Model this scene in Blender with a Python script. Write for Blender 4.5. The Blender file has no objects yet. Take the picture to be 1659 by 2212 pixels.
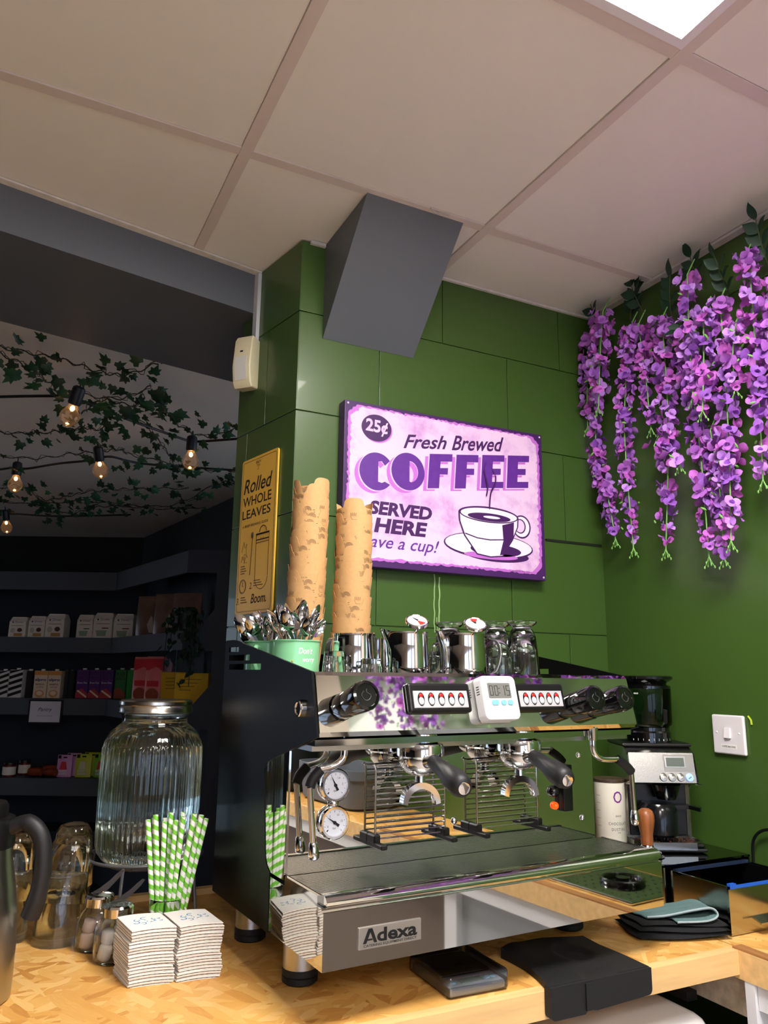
import bpy, bmesh, math, random
from mathutils import Vector, Matrix
from mathutils.geometry import tessellate_polygon

scene = bpy.context.scene
COL = scene.collection
R = math.radians
PI = math.pi

# ------------------------------------------------------------------ camera
EYE = Vector((0, 0, 1.36))
PITCH, ROLL, AZ = R(12.032), R(0.706), R(63.5)
FWD_H = Vector((math.cos(AZ), math.sin(AZ), 0))       # horizontal viewing direction
RGT_H = Vector((math.sin(AZ), -math.cos(AZ), 0))
_f = FWD_H * math.cos(PITCH) + Vector((0, 0, math.sin(PITCH)))
_u = -FWD_H * math.sin(PITCH) + Vector((0, 0, math.cos(PITCH)))
_r = RGT_H * math.cos(ROLL) + _u * math.sin(ROLL)
_u = -RGT_H * math.sin(ROLL) + _u * math.cos(ROLL)
cam_data = bpy.data.cameras.new('camera')
cam = bpy.data.objects.new('camera', cam_data)
COL.objects.link(cam)
cam_data.sensor_fit = 'VERTICAL'
cam_data.sensor_height = 24.0
cam_data.lens = 1650.0 / 2212.0 * 24.0
cam_data.clip_start = 0.02
m = Matrix((( _r.x, _u.x, -_f.x, EYE.x), (_r.y, _u.y, -_f.y, EYE.y), (_r.z, _u.z, -_f.z, EYE.z), (0, 0, 0, 1)))
cam.matrix_world = m
scene.camera = cam

# ------------------------------------------------------------------ world, exposure
scene.view_settings.view_transform = 'Standard'
scene.view_settings.look = 'None'
scene.view_settings.gamma = 1.0
scene.view_settings.use_curve_mapping = False
scene.view_settings.exposure = 0.25
world = bpy.data.worlds.new('world')
scene.world = world
world.use_nodes = True
bg = world.node_tree.nodes['Background']
bg.inputs[0].default_value = (0.62, 0.75, 1.0, 1)
bg.inputs[1].default_value = 3.0
PANEL_STRENGTH = 40.0
BULB_STRENGTH = 28.0

# ------------------------------------------------------------------ helpers
def lin(c):
    c = c / 255.0
    return c / 12.92 if c <= 0.04045 else ((c + 0.055) / 1.055) ** 2.4
def rgb(r, g, b):
    return (lin(r), lin(g), lin(b), 1.0)

MATS = {}
def mat(name, col=(128, 128, 128), rough=0.5, metal=0.0, spec=0.5, trans=0.0, ior=1.45, emit=None, estr=0.0,
        coat=0.0, var=0.0, vscale=30.0, bump=0.0, bscale=80.0, sss=0.0, alpha=1.0, stretch=None):
    """procedural principled material; var = colour variation by noise, bump = fine relief"""
    if name in MATS: return MATS[name]
    M = bpy.data.materials.new(name)
    M.use_nodes = True
    nt = M.node_tree
    P = nt.nodes['Principled BSDF']
    c = rgb(*col)
    P.inputs['Base Color'].default_value = c
    P.inputs['Roughness'].default_value = rough
    P.inputs['Metallic'].default_value = metal
    P.inputs['Specular IOR Level'].default_value = spec
    P.inputs['Transmission Weight'].default_value = trans
    P.inputs['IOR'].default_value = ior
    P.inputs['Coat Weight'].default_value = coat
    P.inputs['Alpha'].default_value = alpha
    if emit is not None:
        P.inputs['Emission Color'].default_value = rgb(*emit)
        P.inputs['Emission Strength'].default_value = estr
    if var > 0 or bump > 0:
        tc = nt.nodes.new('ShaderNodeTexCoord')
        mp = nt.nodes.new('ShaderNodeMapping')
        nt.links.new(tc.outputs['Object'], mp.inputs['Vector'])
        if stretch: mp.inputs['Scale'].default_value = stretch
        if var > 0:
            n = nt.nodes.new('ShaderNodeTexNoise'); n.inputs['Scale'].default_value = vscale
            n.inputs['Detail'].default_value = 4
            nt.links.new(mp.outputs[0], n.inputs['Vector'])
            r = nt.nodes.new('ShaderNodeValToRGB')
            r.color_ramp.elements[0].position = 0.3; r.color_ramp.elements[1].position = 0.7
            r.color_ramp.elements[0].color = tuple(max(0, x * (1 - var)) for x in c[:3]) + (1,)
            r.color_ramp.elements[1].color = tuple(min(1, x * (1 + var)) for x in c[:3]) + (1,)
            nt.links.new(n.outputs['Fac'], r.inputs['Fac'])
            nt.links.new(r.outputs['Color'], P.inputs['Base Color'])
        if bump > 0:
            n2 = nt.nodes.new('ShaderNodeTexNoise'); n2.inputs['Scale'].default_value = bscale
            n2.inputs['Detail'].default_value = 3
            nt.links.new(mp.outputs[0], n2.inputs['Vector'])
            b = nt.nodes.new('ShaderNodeBump'); b.inputs['Strength'].default_value = bump
            b.inputs['Distance'].default_value = 0.002
            nt.links.new(n2.outputs['Fac'], b.inputs['Height'])
            nt.links.new(b.outputs['Normal'], P.inputs['Normal'])
    MATS[name] = M
    return M

class MB:
    """mesh builder: collects shapes, build() links them as ONE mesh object"""
    def __init__(s): s.v = []; s.f = []; s.wn = False
    def add(s, verts, faces, mtx=None):
        o = len(s.v)
        if mtx is not None: verts = [mtx @ Vector(p) for p in verts]
        s.v += [tuple(p) for p in verts]
        s.f += [tuple(i + o for i in f) for f in faces]
        return s
    def box(s, x0, x1, y0, y1, z0, z1, mtx=None):
        v = [(x0,y0,z0),(x1,y0,z0),(x1,y1,z0),(x0,y1,z0),(x0,y0,z1),(x1,y0,z1),(x1,y1,z1),(x0,y1,z1)]
        return s.add(v, [(0,3,2,1),(4,5,6,7),(0,1,5,4),(1,2,6,5),(2,3,7,6),(3,0,4,7)], mtx)
    def rbox(s, x0, x1, y0, y1, z0, z1, b, seg=2, mtx=None):
        bm = bmesh.new(); bmesh.ops.create_cube(bm, size=1)
        for v in bm.verts:
            v.co = Vector(((x0+x1)/2 + v.co.x*(x1-x0), (y0+y1)/2 + v.co.y*(y1-y0), (z0+z1)/2 + v.co.z*(z1-z0)))
        s.wn = True
        bmesh.ops.bevel(bm, geom=bm.edges[:], offset=b, segments=seg, affect='EDGES', profile=0.5)
        return s.frombm(bm, mtx)
    def frombm(s, bm, mtx=None):
        bm.verts.ensure_lookup_table()
        idx = {v: i for i, v in enumerate(bm.verts)}
        s.add([v.co.copy() for v in bm.verts], [tuple(idx[v] for v in f.verts) for f in bm.faces], mtx)
        bm.free(); return s
    def cyl(s, p0, p1, r0, r1=None, n=16, cap=True):
        if r1 is None: r1 = r0
        return s.tube([p0, p1], [r0, r1], n, cap)
    def tube(s, pts, r, n=10, cap=True, closed=False):
        pts = [Vector(p) for p in pts]
        k = len(pts)
        rs = r if isinstance(r, (list, tuple)) else [r]*k
        tans = []
        for i in range(k):
            if closed: t = pts[(i+1) % k] - pts[i-1]
            elif i == 0: t = pts[1]-pts[0]
            elif i == k-1: t = pts[-1]-pts[-2]
            else: t = (pts[i+1]-pts[i]).normalized() + (pts[i]-pts[i-1]).normalized()
            tans.append(t.normalized() if t.length > 1e-9 else Vector((0,0,1)))
        t0 = tans[0]
        a = Vector((0,0,1)) if abs(t0.z) < 0.9 else Vector((1,0,0))
        nrm = t0.cross(a).normalized()
        V = []; F = []
        for i in range(k):
            t = tans[i]
            nrm = (nrm - t*nrm.dot(t)).normalized()
            b = t.cross(nrm)
            for j in range(n):
                an = 2*PI*j/n
                V.append(pts[i] + (nrm*math.cos(an) + b*math.sin(an))*rs[i])
        for i in range(k if closed else k-1):
            for j in range(n):
                a0 = i*n+j; a1 = i*n+(j+1) % n
                i2 = (i+1) % k
                F.append((a0, a1, i2*n+(j+1) % n, i2*n+j))
        if cap and not closed:
            F.append(tuple(range(n-1, -1, -1))); F.append(tuple((k-1)*n+j for j in range(n)))
        return s.add(V, F)
    def lathe(s, prof, n=24, mtx=None, cap0=False, cap1=False, closed=False, rfun=None):
        V = []; F = []
        k = len(prof)
        for i, (r, z) in enumerate(prof):
            for j in range(n):
                a = 2*PI*j/n
                rr = r*(rfun(a, i) if rfun else 1)
                V.append((rr*math.cos(a), rr*math.sin(a), z))
        for i in range(k if closed else k-1):
            i2 = (i+1) % k
            for j in range(n):
                F.append((i*n+j, i*n+(j+1) % n, i2*n+(j+1) % n, i2*n+j))
        if cap0: F.append(tuple(range(n-1, -1, -1)))
        if cap1: F.append(tuple((k-1)*n+j for j in range(n)))
        return s.add(V, F, mtx)
    def prism(s, outer, t0, t1, axes='xyz', holes=(), mtx=None):
        """outline in two axes extruded along the third; axes e.g. 'yzx': outline in y,z extruded along x"""
        ix = {'x': 0, 'y': 1, 'z': 2}
        def P(a, b, t):
            p = [0,0,0]; p[ix[axes[0]]] = a; p[ix[axes[1]]] = b; p[ix[axes[2]]] = t
            return tuple(p)
        loops = [list(outer)] + [list(h) for h in holes]
        flat = [p for l in loops for p in l]
        tri = tessellate_polygon([[Vector((p[0], p[1], 0)) for p in l] for l in loops])
        n = len(flat)
        V = [P(p[0], p[1], t0) for p in flat] + [P(p[0], p[1], t1) for p in flat]
        F = [tuple(t) for t in tri] + [tuple(i+n for i in reversed(t)) for t in tri]
        if not holes and len(outer) <= 4 or (not holes and is_convex(outer)):
            F = [tuple(range(n)), tuple(range(2*n-1, n-1, -1))]
        o = 0
        for l in loops:
            q = len(l)
            for i in range(q):
                F.append((o+i, o+(i+1) % q, n+o+(i+1) % q, n+o+i))
            o += q
        return s.add(V, F, mtx)
    def sphere(s, c, r, nu=16, nv=10, mtx=None):
        rx, ry, rz = r if isinstance(r, (tuple, list)) else (r, r, r)
        V = [(c[0], c[1], c[2]+rz)]; F = []
        for i in range(1, nv):
            th = PI*i/nv
            for j in range(nu):
                a = 2*PI*j/nu
                V.append((c[0]+rx*math.sin(th)*math.cos(a), c[1]+ry*math.sin(th)*math.sin(a), c[2]+rz*math.cos(th)))
        V.append((c[0], c[1], c[2]-rz))
        for j in range(nu): F.append((0, 1+j, 1+(j+1) % nu))
        for i in range(nv-2):
            for j in range(nu):
                a = 1+i*nu+j; b = 1+i*nu+(j+1) % nu
                F.append((a, a+nu, b+nu, b))
        e = len(V)-1; o = 1+(nv-2)*nu
        for j in range(nu): F.append((o+(j+1) % nu, o+j, e))
        return s.add(V, F, mtx)
    def torus(s, c, R0, r, n=32, k=8, axis='z', mtx=None):
        pts = []
        for i in range(n):
            a = 2*PI*i/n
            ca, sa = R0*math.cos(a), R0*math.sin(a)
            p = {'z': (ca, sa, 0), 'y': (ca, 0, sa), 'x': (0, ca, sa)}[axis]
            pts.append(Vector(c)+Vector(p))
        if mtx is not None: pts = [mtx @ p for p in pts]
        return s.tube(pts, r, k, closed=True)
    def xf(s, mtx):
        s.v = [tuple(mtx @ Vector(p)) for p in s.v]; return s
    def mesh(s, name, m=None, angle=35, fix=True):
        me = bpy.data.meshes.new(name)
        me.from_pydata(s.v, [], s.f)
        if fix:
            bm = bmesh.new(); bm.from_mesh(me)
            bmesh.ops.recalc_face_normals(bm, faces=bm.faces[:])
            bm.to_mesh(me); bm.free()
        me.polygons.foreach_set('use_smooth', [True]*len(me.polygons))
        me.set_sharp_from_angle(angle=R(angle))
        if m is not None: me.materials.append(m)
        me.update()
        if s.wn: WN.add(me.name)
        return me
    def build(s, name, m, parent=None, loc=(0,0,0), rot=(0,0,0), angle=35, fix=True):
        o = bpy.data.objects.new(name, s.mesh(name, m, angle, fix))
        COL.objects.link(o)
        o.location = loc; o.rotation_euler = rot
        if parent is not None: o.parent = parent
        if s.wn: weight(o)
        return o

WN = set()
def weight(o):
    w = o.modifiers.new('weighted_normal', 'WEIGHTED_NORMAL'); w.keep_sharp = True; w.weight = 100

def is_convex(p):
    n = len(p); sg = 0
    for i in range(n):
        a, b, c = p[i], p[(i+1) % n], p[(i+2) % n]
        cr = (b[0]-a[0])*(c[1]-b[1]) - (b[1]-a[1])*(c[0]-b[0])
        if abs(cr) < 1e-12: continue
        if sg == 0: sg = 1 if cr > 0 else -1
        elif (cr > 0) != (sg > 0): return False
    return True

def inst(name, me, parent=None, loc=(0,0,0), rot=(0,0,0), sc=(1,1,1)):
    o = bpy.data.objects.new(name, me); COL.objects.link(o)
    o.location = loc; o.rotation_euler = rot; o.scale = sc
    if parent is not None: o.parent = parent
    if me.name in WN: weight(o)
    return o
def tag(o, label, cat, group=None):
    o['label'] = label; o['category'] = cat
    if group: o['group'] = group
    return o
def thing(name, label, cat, loc=(0,0,0), rz=0.0, group=None, rot=None):
    o = bpy.data.objects.new(name, None); COL.objects.link(o)
    o.empty_display_size = 0.02
    o.location = loc; o.rotation_euler = rot if rot else (0,0,rz)
    return tag(o, label, cat, group)
def struct(o):
    o['kind'] = 'structure'; return o
def dup(root, loc, rot=(0,0,0), label=None, sc=None):
    def cp(o, par):
        c = o.copy(); COL.objects.link(c); c.parent = par
        for ch in list(o.children): cp(ch, c)
        return c
    r = cp(root, None); r.location = loc; r.rotation_euler = rot
    if sc: r.scale = sc
    if label: r['label'] = label
    return r

_tx = {}
def text_geo(s, size=1.0, shear=0.0, bold=0.0, extrude=0.0, spacing=1.0, align='CENTER'):
    """outline of a text as (verts, faces) in x,y"""
    key = (s, size, shear, bold, extrude, spacing, align)
    if key in _tx: return _tx[key]
    cu = bpy.data.curves.new('t', 'FONT')
    cu.body = s; cu.size = size; cu.shear = shear; cu.offset = bold; cu.extrude = extrude
    cu.space_character = spacing; cu.align_x = align; cu.resolution_u = 3
    o = bpy.data.objects.new('t', cu); COL.objects.link(o)
    dg = bpy.context.evaluated_depsgraph_get()
    ev = o.evaluated_get(dg); me = ev.to_mesh()
    V = [tuple(v.co) for v in me.vertices]; F = [tuple(p.vertices) for p in me.polygons]
    ev.to_mesh_clear()
    bpy.data.objects.remove(o); bpy.data.curves.remove(cu)
    _tx[key] = (V, F)
    return V, F
def text(mb, s, size, mtx, width=None, height=None, **kw):
    """add text; optionally fitted to a width and height; mtx maps (x right, y up, z out)"""
    V, F = text_geo(s, **kw)
    if not V: return
    x0 = min(v[0] for v in V); x1 = max(v[0] for v in V); y0 = min(v[1] for v in V); y1 = max(v[1] for v in V)
    sx = width/(x1-x0) if width else size
    sy = height/(y1-y0) if height else (sx if width else size)
    if not width and height: sx = sy
    cx = (x0+x1)/2; cy = (y0+y1)/2
    mb.add([((v[0]-cx)*sx, (v[1]-cy)*sy, v[2]) for v in V], F, mtx)
def frame_mtx(o, ex, ey, ez):
    ex, ey, ez, o = Vector(ex), Vector(ey), Vector(ez), Vector(o)
    return Matrix(((ex.x, ey.x, ez.x, o.x), (ex.y, ey.y, ez.y, o.y), (ex.z, ey.z, ez.z, o.z), (0,0,0,1)))
def arc(cx, cy, r, a0, a1, n):
    return [(cx+r*math.cos(R(a0+(a1-a0)*i/n)), cy+r*math.sin(R(a0+(a1-a0)*i/n))) for i in range(n+1)]
def smooth_path(pts, n=6):
    """Catmull-Rom through points"""
    P = [Vector(p) for p in pts]; out = []
    for i in range(len(P)-1):
        p0 = P[max(i-1, 0)]; p1 = P[i]; p2 = P[i+1]; p3 = P[min(i+2, len(P)-1)]
        for k in range(n):
            t = k/n
            out.append(0.5*((2*p1)+(p2-p0)*t+(2*p0-5*p1+4*p2-p3)*t*t+(3*p1-p0-3*p2+p3)*t**3))
    out.append(P[-1]); return out

# ------------------------------------------------------------------ materials
GREEN = mat('green_gloss_paint', (62, 90, 36), 0.32, coat=0.15, var=0.06, vscale=2.0, bump=0.05, bscale=60)
CEILW = mat('ceiling_tile_white', (234, 229, 220), 0.85, var=0.03, vscale=1.5, bump=0.03, bscale=200)
BARW = mat('ceiling_bar_white', (216, 203, 194), 0.6)
GREY = mat('grey_satin_paint', (94, 99, 105), 0.45, var=0.05, vscale=3)
DARKBLUE = mat('dark_blue_paint', (30, 36, 48), 0.5, var=0.05, vscale=3)
STEEL = mat('polished_steel', (205, 205, 205), 0.06, 1.0)
MIRROR = mat('mirror_steel', (205, 206, 202), 0.03, 1.0)
BRUSHED = mat('brushed_steel', (190, 190, 188), 0.24, 1.0, bump=0.15, bscale=60, stretch=(1, 40, 40))
CHROME = mat('chrome', (225, 225, 228), 0.05, 1.0)
BLACKMETAL = mat('black_powder_coat', (7, 7, 7), 0.36, spec=0.18)
BLACKPL = mat('black_plastic', (14, 14, 15), 0.35)
BLACKGLOSS = mat('black_gloss_plastic', (8, 8, 9), 0.1, coat=0.4)
RUBBER = mat('black_rubber', (20, 21, 23), 0.6)
WHITEPL = mat('white_plastic', (232, 228, 230), 0.35)
GLASS = mat('clear_glass', (246, 250, 248), 0.01, trans=1.0, ior=1.46)
BARE = mat('pale_timber', (222, 182, 124), 0.55, var=0.12, vscale=6, stretch=(1, 12, 12))

def osb_material():
    M = bpy.data.materials.new('osb_board'); M.use_nodes = True
    nt = M.node_tree; P = nt.nodes['Principled BSDF']; L = nt.links.new
    tc = nt.nodes.new('ShaderNodeTexCoord')
    warp = nt.nodes.new('ShaderNodeTexNoise'); warp.inputs['Scale'].default_value = 9; warp.inputs['Detail'].default_value = 2
    L(tc.outputs['Object'], warp.inputs['Vector'])
    wm = nt.nodes.new('ShaderNodeVectorMath'); wm.operation = 'SCALE'; wm.inputs['Scale'].default_value = 0.03
    L(warp.outputs['Color'], wm.inputs[0])
    ad = nt.nodes.new('ShaderNodeVectorMath'); ad.operation = 'ADD'
    L(tc.outputs['Object'], ad.inputs[0]); L(wm.outputs[0], ad.inputs[1])
    def layer(rot, sx, sy, sd):
        mp = nt.nodes.new('ShaderNodeMapping'); mp.inputs['Rotation'].default_value = (0, 0, R(rot))
        mp.inputs['Location'].default_value = (sd, sd*1.7, 0)
        L(ad.outputs[0], mp.inputs['Vector'])
        m2 = nt.nodes.new('ShaderNodeMapping'); m2.inputs['Scale'].default_value = (sx, sy, 1)
        L(mp.outputs[0], m2.inputs['Vector'])
        v = nt.nodes.new('ShaderNodeTexVoronoi'); v.voronoi_dimensions = '2D'; v.inputs['Scale'].default_value = 1
        v.inputs['Randomness'].default_value = 1
        L(m2.outputs[0], v.inputs['Vector'])
        s = nt.nodes.new('ShaderNodeSeparateColor'); L(v.outputs['Color'], s.inputs[0])
        g = nt.nodes.new('ShaderNodeTexNoise'); g.inputs['Scale'].default_value = 1.0; g.inputs['Detail'].default_value = 3
        m3 = nt.nodes.new('ShaderNodeMapping'); m3.inputs['Scale'].default_value = (sx*2, sy*9, 1)
        L(mp.outputs[0], m3.inputs['Vector']); L(m3.outputs[0], g.inputs['Vector'])
        x = nt.nodes.new('ShaderNodeMath'); x.operation = 'MULTIPLY_ADD'; x.inputs[1].default_value = 0.28
        L(g.outputs['Fac'], x.inputs[0]); L(s.outputs[0], x.inputs[2])
        return x.outputs[0], s.outputs[1], v.outputs['Distance']
    a = layer(14, 15, 74, 0); b = layer(-34, 19, 84, 3.1); c = layer(68, 17, 66, 7.7)
    def mixf(x, y, f, th):
        gt = nt.nodes.new('ShaderNodeMath'); gt.operation = 'GREATER_THAN'; gt.inputs[1].default_value = th
        L(f, gt.inputs[0])
        mx = nt.nodes.new('ShaderNodeMix'); mx.data_type = 'FLOAT'
        L(gt.outputs[0], mx.inputs[0]); L(x, mx.inputs[2]); L(y, mx.inputs[3])
        return mx.outputs[0]
    h = mixf(a[0], b[0], b[1], 0.5)
    h = mixf(h, c[0], c[1], 0.66)
    ramp = nt.nodes.new('ShaderNodeValToRGB'); cr = ramp.color_ramp
    cr.elements[0].position = 0.0; cr.elements[0].color = rgb(150, 92, 40)
    cr.elements[1].position = 1.0; cr.elements[1].color = rgb(226, 182, 112)
    for p, col in ((0.10, (184, 124, 58)), (0.28, (208, 152, 78)), (0.55, (220, 170, 94)), (0.8, (212, 158, 82))):
        e = cr.elements.new(p); e.color = rgb(*col)
    L(h, ramp.inputs['Fac']); L(ramp.outputs['Color'], P.inputs['Base Color'])
    P.inputs['Roughness'].default_value = 0.42
    P.inputs['Specular IOR Level'].default_value = 0.35
    bp = nt.nodes.new('ShaderNodeBump'); bp.inputs['Strength'].default_value = 0.12; bp.inputs['Distance'].default_value = 0.001
    L(h, bp.inputs['Height']); L(bp.outputs['Normal'], P.inputs['Normal'])
    return M
OSB = osb_material()

def thin_glass(name, tint=(250, 252, 255), refl=0.12, rough=0.0):
    M = bpy.data.materials.new(name); M.use_nodes = True
    nt = M.node_tree; nt.nodes.clear()
    o = nt.nodes.new('ShaderNodeOutputMaterial'); t = nt.nodes.new('ShaderNodeBsdfTransparent')
    g = nt.nodes.new('ShaderNodeBsdfGlossy'); x = nt.nodes.new('ShaderNodeMixShader'); f = nt.nodes.new('ShaderNodeLayerWeight')
    f.inputs['Blend'].default_value = refl
    t.inputs[0].default_value = rgb(*tint); g.inputs['Roughness'].default_value = rough
    nt.links.new(f.outputs['Fresnel'], x.inputs[0]); nt.links.new(t.outputs[0], x.inputs[1]); nt.links.new(g.outputs[0], x.inputs[2])
    nt.links.new(x.outputs[0], o.inputs[0])
    return M
WINGLASS = thin_glass('window_glass')

# ------------------------------------------------------------------ the setting
CEIL = 2.42
WY = 1.637           # face of the back wall
WX = 1.51            # face of the right wall
def far(a, d, z=0.0):
    """point of the cafe room beyond: a to the right, d ahead of the camera"""
    p = RGT_H*a + FWD_H*d
    return Vector((p.x, p.y, z))

struct(MB().box(-7, 6, 1.9, 9.5, -0.05, 0).build('floor_cafe', mat('dark_floor_low_bounce', (40, 34, 30), 0.5, var=0.2, vscale=6)))  # unseen floor, added dark to cut bounce onto the far ceiling
floor = struct(MB().box(-7, 6, -4.2, 1.9, -0.05, 0).build('floor', mat('floor_vinyl', (196, 182, 168), 0.4, var=0.08, vscale=4)))

# ceiling slab with lay-in tiles and tee bars
ceiling = struct(MB().box(-6.8, 5.5, -4.2, 9.4, CEIL+0.012, CEIL+0.08).build('ceiling', CEILW))
XL = [0.359 + 0.601*k for k in range(-6, 3)]
YL = [1.387 - 0.598*k for k in range(-1, 9)]
tile_me = MB().rbox(-0.289, 0.289, -0.2875, 0.2875, 0.0, 0.012, 0.002, 1).mesh('ceiling_tile', CEILW)
lamps = {(6, 1), (6, 4), (4, 5)}
for i in range(len(XL)-1):
    for j in range(len(YL)-1):
        if (i, j-1) in lamps: continue
        inst('ceiling_tile', tile_me, ceiling, ((XL[i]+XL[i+1])/2, (YL[j]+YL[j+1])/2, CEIL+0.003))
for x in XL[:-1]:
    MB().box(x-0.012, x+0.012, -3.4, 1.93 if x > 0.3 and x < 0.5 else (1.62 if x > 0.5 else 1.7), CEIL-0.001, CEIL+0.004).build('tee_bar', BARW, ceiling)
for y in YL[1:]:
    MB().box(-3.2, WX-0.01, y-0.012, y+0.012, CEIL-0.0005, CEIL+0.004).build('tee_bar', BARW, ceiling)

def light_panel(i, j, label):
    x = (XL[i]+XL[i+1])/2; y = (YL[j+1]+YL[j+2])/2
    t = thing('ceiling_light_panel', label, 'ceiling light', (x, y, CEIL))
    f = MB()
    for (a, b, c, d) in ((-0.288, 0.288, -0.2865, -0.27), (-0.288, 0.288, 0.27, 0.2865), (-0.288, -0.27, -0.27, 0.27), (0.27, 0.288, -0.27, 0.27)):
        f.box(a, b, c, d, -0.003, 0.012)
    f.build('frame', WHITEPL, t)
    MB().box(-0.27, 0.27, -0.27, 0.27, 0.002, 0.008).build('diffuser', mat('led_diffuser', (255, 255, 255), 0.5, emit=(255, 249, 243), estr=PANEL_STRENGTH), t)
for (i, j) in sorted(lamps):
    lb = {(6, 1): 'square white LED ceiling panel above the coffee machine, lit',
          (6, 4): 'square LED ceiling panel behind the service counter',
          (4, 5): 'square LED ceiling panel by the shop window'}[(i, j)]
    light_panel(i, j, lb)

# back wall of painted blocks
wall_back = struct(MB().box(0.60, 1.75, WY+0.004, 1.95, 0, CEIL).build('wall_back', GREEN))
def blocks(parent, o, ux, L, rows, joints_even, joints_odd, nrm):
    """painted blocks laid on a face: o = lower start, ux = direction along the wall, nrm = outward"""
    up = Vector((0, 0, 1))
    for k in range(len(rows)-1):
        js = [0.0] + [j for j in (joints_even if k % 2 == 0 else joints_odd) if 0.02 < j < L-0.02] + [L]
        for a, b in zip(js[:-1], js[1:]):
            g = 0.0012
            mb = MB().rbox(a+(g if a > 0 else 0), b-(g if b < L else 0), rows[k]+g, rows[k+1]-g, -0.02, 0.0, 0.0014, 2)
            mb.xf(frame_mtx(o, ux, up, nrm)).build('block', GREEN, parent)
rows = [0.0, 0.214, 0.466, 0.718, 0.970, 1.221, 1.473, 1.725, 1.974, 2.229, CEIL]
je = [1.193-0.581-0.395*k for k in range(3, -2, -1)]
jo = [0.985-0.581+0.395*k for k in range(-1, 3)]
blocks(wall_back, (0.581, WY, 0), (1, 0, 0), WX-0.581+0.02, rows, je, jo, (0, -1, 0))
# return of the wall (narrow face with the yellow sign)
PA = Vector((0.579, 1.637, 0)); PB = Vector((0.5195, 1.93, 0))
pd = (PB-PA).normalized(); pn = Vector((-pd.y, pd.x, 0))       # outward normal to the left
wall_left = struct(MB().prism([(0.583, 1.642), (0.7, 1.642), (0.74, 1.975), (0.5235, 1.929)], 0, CEIL).build('wall_left', GREEN))
PL = (PB-PA).length
blocks(wall_left, PA, pd, PL, rows, [0.15], [0.24], pn)
# the cement crack on the back wall
MB().box(1.31, 1.505, WY-0.0025, WY+0.002, 1.7215, 1.728).build('crack', mat('dark_crack', (16, 22, 10), 0.8), wall_back)
drip = MB()
for (x, z0, z1, r) in ((0.958, 1.46, 1.607, 0.0016), (0.972, 1.44, 1.60, 0.002), (0.9655, 1.42, 1.5, 0.0012)):
    random.seed(int(x*1000))
    pts = []; z = z1
    while z > z0:
        pts.append((x+random.uniform(-0.0015, 0.0015), WY-0.0004, z)); z -= 0.012
    drip.tube(pts, r, 6)
drip.build('paint_drip', mat('pale_paint_drip', (150, 180, 120), 0.3), wall_back)

wall_right = struct(MB().box(WX, WX+0.2, -0.55, 1.95, 0, CEIL).build('wall_right', GREEN))
MB().box(WX-0.004, WX, -0.55, WY, 2.275, 2.28).build('ledge', GREEN, wall_right)
BEIGE = mat('beige_wall', (205, 192, 175), 0.7, var=0.04, vscale=2)
struct(MB().box(WX+0.02, WX+0.2, -4.2, -0.55, 0, CEIL).build('wall_right_rear', BEIGE))
# front of the shop: window wall behind the camera
wf = MB()
wf.box(-6.8, 1.75, -4.2, -4.05, 0, 0.55).box(-6.8, 1.75, -4.2, -4.05, 2.2, CEIL)
wf.box(-6.8, -1.85, -4.2, -4.05, 0.55, 2.2)
for x in (0.1, 1.5): wf.box(x, x+0.25, -4.2, -4.05, 0.55, 2.2)
struct(wf.build('wall_front', BEIGE))
k = 0
for x0, x1 in ((-1.85, 0.1), (0.35, 1.5)):
    k += 1
    w = struct(MB().box(x0, x1, -4.13, -4.12, 0.55, 2.2).build('window_%d' % k, WINGLASS))
    fr = MB().box(x0, x0+0.05, -4.16, -4.06, 0.55, 2.2).box(x1-0.05, x1, -4.16, -4.06, 0.55, 2.2).box((x0+x1)/2-0.03, (x0+x1)/2+0.03, -4.16, -4.06, 0.55, 2.2)
    fr.build('window_frame', DARKBLUE, w)

# white edge trims where ceiling meets the walls
EDGE = mat('white_edge_trim', (218, 212, 204), 0.6, var=0.1, vscale=40)
BA = Vector((-0.098, 1.732, 0)); BB = Vector((0.5295, 1.8545, 0))
bd = (BB-BA).normalized(); bn = Vector((bd.y, -bd.x, 0))        # bulkhead face normal, towards the camera
bm_ = frame_mtx(BB, -bd, -bn, (0, 0, 1))                         # x to the left along the beam, y into the beam
struct(MB().box(-0.45, 6.2, 0.0, 0.485, 2.304, CEIL+0.02, mtx=bm_).build('trim_1', GREY))      # the dropped beam
struct(MB().box(-0.005, 6.2, -0.02, 0.002, CEIL-0.004, CEIL+0.001, mtx=bm_).build('trim_2', EDGE))
tr = MB().box(0.90, WX, WY-0.008, WY+0.001, CEIL-0.006, CEIL+0.001).box(0.60, 0.64, WY-0.008, WY+0.001, CEIL-0.008, CEIL+0.001)
struct(tr.build('trim_3', EDGE))
struct(MB().box(WX-0.022, WX, -0.55, WY, CEIL-0.006, CEIL+0.001).build('trim_4', EDGE))
# wedge shaped boxing under the ceiling
struct(MB().prism([(WY-0.001, 2.168), (WY-0.001, CEIL), (1.389, CEIL)], 0.641, 0.895, 'yzx').build('trim_5', GREY))

pp = MB()
pp.tube(smooth_path([(0.795, 1.372, CEIL-0.002), (0.812, 1.378, CEIL-0.006), (0.830, 1.372, CEIL-0.005), (0.848, 1.376, CEIL-0.002)], 5), 0.0022, 5)
pp.build('torn_paper', mat('torn_paper', (188, 180, 168), 0.8), ceiling)

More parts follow.
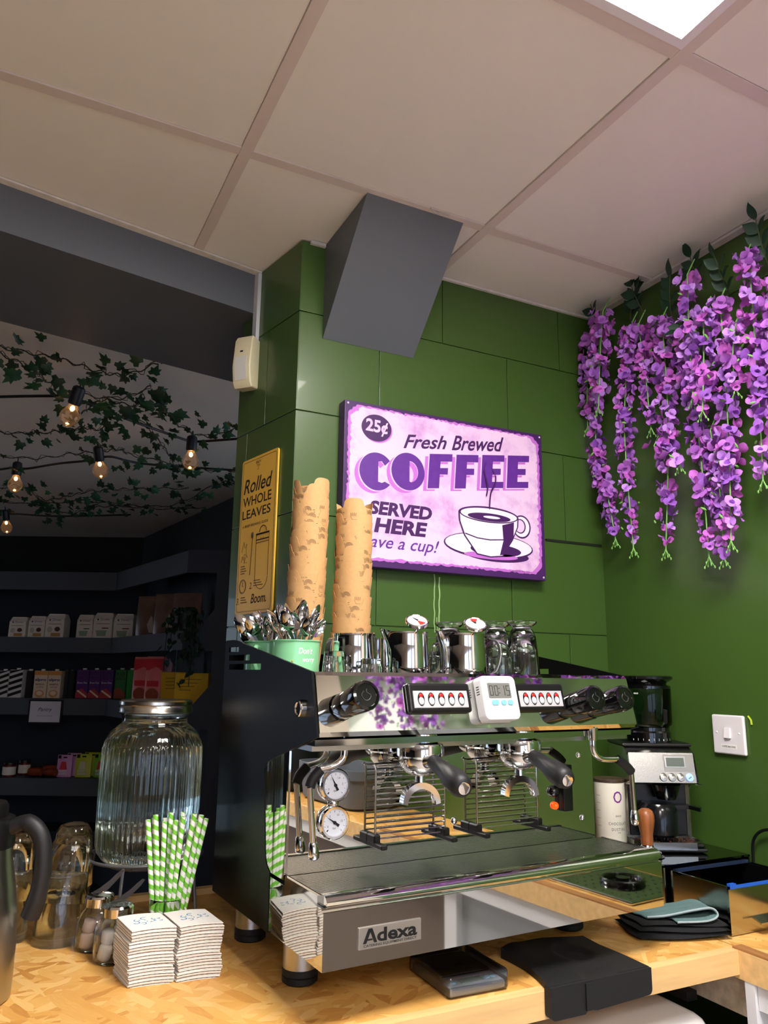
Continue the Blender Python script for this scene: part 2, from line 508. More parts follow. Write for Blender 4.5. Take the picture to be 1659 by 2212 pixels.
# cafe room beyond
FLOORZ = 0.0
FARW = mat('far_wall_dark', (20, 24, 22), 0.6)
def fwall(a0, d0, a1, d1, z0, z1, th=0.1, m=None, name='wall_far'):
    p = far(a0, d0); q = far(a1, d1); u = (q-p).normalized(); n = Vector((-u.y, u.x, 0))
    if n.dot(FWD_H) < 0: n = -n
    L = (q-p).length
    return MB().box(0, L, 0, th, z0, z1, mtx=frame_mtx((p.x, p.y, 0), u, n, (0, 0, 1)))
struct(fwall(-6.5, 6.15, -1.95, 6.15, 0, CEIL+0.02).build('wall_far', FARW))
struct(fwall(-1.99, 6.2, -0.55, 4.06, 0, CEIL+0.02).build('wall_far_side', FARW))
struct(MB().box(-6.9, -6.8, -4.2, 9.4, 0, CEIL+0.02).build('wall_far_left', FARW))
struct(fwall(-0.55, 4.06, 1.6, 4.06, 0, CEIL+0.02).build('wall_far_right', FARW))
struct(fwall(-9.0, 6.15, -6.5, 6.15, 0, CEIL+0.02).build('wall_far_corner', FARW))
# ------------------------------------------------------------------ worktops
CT = 0.90
worktop = thing('worktop', 'long OSB worktop with pale timber front edge carrying the coffee machine', 'worktop', (0, 0, CT))
MB().prism([(-2.2, 1.042), (1.218, 1.042), (1.218, 1.632), (0.575, 1.632), (0.565, 1.735), (-2.2, 1.735)], -0.018, 0.0).build('board', OSB, worktop)
MB().box(-2.2, 1.206, 1.022, 1.042, -0.038, 0.0).build('front_edge', BARE, worktop)
MB().box(-2.2, 0.50, 1.735, 1.755, -0.04, 0.012).build('back_edge', BARE, worktop)
worktop2 = thing('worktop', 'side OSB worktop running along the green wall, with the knock box on it', 'worktop', (0, 0, CT))
MB().box(1.222, WX-0.002, -3.0, 1.632, -0.018, 0.0).build('board', OSB, worktop2)
MB().box(1.206, 1.222, -3.0, 1.042, -0.045, 0.0).build('front_edge', BARE, worktop2)
tag(MB().box(1.2075, 1.231, 0.2, 1.035, CT+0.0005, CT+0.003).build('cover_strip', mat('brown_wood_strip', (158, 108, 62), 0.5, var=0.3, vscale=8, stretch=(30, 1, 1))), 'brown wood-grain strip inlaid along the side worktop', 'strip')

WHITEP = mat('white_panel', (222, 222, 226), 0.4)
GREYP = mat('grey_panel', (176, 182, 190), 0.5)
cab = thing('base_cabinet', 'white framed grey cabinet under the side worktop', 'cabinet', (1.225, 1.0, 0))
MB().box(0.02, 0.26, -0.70, -0.012, 0.08, 0.84).build('body', GREYP, cab)
MB().box(0.03, 0.26, -3.9, -0.75, 0.08, 0.84).build('rear_body', mat('taupe_cabinet', (112, 98, 88), 0.5), cab)
MB().box(-0.018, 0.014, -0.005, 0.014, 0.0, 0.855).build('leg', WHITEP, cab)
MB().box(0.0, 0.028, -0.75, -0.70, 0.0, 0.82).build('leg', WHITEP, cab)
MB().box(-0.012, 0.02, -3.9, -0.006, 0.815, 0.853).build('top_rail', WHITEP, cab)
for z in (0.78, 0.7, 0.4): MB().cyl((0.019, -0.05, z), (0.0215, -0.05, z), 0.005, n=12).build('screw_hole', BLACKPL, cab)
MB().box(0.0, 0.02, 0.015, 0.5, 0.79, 0.855).build('end_board', mat('chipboard_panel', (206, 190, 166), 0.6, var=0.2, vscale=60), cab)

fr = thing('undercounter_fridge', 'white under-counter fridge with rounded top edge below the worktop', 'fridge', (0.86, 1.30, 0))
MB().rbox(-0.32, 0.30, -0.26, 0.27, 0.03, 0.80, 0.03, 4).build('body', mat('white_enamel', (232, 231, 232), 0.25), fr)
MB().rbox(-0.315, 0.295, -0.30, -0.264, 0.06, 0.79, 0.012, 3).build('door', mat('white_enamel'), fr)
for sx in (-0.28, 0.26):
    for sy in (-0.22, 0.23): MB().cyl((sx, sy, 0), (sx, sy, 0.035), 0.02).build('foot', BLACKPL, fr)
MB().box(0.30, 0.325, -0.2, 0.2, 0.80, 0.815).build('cable_tray', BLACKPL, fr)

# ------------------------------------------------------------------ espresso machine
MTH = R(3.2)
MO = Vector((0.4275, 1.026, CT))
MW = 0.654
mach = thing('espresso_machine', 'two-group steel espresso machine with black sides on the OSB worktop', 'coffee machine', MO, MTH)
mmx = Matrix.Translation(MO) @ Matrix.Rotation(MTH, 4, 'Z')
def mp_(u, v, w): return mmx @ Vector((u, v, w))

# black side panels with vent slots
def round_poly(pts, rads, n=5):
    out = []
    k = len(pts)
    for i, p in enumerate(pts):
        r = rads.get(i, 0)
        if r == 0: out.append(p); continue
        p = Vector(p); a = Vector(pts[i-1]); b = Vector(pts[(i+1) % k])
        da = (a-p).normalized(); db = (b-p).normalized()
        for j in range(n+1):
            t = j/n
            q = (p+da*r)*(1-t)**2 + p*2*t*(1-t) + (p+db*r)*t*t
            out.append((q.x, q.y))
    return out
side = round_poly([(0.466, 0.07), (0.466, 0.5215), (0.415, 0.5215), (0.0605, 0.4635), (0.034, 0.371), (0.107, 0.352), (0.236, 0.315), (0.213, 0.168), (0.193, 0.158), (0.193, 0.072)], {6: 0.02, 7: 0.015, 1: 0.006, 2: 0.01})
slots = [[(0.388, 0.4985), (0.444, 0.4985), (0.444, 0.508), (0.388, 0.508)],
         [(0.328, 0.4825), (0.441, 0.4825), (0.441, 0.493), (0.328, 0.493)],
         [(0.270, 0.466), (0.438, 0.466), (0.438, 0.4765), (0.270, 0.4765)]]
MB().prism(side, 0.0, 0.004, 'yzx', slots).build('side_panel', BLACKMETAL, mach, angle=20)
side2 = round_poly([(0.466, 0.33), (0.466, 0.5215), (0.415, 0.5215), (0.0605, 0.4635), (0.034, 0.371), (0.107, 0.352), (0.20, 0.33)], {1: 0.006, 2: 0.01})
MB().prism(side2, MW-0.004, MW, 'yzx', slots).build('side_panel', BLACKMETAL, mach, angle=20)
MB().box(0.01, 0.615, 0.145, 0.45, 0.153, 0.444).build('rear_body', BLACKMETAL, mach)
MB().cyl((-0.008, 0.086, 0.409), (0.001, 0.086, 0.409), 0.0125, 0.0135, 20).torus((-0.008, 0.086, 0.409), 0.0105, 0.002, 20, 6, 'x').build('side_screw', CHROME, mach)
# polished side strip and base side
MB().prism(round_poly([(0.139, 0.158), (0.139, 0.346), (0.107, 0.3535), (0.236, 0.316), (0.214, 0.168), (0.195, 0.158)], {}), 0.001, 0.005, 'yzx').build('side_strip', MIRROR, mach, angle=20)
# base with rolled front lip
base = [(0.46, 0.075), (0.0, 0.075), (0.0, 0.147), (0.006, 0.1475), (0.006, 0.152), (0.135, 0.152), (0.46, 0.152)]
MB().prism(base, 0.001, MW, 'yzx').build('base', MIRROR, mach, angle=20)
lip = [(0.014, 0.1525), (-0.001, 0.1525)] + arc(0.012, 0.1535, 0.013, 180, 90, 8) + [(0.02, 0.1665), (0.02, 0.1525)]
MB().prism(lip, 0.006, MW-0.001, 'yzx').build('front_lip', MIRROR, mach, angle=50)
for u0 in (0.001, MW-0.006):
    MB().prism([(0.02, 0.152), (0.02, 0.1645), (0.135, 0.1645), (0.135, 0.152)], u0, u0+0.005, 'yzx').build('tray_edge', STEEL, mach)
MB().box(0.008, MW-0.008, 0.021, 0.133, 0.153, 0.156).build('drip_tray', mat('dark_steel', (70, 70, 70), 0.3, 1.0), mach)
g = MB()
for i in range(25):
    y = 0.024 + i*0.00445
    g.box(0.008, MW-0.008, y-0.0015, y+0.0015, 0.1595, 0.1645)
for u in (0.02, 0.22, 0.42, MW-0.02): g.box(u-0.002, u+0.002, 0.022, 0.133, 0.156, 0.1595)
g.build('drip_grate', BRUSHED, mach)
g = MB()
for i in range(26):
    y = 0.024 + i*0.0042
    g.cyl((MW-0.0105, y, 0.1646), (MW-0.0105, y, 0.1652), 0.0011, n=6)
g.build('edge_dots', BLACKPL, mach)
# upper head
hp = [(0.0605, 0.4635), (0.0545, 0.458), (0.0345, 0.3775), (0.038, 0.3705), (0.056, 0.3705), (0.080, 0.4575), (0.075, 0.4635)]
MB().prism(hp, 0.0045, MW-0.0045, 'yzx').build('head_front', MIRROR, mach, angle=25)
MB().box(0.0045, MW-0.0045, 0.05, 0.137, 0.357, 0.366).build('head_underside', STEEL, mach)
MB().box(0.0045, MW-0.0045, 0.06, 0.155, 0.349, 0.357).build('underside_rail', BRUSHED, mach)
MB().box(0.0045, MW-0.0045, 0.076, 0.462, 0.446, 0.4515).build('cup_tray', STEEL, mach)
MB().box(0.0045, MW-0.0045, 0.452, 0.460, 0.15, 0.50).build('back_panel', BLACKMETAL, mach)
# mirror backsplash
MB().box(0.005, 0.632, 0.135, 0.139, 0.153, 0.356).build('backsplash', mat('mirror_splash', (214, 214, 208), 0.012, 1.0), mach)
for u, w in ((0.598, 0.315), (0.601, 0.202), (0.308, 0.219)):
    MB().sphere((u, 0.135, w), (0.006, 0.005, 0.006), 14, 8).build('screw', CHROME, mach)
# feet
for (u, v) in ((0.052, 0.182), (0.052, 0.40), (0.60, 0.182), (0.60, 0.40)):
    f = MB().cyl((u, v, 0.022), (u, v, 0.077), 0.027, n=28).build('foot', BRUSHED, mach)
    MB().lathe([(0.0, 0.0), (0.024, 0.0), (0.0275, 0.003), (0.0275, 0.0105), (0.0262, 0.0115), (0.0275, 0.0125), (0.0275, 0.022), (0.0, 0.022)], 28, Matrix.Translation((u, v, 0))).build('rubber_ring', RUBBER, f)
# gauges
DIAL = mat('gauge_dial', (226, 228, 236), 0.3)
INK = mat('black_ink', (14, 14, 16), 0.5)
REDINK = mat('red_ink', (190, 40, 30), 0.5)
for gi, (w, na) in enumerate(((0.290, 118), (0.235, 146))):
    u = 0.078
    gm = Matrix.Translation((u, 0.135, w)) @ Matrix.Rotation(R(90), 4, 'X')    # x right, y up, z towards the viewer
    ga = MB().lathe([(0.0, -0.001), (0.0235, -0.001), (0.0255, 0.003), (0.0255, 0.008), (0.0235, 0.0105), (0.0205, 0.0105), (0.0198, 0.007), (0.0, 0.007)], 36, gm).build('pressure_gauge', CHROME, mach)
    d = MB().lathe([(0.0, 0.0072), (0.0198, 0.0072), (0.0198, 0.0066)], 32, gm).build('dial', DIAL, ga)
    nd = MB()
    a = R(na)
    nd.prism([(math.cos(a)*0.016, math.sin(a)*0.016), (math.cos(a+2.9)*0.009, math.sin(a+2.9)*0.009), (math.cos(a-2.9)*0.009, math.sin(a-2.9)*0.009)], 0.0082, 0.0088, mtx=gm)
    nd.lathe([(0, 0.0074), (0.0026, 0.0074), (0.0026, 0.0094), (0, 0.0094)], 12, gm)
    for k in range(11):
        t = R(225-27*k); r0 = 0.0165 if k % 5 else 0.015
        c, s = math.cos(t), math.sin(t); h = 0.0003
        nd.prism([(c*r0-s*h, s*r0+c*h), (c*r0+s*h, s*r0-c*h), (c*0.018+s*h, s*0.018-c*h), (c*0.018-s*h, s*0.018+c*h)], 0.0073, 0.0076, mtx=gm)
    for s_, an in zip(('0', '1', '1.6', '2') if gi == 0 else ('0', '5', '10', '15'), (205, 130, 62, 8)):
        text(nd, s_, 1, gm @ Matrix.Translation((math.cos(R(an))*0.0125, math.sin(R(an))*0.0125, 0.0075)), height=0.0032)
    text(nd, 'bar', 1, gm @ Matrix.Translation((0.0, -0.008, 0.0075)), height=0.003)
    c, s = math.cos(R(222)), math.sin(R(222))
    nd.prism([(c*0.0145-s*0.0007, s*0.0145+c*0.0007), (c*0.0145+s*0.0007, s*0.0145-c*0.0007), (c*0.018+s*0.0007, s*0.018-c*0.0007), (c*0.018-s*0.0007, s*0.018+c*0.0007)], 0.0073, 0.0077, mtx=gm)
    nd.build('needle_and_scale', INK, ga)
MB().sphere((0.078, 0.131, 0.2625), (0.0075, 0.006, 0.0075), 16, 10).build('gauge_screw', CHROME, mach)

# steam wands
def wand(top, bend1, bend2, gtop, gbot, tip):
    P = smooth_path([top, bend1, bend2, gtop], 8)
    wd = MB().tube([Vector(top)+Vector((0, 0, 0.01))]+P, 0.0052, 12).tube([gtop, gbot], 0.005, 10).tube([gbot, tip], 0.0048, 12).build('steam_wand', CHROME, mach, angle=60)
    gp = smooth_path([gtop, (Vector(gtop)+Vector(gbot))/2+(Vector(gtop)-Vector(bend2)).normalized()*0.004, gbot], 12)
    rr = [0.0080 + (0.00025 if i % 2 else 0) for i in range(len(gp))]
    MB().tube(gp, rr, 14).build('grip', RUBBER, wd)
    tv = (Vector(tip)-Vector(gbot)).normalized(); t = Vector(tip)
    MB().tube([t-tv*0.02, t-tv*0.018, t-tv*0.004, t+tv*0.003, t+tv*0.006], [0.0052, 0.0062, 0.0085, 0.0078, 0.004], 14).build('nozzle', CHROME, wd, angle=60)
wand((0.079, 0.105, 0.36), (0.080, 0.105, 0.335), (0.066, 0.108, 0.322), (0.043, 0.11, 0.3165), (0.026, 0.11, 0.292), (0.036, 0.11, 0.194))
wand((0.548, 0.045, 0.362), (0.549, 0.045, 0.332), (0.566, 0.045, 0.3185), (0.606, 0.045, 0.3155), (0.640, 0.045, 0.292), (0.643, 0.045, 0.206))
MB().cyl((0.079, 0.105, 0.345), (0.079, 0.105, 0.36), 0.009, 0.012, 16).build('wand_joint', CHROME, mach)
MB().cyl((0.548, 0.045, 0.350), (0.548, 0.045, 0.372), 0.008, 0.01, 16).build('wand_joint', CHROME, mach)

# tap knobs on the head
NRM = Vector((0, -0.9691, 0.2466)).normalized(); NUP = Vector((0, 0.2466, 0.9691)); NU = Vector((1, 0, 0))
def head_mtx(u, w, off=0.0):
    """frame on the sloping head face: x right, y up the face, z out"""
    v = 0.0345 + (w-0.3775)*(0.0545-0.0345)/(0.458-0.3775)
    return frame_mtx(Vector((u, v, w))+NRM*off, NU, NUP, NRM)
for u, w in ((0.052, 0.416), (0.497, 0.411), (0.567, 0.411)):
    hm = head_mtx(u, w)
    k = MB().lathe([(0.0, 0.0), (0.0195, 0.0), (0.0195, 0.018), (0.0192, 0.0185), (0.0205, 0.0195), (0.0225, 0.058), (0.021, 0.063), (0.017, 0.064), (0.0165, 0.0625), (0.0, 0.0625)], 30, hm,
                    rfun=lambda a, i: (1-0.03*max(0, math.cos(10*a))) if 4 <= i <= 5 else 1).build('tap_knob', BLACKGLOSS, mach)
    e = MB()
    e.tube([hm @ Vector(p) for p in smooth_path([(-0.004, 0.006, 0.063), (-0.008, 0.0, 0.063), (-0.003, -0.007, 0.063), (0.004, -0.006, 0.063), (0.007, 0.0, 0.063), (0.001, 0.004, 0.063), (0.001, 0.009, 0.063)], 5)], 0.0006, 5)
    e.build('emblem', mat('dark_grey_emblem', (60, 60, 62), 0.4), k)
# button panels
PLATE = mat('silver_button_plate', (192, 192, 196), 0.4, 0.3)
for u0, u1 in ((0.1555, 0.275), (0.366, 0.4775)):
    um = (u0+u1)/2; hm = head_mtx(um, 0.4235)
    w2 = (u1-u0)/2
    cp = MB().rbox(-w2, w2, -0.0235, 0.0235, -0.002, 0.010, 0.005, 3, mtx=hm).build('button_panel', BLACKPL, mach)
    MB().rbox(-w2+0.008, w2-0.008, -0.0165, 0.0105, 0.0095, 0.0112, 0.0008, 1, mtx=hm).build('plate', PLATE, cp)
    for k in range(5):
        x = -w2+0.0215 + k*(2*w2-0.043)/4
        bm2 = hm @ Matrix.Translation((x, -0.003, 0.0112))
        sur = MB().prism([(0.0062*math.cos(t), 0.0105*math.sin(t)) for t in [2*PI*i/24 for i in range(24)]], 0, 0.0006, mtx=bm2).build('button', BLACKPL, cp)
        # pieces of the button
        bb = MB().sphere((0, -0.0028, 0.0006), (0.005, 0.0062, 0.002), 16, 8, mtx=bm2).build('button_cap', mat('button_white', (205, 206, 210), 0.25), cp)
        MB().sphere((0, 0.0060, 0.0005), (0.0032, 0.0030, 0.0008), 12, 6, mtx=bm2).build('button_lamp', mat('red_led', (220, 20, 20), 0.3, emit=(255, 26, 22), estr=1.6), cp)
# switch block on the splash
sw = MB().rbox(0.545, 0.568, 0.122, 0.1355, 0.218, 0.300, 0.002, 2).build('switch_block', BLACKPL, mach)
text_m = MB()
text(text_m, 'ON OFF', 1, frame_mtx((0.5565, 0.1216, 0.262), (1, 0, 0), (0, 0, 1), (0, -1, 0)), width=0.012)
text_m.build('lettering', mat('pale_print', (200, 200, 200), 0.5), sw)
MB().sphere((0.531, 0.133, 0.253), (0.012, 0.01, 0.0105), 18, 10).build('switch_knob', BLACKGLOSS, mach)
MB().sphere((0.533, 0.133, 0.228), (0.0068, 0.007, 0.0068), 14, 8).build('pilot_lamp', mat('orange_lamp', (235, 80, 15), 0.25, emit=(255, 80, 10), estr=0.9), mach)
# group heads
for u in (0.2085, 0.412):
    v = 0.086
    gh = MB().lathe([(0.0, 0.368), (0.030, 0.368), (0.031, 0.356), (0.037, 0.353), (0.0385, 0.349), (0.0385, 0.334), (0.036, 0.331), (0.0, 0.331)], 36, Matrix.Translation((u, v, 0))).build('group_head', CHROME, mach)
    MB().lathe([(0.0, 0.3315), (0.033, 0.3315), (0.033, 0.329), (0.0, 0.329)], 28, Matrix.Translation((u, v, 0))).build('gasket', RUBBER, gh)
# wire cup grids clipped on the splash
for u0, u1 in ((0.145, 0.277), (0.344, 0.477)):
    v = 0.118
    wg = MB()
    loop = smooth_path([(u0, v, 0.203), (u0, v, 0.31), (u0+0.004, v, 0.3155), (u1-0.004, v, 0.3155), (u1, v, 0.31), (u1, v, 0.203)], 3)
    wg.tube(loop, 0.0018, 8)
    for i in range(13): 
        w = 0.207 + i*0.0084
        wg.cyl((u0, v, w), (u1, v, w), 0.0013, n=6)
    cg = wg.build('cup_grid', STEEL, mach, angle=60)
    for u in (u0, u1):
        MB().rbox(u-0.006, u+0.006, v-0.03, 0.136, 0.1955, 0.203, 0.0015, 1).rbox(u-0.006, u+0.006, v-0.008, 0.136, 0.2, 0.214, 0.002, 1).build('clip_foot', BLACKPL, cg)
# badge
bdg = MB().rbox(0.054, 0.1545, -0.0025, 0.0, 0.0945, 0.1225, 0.001, 2).build('badge', mat('brushed_badge', (196, 193, 186), 0.3, 0.85, bump=0.05), mach)
bx = MB()
bmx = frame_mtx((0.104, -0.0027, 0.0), (1, 0, 0), (0, 0, 1), (0, -1, 0))
V = 0.0004
# the letter A as two strokes, the rest as text
bx.prism([(-0.0435, 0.1018), (-0.0385, 0.1018), (-0.0320, 0.1160), (-0.0320, 0.1200), (-0.0352, 0.1200)], 0, V, mtx=bmx)
bx.prism([(-0.0340, 0.1200), (-0.0292, 0.1200), (-0.0215, 0.1018), (-0.0262, 0.1018)], 0, V, mtx=bmx)
bx.prism([(-0.0375, 0.1052), (-0.029, 0.1052), (-0.029, 0.1072), (-0.0368, 0.1072)], 0, V, mtx=bmx)
text(bx, 'dexa', 1, bmx @ Matrix.Translation((0.0108, 0.1103, 0)), width=0.065, height=0.0175, bold=0.03)
text(bx, 'CATERING EQUIPMENT DIRECT', 1, bmx @ Matrix.Translation((0.0, 0.0984, 0)), width=0.085, height=0.0036, bold=0.012)
bx.build('lettering', INK, bdg)

# portafilters locked into the groups
HANDLE = mat('soft_black_handle', (24, 24, 26), 0.5)
for gi, (u, ang) in enumerate(((0.2085, -11.0), (0.412, -14.0))):
    t = thing('portafilter', ('portafilter with black handle in the group beside the pressure gauges', 'portafilter with black handle in the group beside the orange lamp')[gi],
              'portafilter', mp_(u, 0.086, 0.329), MTH + R(ang), 'portafilters')
    MB().lathe([(0.0, 0.002), (0.0345, 0.002), (0.0345, -0.004), (0.033, -0.010), (0.025, -0.021), (0.012, -0.026), (0.0, -0.027)], 32).build('basket', CHROME, t)
    nk = MB().tube([(0, -0.028, -0.003), (0, -0.046, 0.000), (0, -0.058, 0.0025)], [0.010, 0.0085, 0.0095], 16).build('neck', CHROME, t)
    h0 = Vector((0, -0.054, 0.0015)); hd = Vector((0, -0.975, -0.215)).normalized()
    hp_ = [h0+hd*x for x in (0, 0.004, 0.03, 0.055, 0.068, 0.085, 0.103, 0.112, 0.116)]
    hm_ = MB()
    rr = [0.0085, 0.0115, 0.0125, 0.0135, 0.0165, 0.0178, 0.0172, 0.0145, 0.0095]
    hm_.tube(hp_, rr, 20)
    hh = hm_.build('handle', HANDLE, t, angle=50)
    MB().tube([h0+hd*0.1155, h0+hd*0.1175, h0+hd*0.1185], [0.009, 0.0088, 0.004], 16).build('end_cap', CHROME, hh, angle=50)
    sp = MB()
    sp.tube([(0, 0, -0.026), (0, 0, -0.036)], [0.008, 0.0085], 14)
    # double spout: arched channel
    outer = arc(0, -0.068, 0.032, 180, 0, 16); inner = arc(0, -0.070, 0.024, 0, 180, 16)
    sp.prism(outer+inner, -0.009, 0.009, 'xzy')
    sp.build('spout', CHROME, t, angle=40)
# ------------------------------------------------------------------ things on top of the machine
TOP = CT + 0.4515
MUGG = mat('mint_enamel', (126, 190, 142), 0.22, coat=0.3)
def mug(loc, label, lettered, rz):
    t = thing('enamel_mug', label, 'mug', loc, rz, 'mint mugs of spoons')
    h = 0.0665; r = 0.044
    MB().lathe([(0.0, 0.0), (r-0.003, 0.0), (r, 0.003), (r, h-0.003), (r+0.0015, h-0.001), (r+0.001, h+0.0006), (r-0.0012, h-0.001), (r-0.0015, h-0.004), (r-0.0015, 0.004), (0.0, 0.003)], 40).build('body', MUGG, t)
    MB().torus((0, 0, h-0.0005), r+0.0006, 0.0014, 40, 8).build('rim', mat('mint_rim', (112, 176, 130), 0.25), t)
    hd = [Vector((-p.x, p.y, p.z)) for p in smooth_path([(r-0.001, 0, h*0.8), (r+0.02, 0, h*0.82), (r+0.026, 0, h*0.5), (r+0.014, 0, h*0.22), (r-0.001, 0, h*0.2)], 6)]
    MB().tube(hd, 0.0045, 10).build('handle', MUGG, t)
    if lettered:
        lt = MB()
        def wrap(V, a0, z0):
            return [((r+0.0004+v[2])*math.cos(a0+v[0]/r), (r+0.0004+v[2])*math.sin(a0+v[0]/r), z0+v[1]) for v in V]
        for s_, a0, z0, w in (("Don't", 0.12, 0.043, 0.027), ("worry", 0.26, 0.029, 0.024)):
            V, F = text_geo(s_, shear=0.25, bold=0.01)
            x0 = min(v[0] for v in V); x1 = max(v[0] for v in V); k = w/(x1-x0)
            lt.add(wrap([((v[0]-(x0+x1)/2)*k, v[1]*k*1.3, v[2]) for v in V], a0, z0), F)
        lt.build('lettering', mat('white_print', (235, 240, 235), 0.4), t, fix=False)
        bee = MB()
        for da, z in ((-0.42, 0.03), (-0.1, 0.012), (0.3, 0.012)):
            c = Vector(((r+0.0005)*math.cos(da), (r+0.0005)*math.sin(da), z))
            bee.sphere(c, (0.002, 0.002, 0.0016), 8, 6)
        bee.build('bee_print', mat('bee_amber', (205, 150, 40), 0.5), t)
    return t
m1 = Vector((0.485, 1.325, TOP)); m2 = Vector((0.463, 1.415, TOP))
camdir = lambda p: math.atan2(-p[1], -p[0])
mug(m1, "mint enamel mug lettered Don't worry, full of spoons, beside the shot glasses", True, camdir(m1)+R(18))
mug(m2, 'mint enamel mug of spoons behind the lettered mug', False, camdir(m2)+R(160))

# teaspoons, bowls up
SPOON = mat('spoon_steel', (214, 214, 216), 0.09, 1.0)
def spoon_mesh():
    V = []; F = []
    nu, nv = 14, 6
    # bowl: shallow shell, length 0.042, width 0.03
    for lay in (0, 1):
        for i in range(nv+1):
            for j in range(nu):
                a = 2*PI*j/nu; q = i/nv
                x = 0.0145*q*math.cos(a); y = 0.021*q*math.sin(a)
                dep = 0.0065*(1-q*q) + (0.0 if lay == 0 else 0.0007)
                V.append((x*(1-0.12*math.sin(a)), -dep, 0.115 + y))
    o = (nv+1)*nu
    for lay in (0, 1):
        for i in range(nv):
            for j in range(nu):
                a = lay*o+i*nu+j; b = lay*o+i*nu+(j+1) % nu
                F.append((a, b, b+nu, a+nu))
    for j in range(nu): F.append((nv*nu+j, nv*nu+(j+1) % nu, o+nv*nu+(j+1) % nu, o+nv*nu+j))
    mb = MB().add(V, F)
    st = [(0, 0.0, 0.0), (0, 0.001, 0.04), (0, 0.003, 0.075), (0, 0.0, 0.095)]
    ws = [0.0055, 0.0042, 0.0026, 0.003]
    V = []; F = []
    for p, w in zip(st, ws):
        V += [(-w, p[1]-0.0008, p[2]), (w, p[1]-0.0008, p[2]), (w, p[1]+0.0008, p[2]), (-w, p[1]+0.0008, p[2])]
    for i in range(3):
        for k in range(4): F.append((i*4+k, i*4+(k+1) % 4, i*4+4+(k+1) % 4, i*4+4+k))
    F += [(0, 1, 2, 3), (12, 13, 14, 15)]
    mb.add(V, F)
    return mb.mesh('teaspoon', SPOON, 50)
spoon_me = spoon_mesh()
random.seed(11)
def spoons(c, n, label, spread):
    for k in range(n):
        a = 2*PI*k*0.382 + random.uniform(-0.2, 0.2)
        q = math.sqrt((k+0.6)/n)
        base = Vector((c.x+0.024*q*math.cos(a+PI*0.9), c.y+0.024*q*math.sin(a+PI*0.9), TOP+0.006))
        lean = spread*q
        tgt = Vector((math.cos(a)*math.sin(lean), math.sin(a)*math.sin(lean), math.cos(lean)))
        o = inst('teaspoon', spoon_me, None, base)
        zq = tgt.to_track_quat('Z', 'Y').to_matrix().to_4x4() @ Matrix.Rotation(random.uniform(0, 2*PI), 4, 'Z')
        s = random.uniform(0.90, 1.02)
        o.matrix_world = Matrix.Translation(base) @ zq @ Matrix.Scale(s, 4)
        tag(o, label, 'spoon', 'teaspoons in the mint mugs')
spoons(m1, 17, 'steel teaspoon standing bowl-up in the lettered mint mug', 0.72)
spoons(m2, 15, 'steel teaspoon standing bowl-up in the rear mint mug', 0.78)

# stacked kraft paper cups with lobed rims
KRAFT = mat('kraft_paper', (201, 157, 104), 0.7, var=0.05, vscale=120)
PRINT = mat('dark_print', (66, 48, 34), 0.7)
CH = 0.09; CR0 = 0.0285; CR1 = 0.0375
def cup_r(z): return CR0 + (CR1-CR0)*z/CH
def cup_lobe(a):
    l = 0.0
    for c, w, hh in ((0.0, 0.60, 0.019), (2.2, 0.5, 0.015), (4.1, 0.62, 0.018)):
        d = abs((a-c+PI) % (2*PI)-PI)
        if d < w: l = max(l, hh*math.sqrt(max(0, 1-(d/w)**4)))
    return l
def cup_meshes():
    n = 60
    V = []; F = []
    for j in range(n):
        a = 2*PI*j/n; zt = CH-0.019+cup_lobe(a)
        for (r_, z) in ((CR0, 0.0), (cup_r(zt), zt), (cup_r(zt)-0.0006, zt), (CR0-0.0006, 0.002)):
            V.append((r_*math.cos(a), r_*math.sin(a), z))
    for j in range(n):
        a = j*4; b = ((j+1) % n)*4
        for k in range(3): F.append((a+k, b+k, b+k+1, a+k+1))
    F.append(tuple(j*4+3 for j in range(n)))
    body = MB().add(V, F).mesh('paper_cup_body', KRAFT, 40)
    pr = MB()
    def onc(a, z, off=0.0004): r_ = cup_r(z)+off; return (r_*math.cos(a), r_*math.sin(a), z)
    def stroke(pts, w):
        for p, q in zip(pts[:-1], pts[1:]):
            d = Vector((q[0]-p[0], q[1]-p[1])); 
            if d.length < 1e-6: continue
            nn = Vector((-d.y, d.x)).normalized()*w/2
            nn = nn*1.1
            p = (p[0]*1.35, p[1]*1.35); q = (q[0]*1.35, q[1]*1.35)
            qs = [(p[0]+nn.x, p[1]+nn.y), (p[0]-nn.x, p[1]-nn.y), (q[0]-nn.x, q[1]-nn.y), (q[0]+nn.x, q[1]+nn.y)]
            pr.add([onc(a0+x/CR1, z0+y) for x, y in qs], [(0, 1, 2, 3)])
    for a0, z0, kind in ((0.85, CH-0.030, 0), (1.55, CH-0.036, 1), (3.1, CH-0.030, 0), (5.2, CH-0.030, 0), (5.9, CH-0.024, 1)):
        if kind == 0:
            for r_ in (0.0022, 0.0036, 0.005, 0.0064): stroke(arc(0, 0, r_, 0, 200 if r_ > 0.003 else 180, 9), 0.00055)
            for k in range(3): stroke([(-0.0065+k*0.0022, -0.001), (-0.005+k*0.0022, -0.0042)], 0.0005)
            stroke([(-0.009, 0.004), (-0.0075, 0.0055), (-0.0065, 0.004), (-0.0075, 0.002)], 0.0005)
            stroke([(0.0085, 0.001), (0.0125, 0.001)], 0.0007); stroke([(0.0105, -0.001), (0.0118, -0.002), (0.0105, -0.0032)], 0.0006)
        else:
            for k in range(4): stroke([(k*0.0025, 0), (0.001+k*0.0025, 0.005), (0.002+k*0.0025, 0.0)], 0.0004)
            stroke([(0.0, 0.0), (0.003, -0.005), (0.010, -0.005)], 0.0004)
            stroke([(0.0, -0.0085), (0.010, -0.0085)], 0.0008); stroke([(0.002, -0.0108), (0.008, -0.0108)], 0.0008)
    return body, pr.mesh('print', PRINT, 30, fix=False)
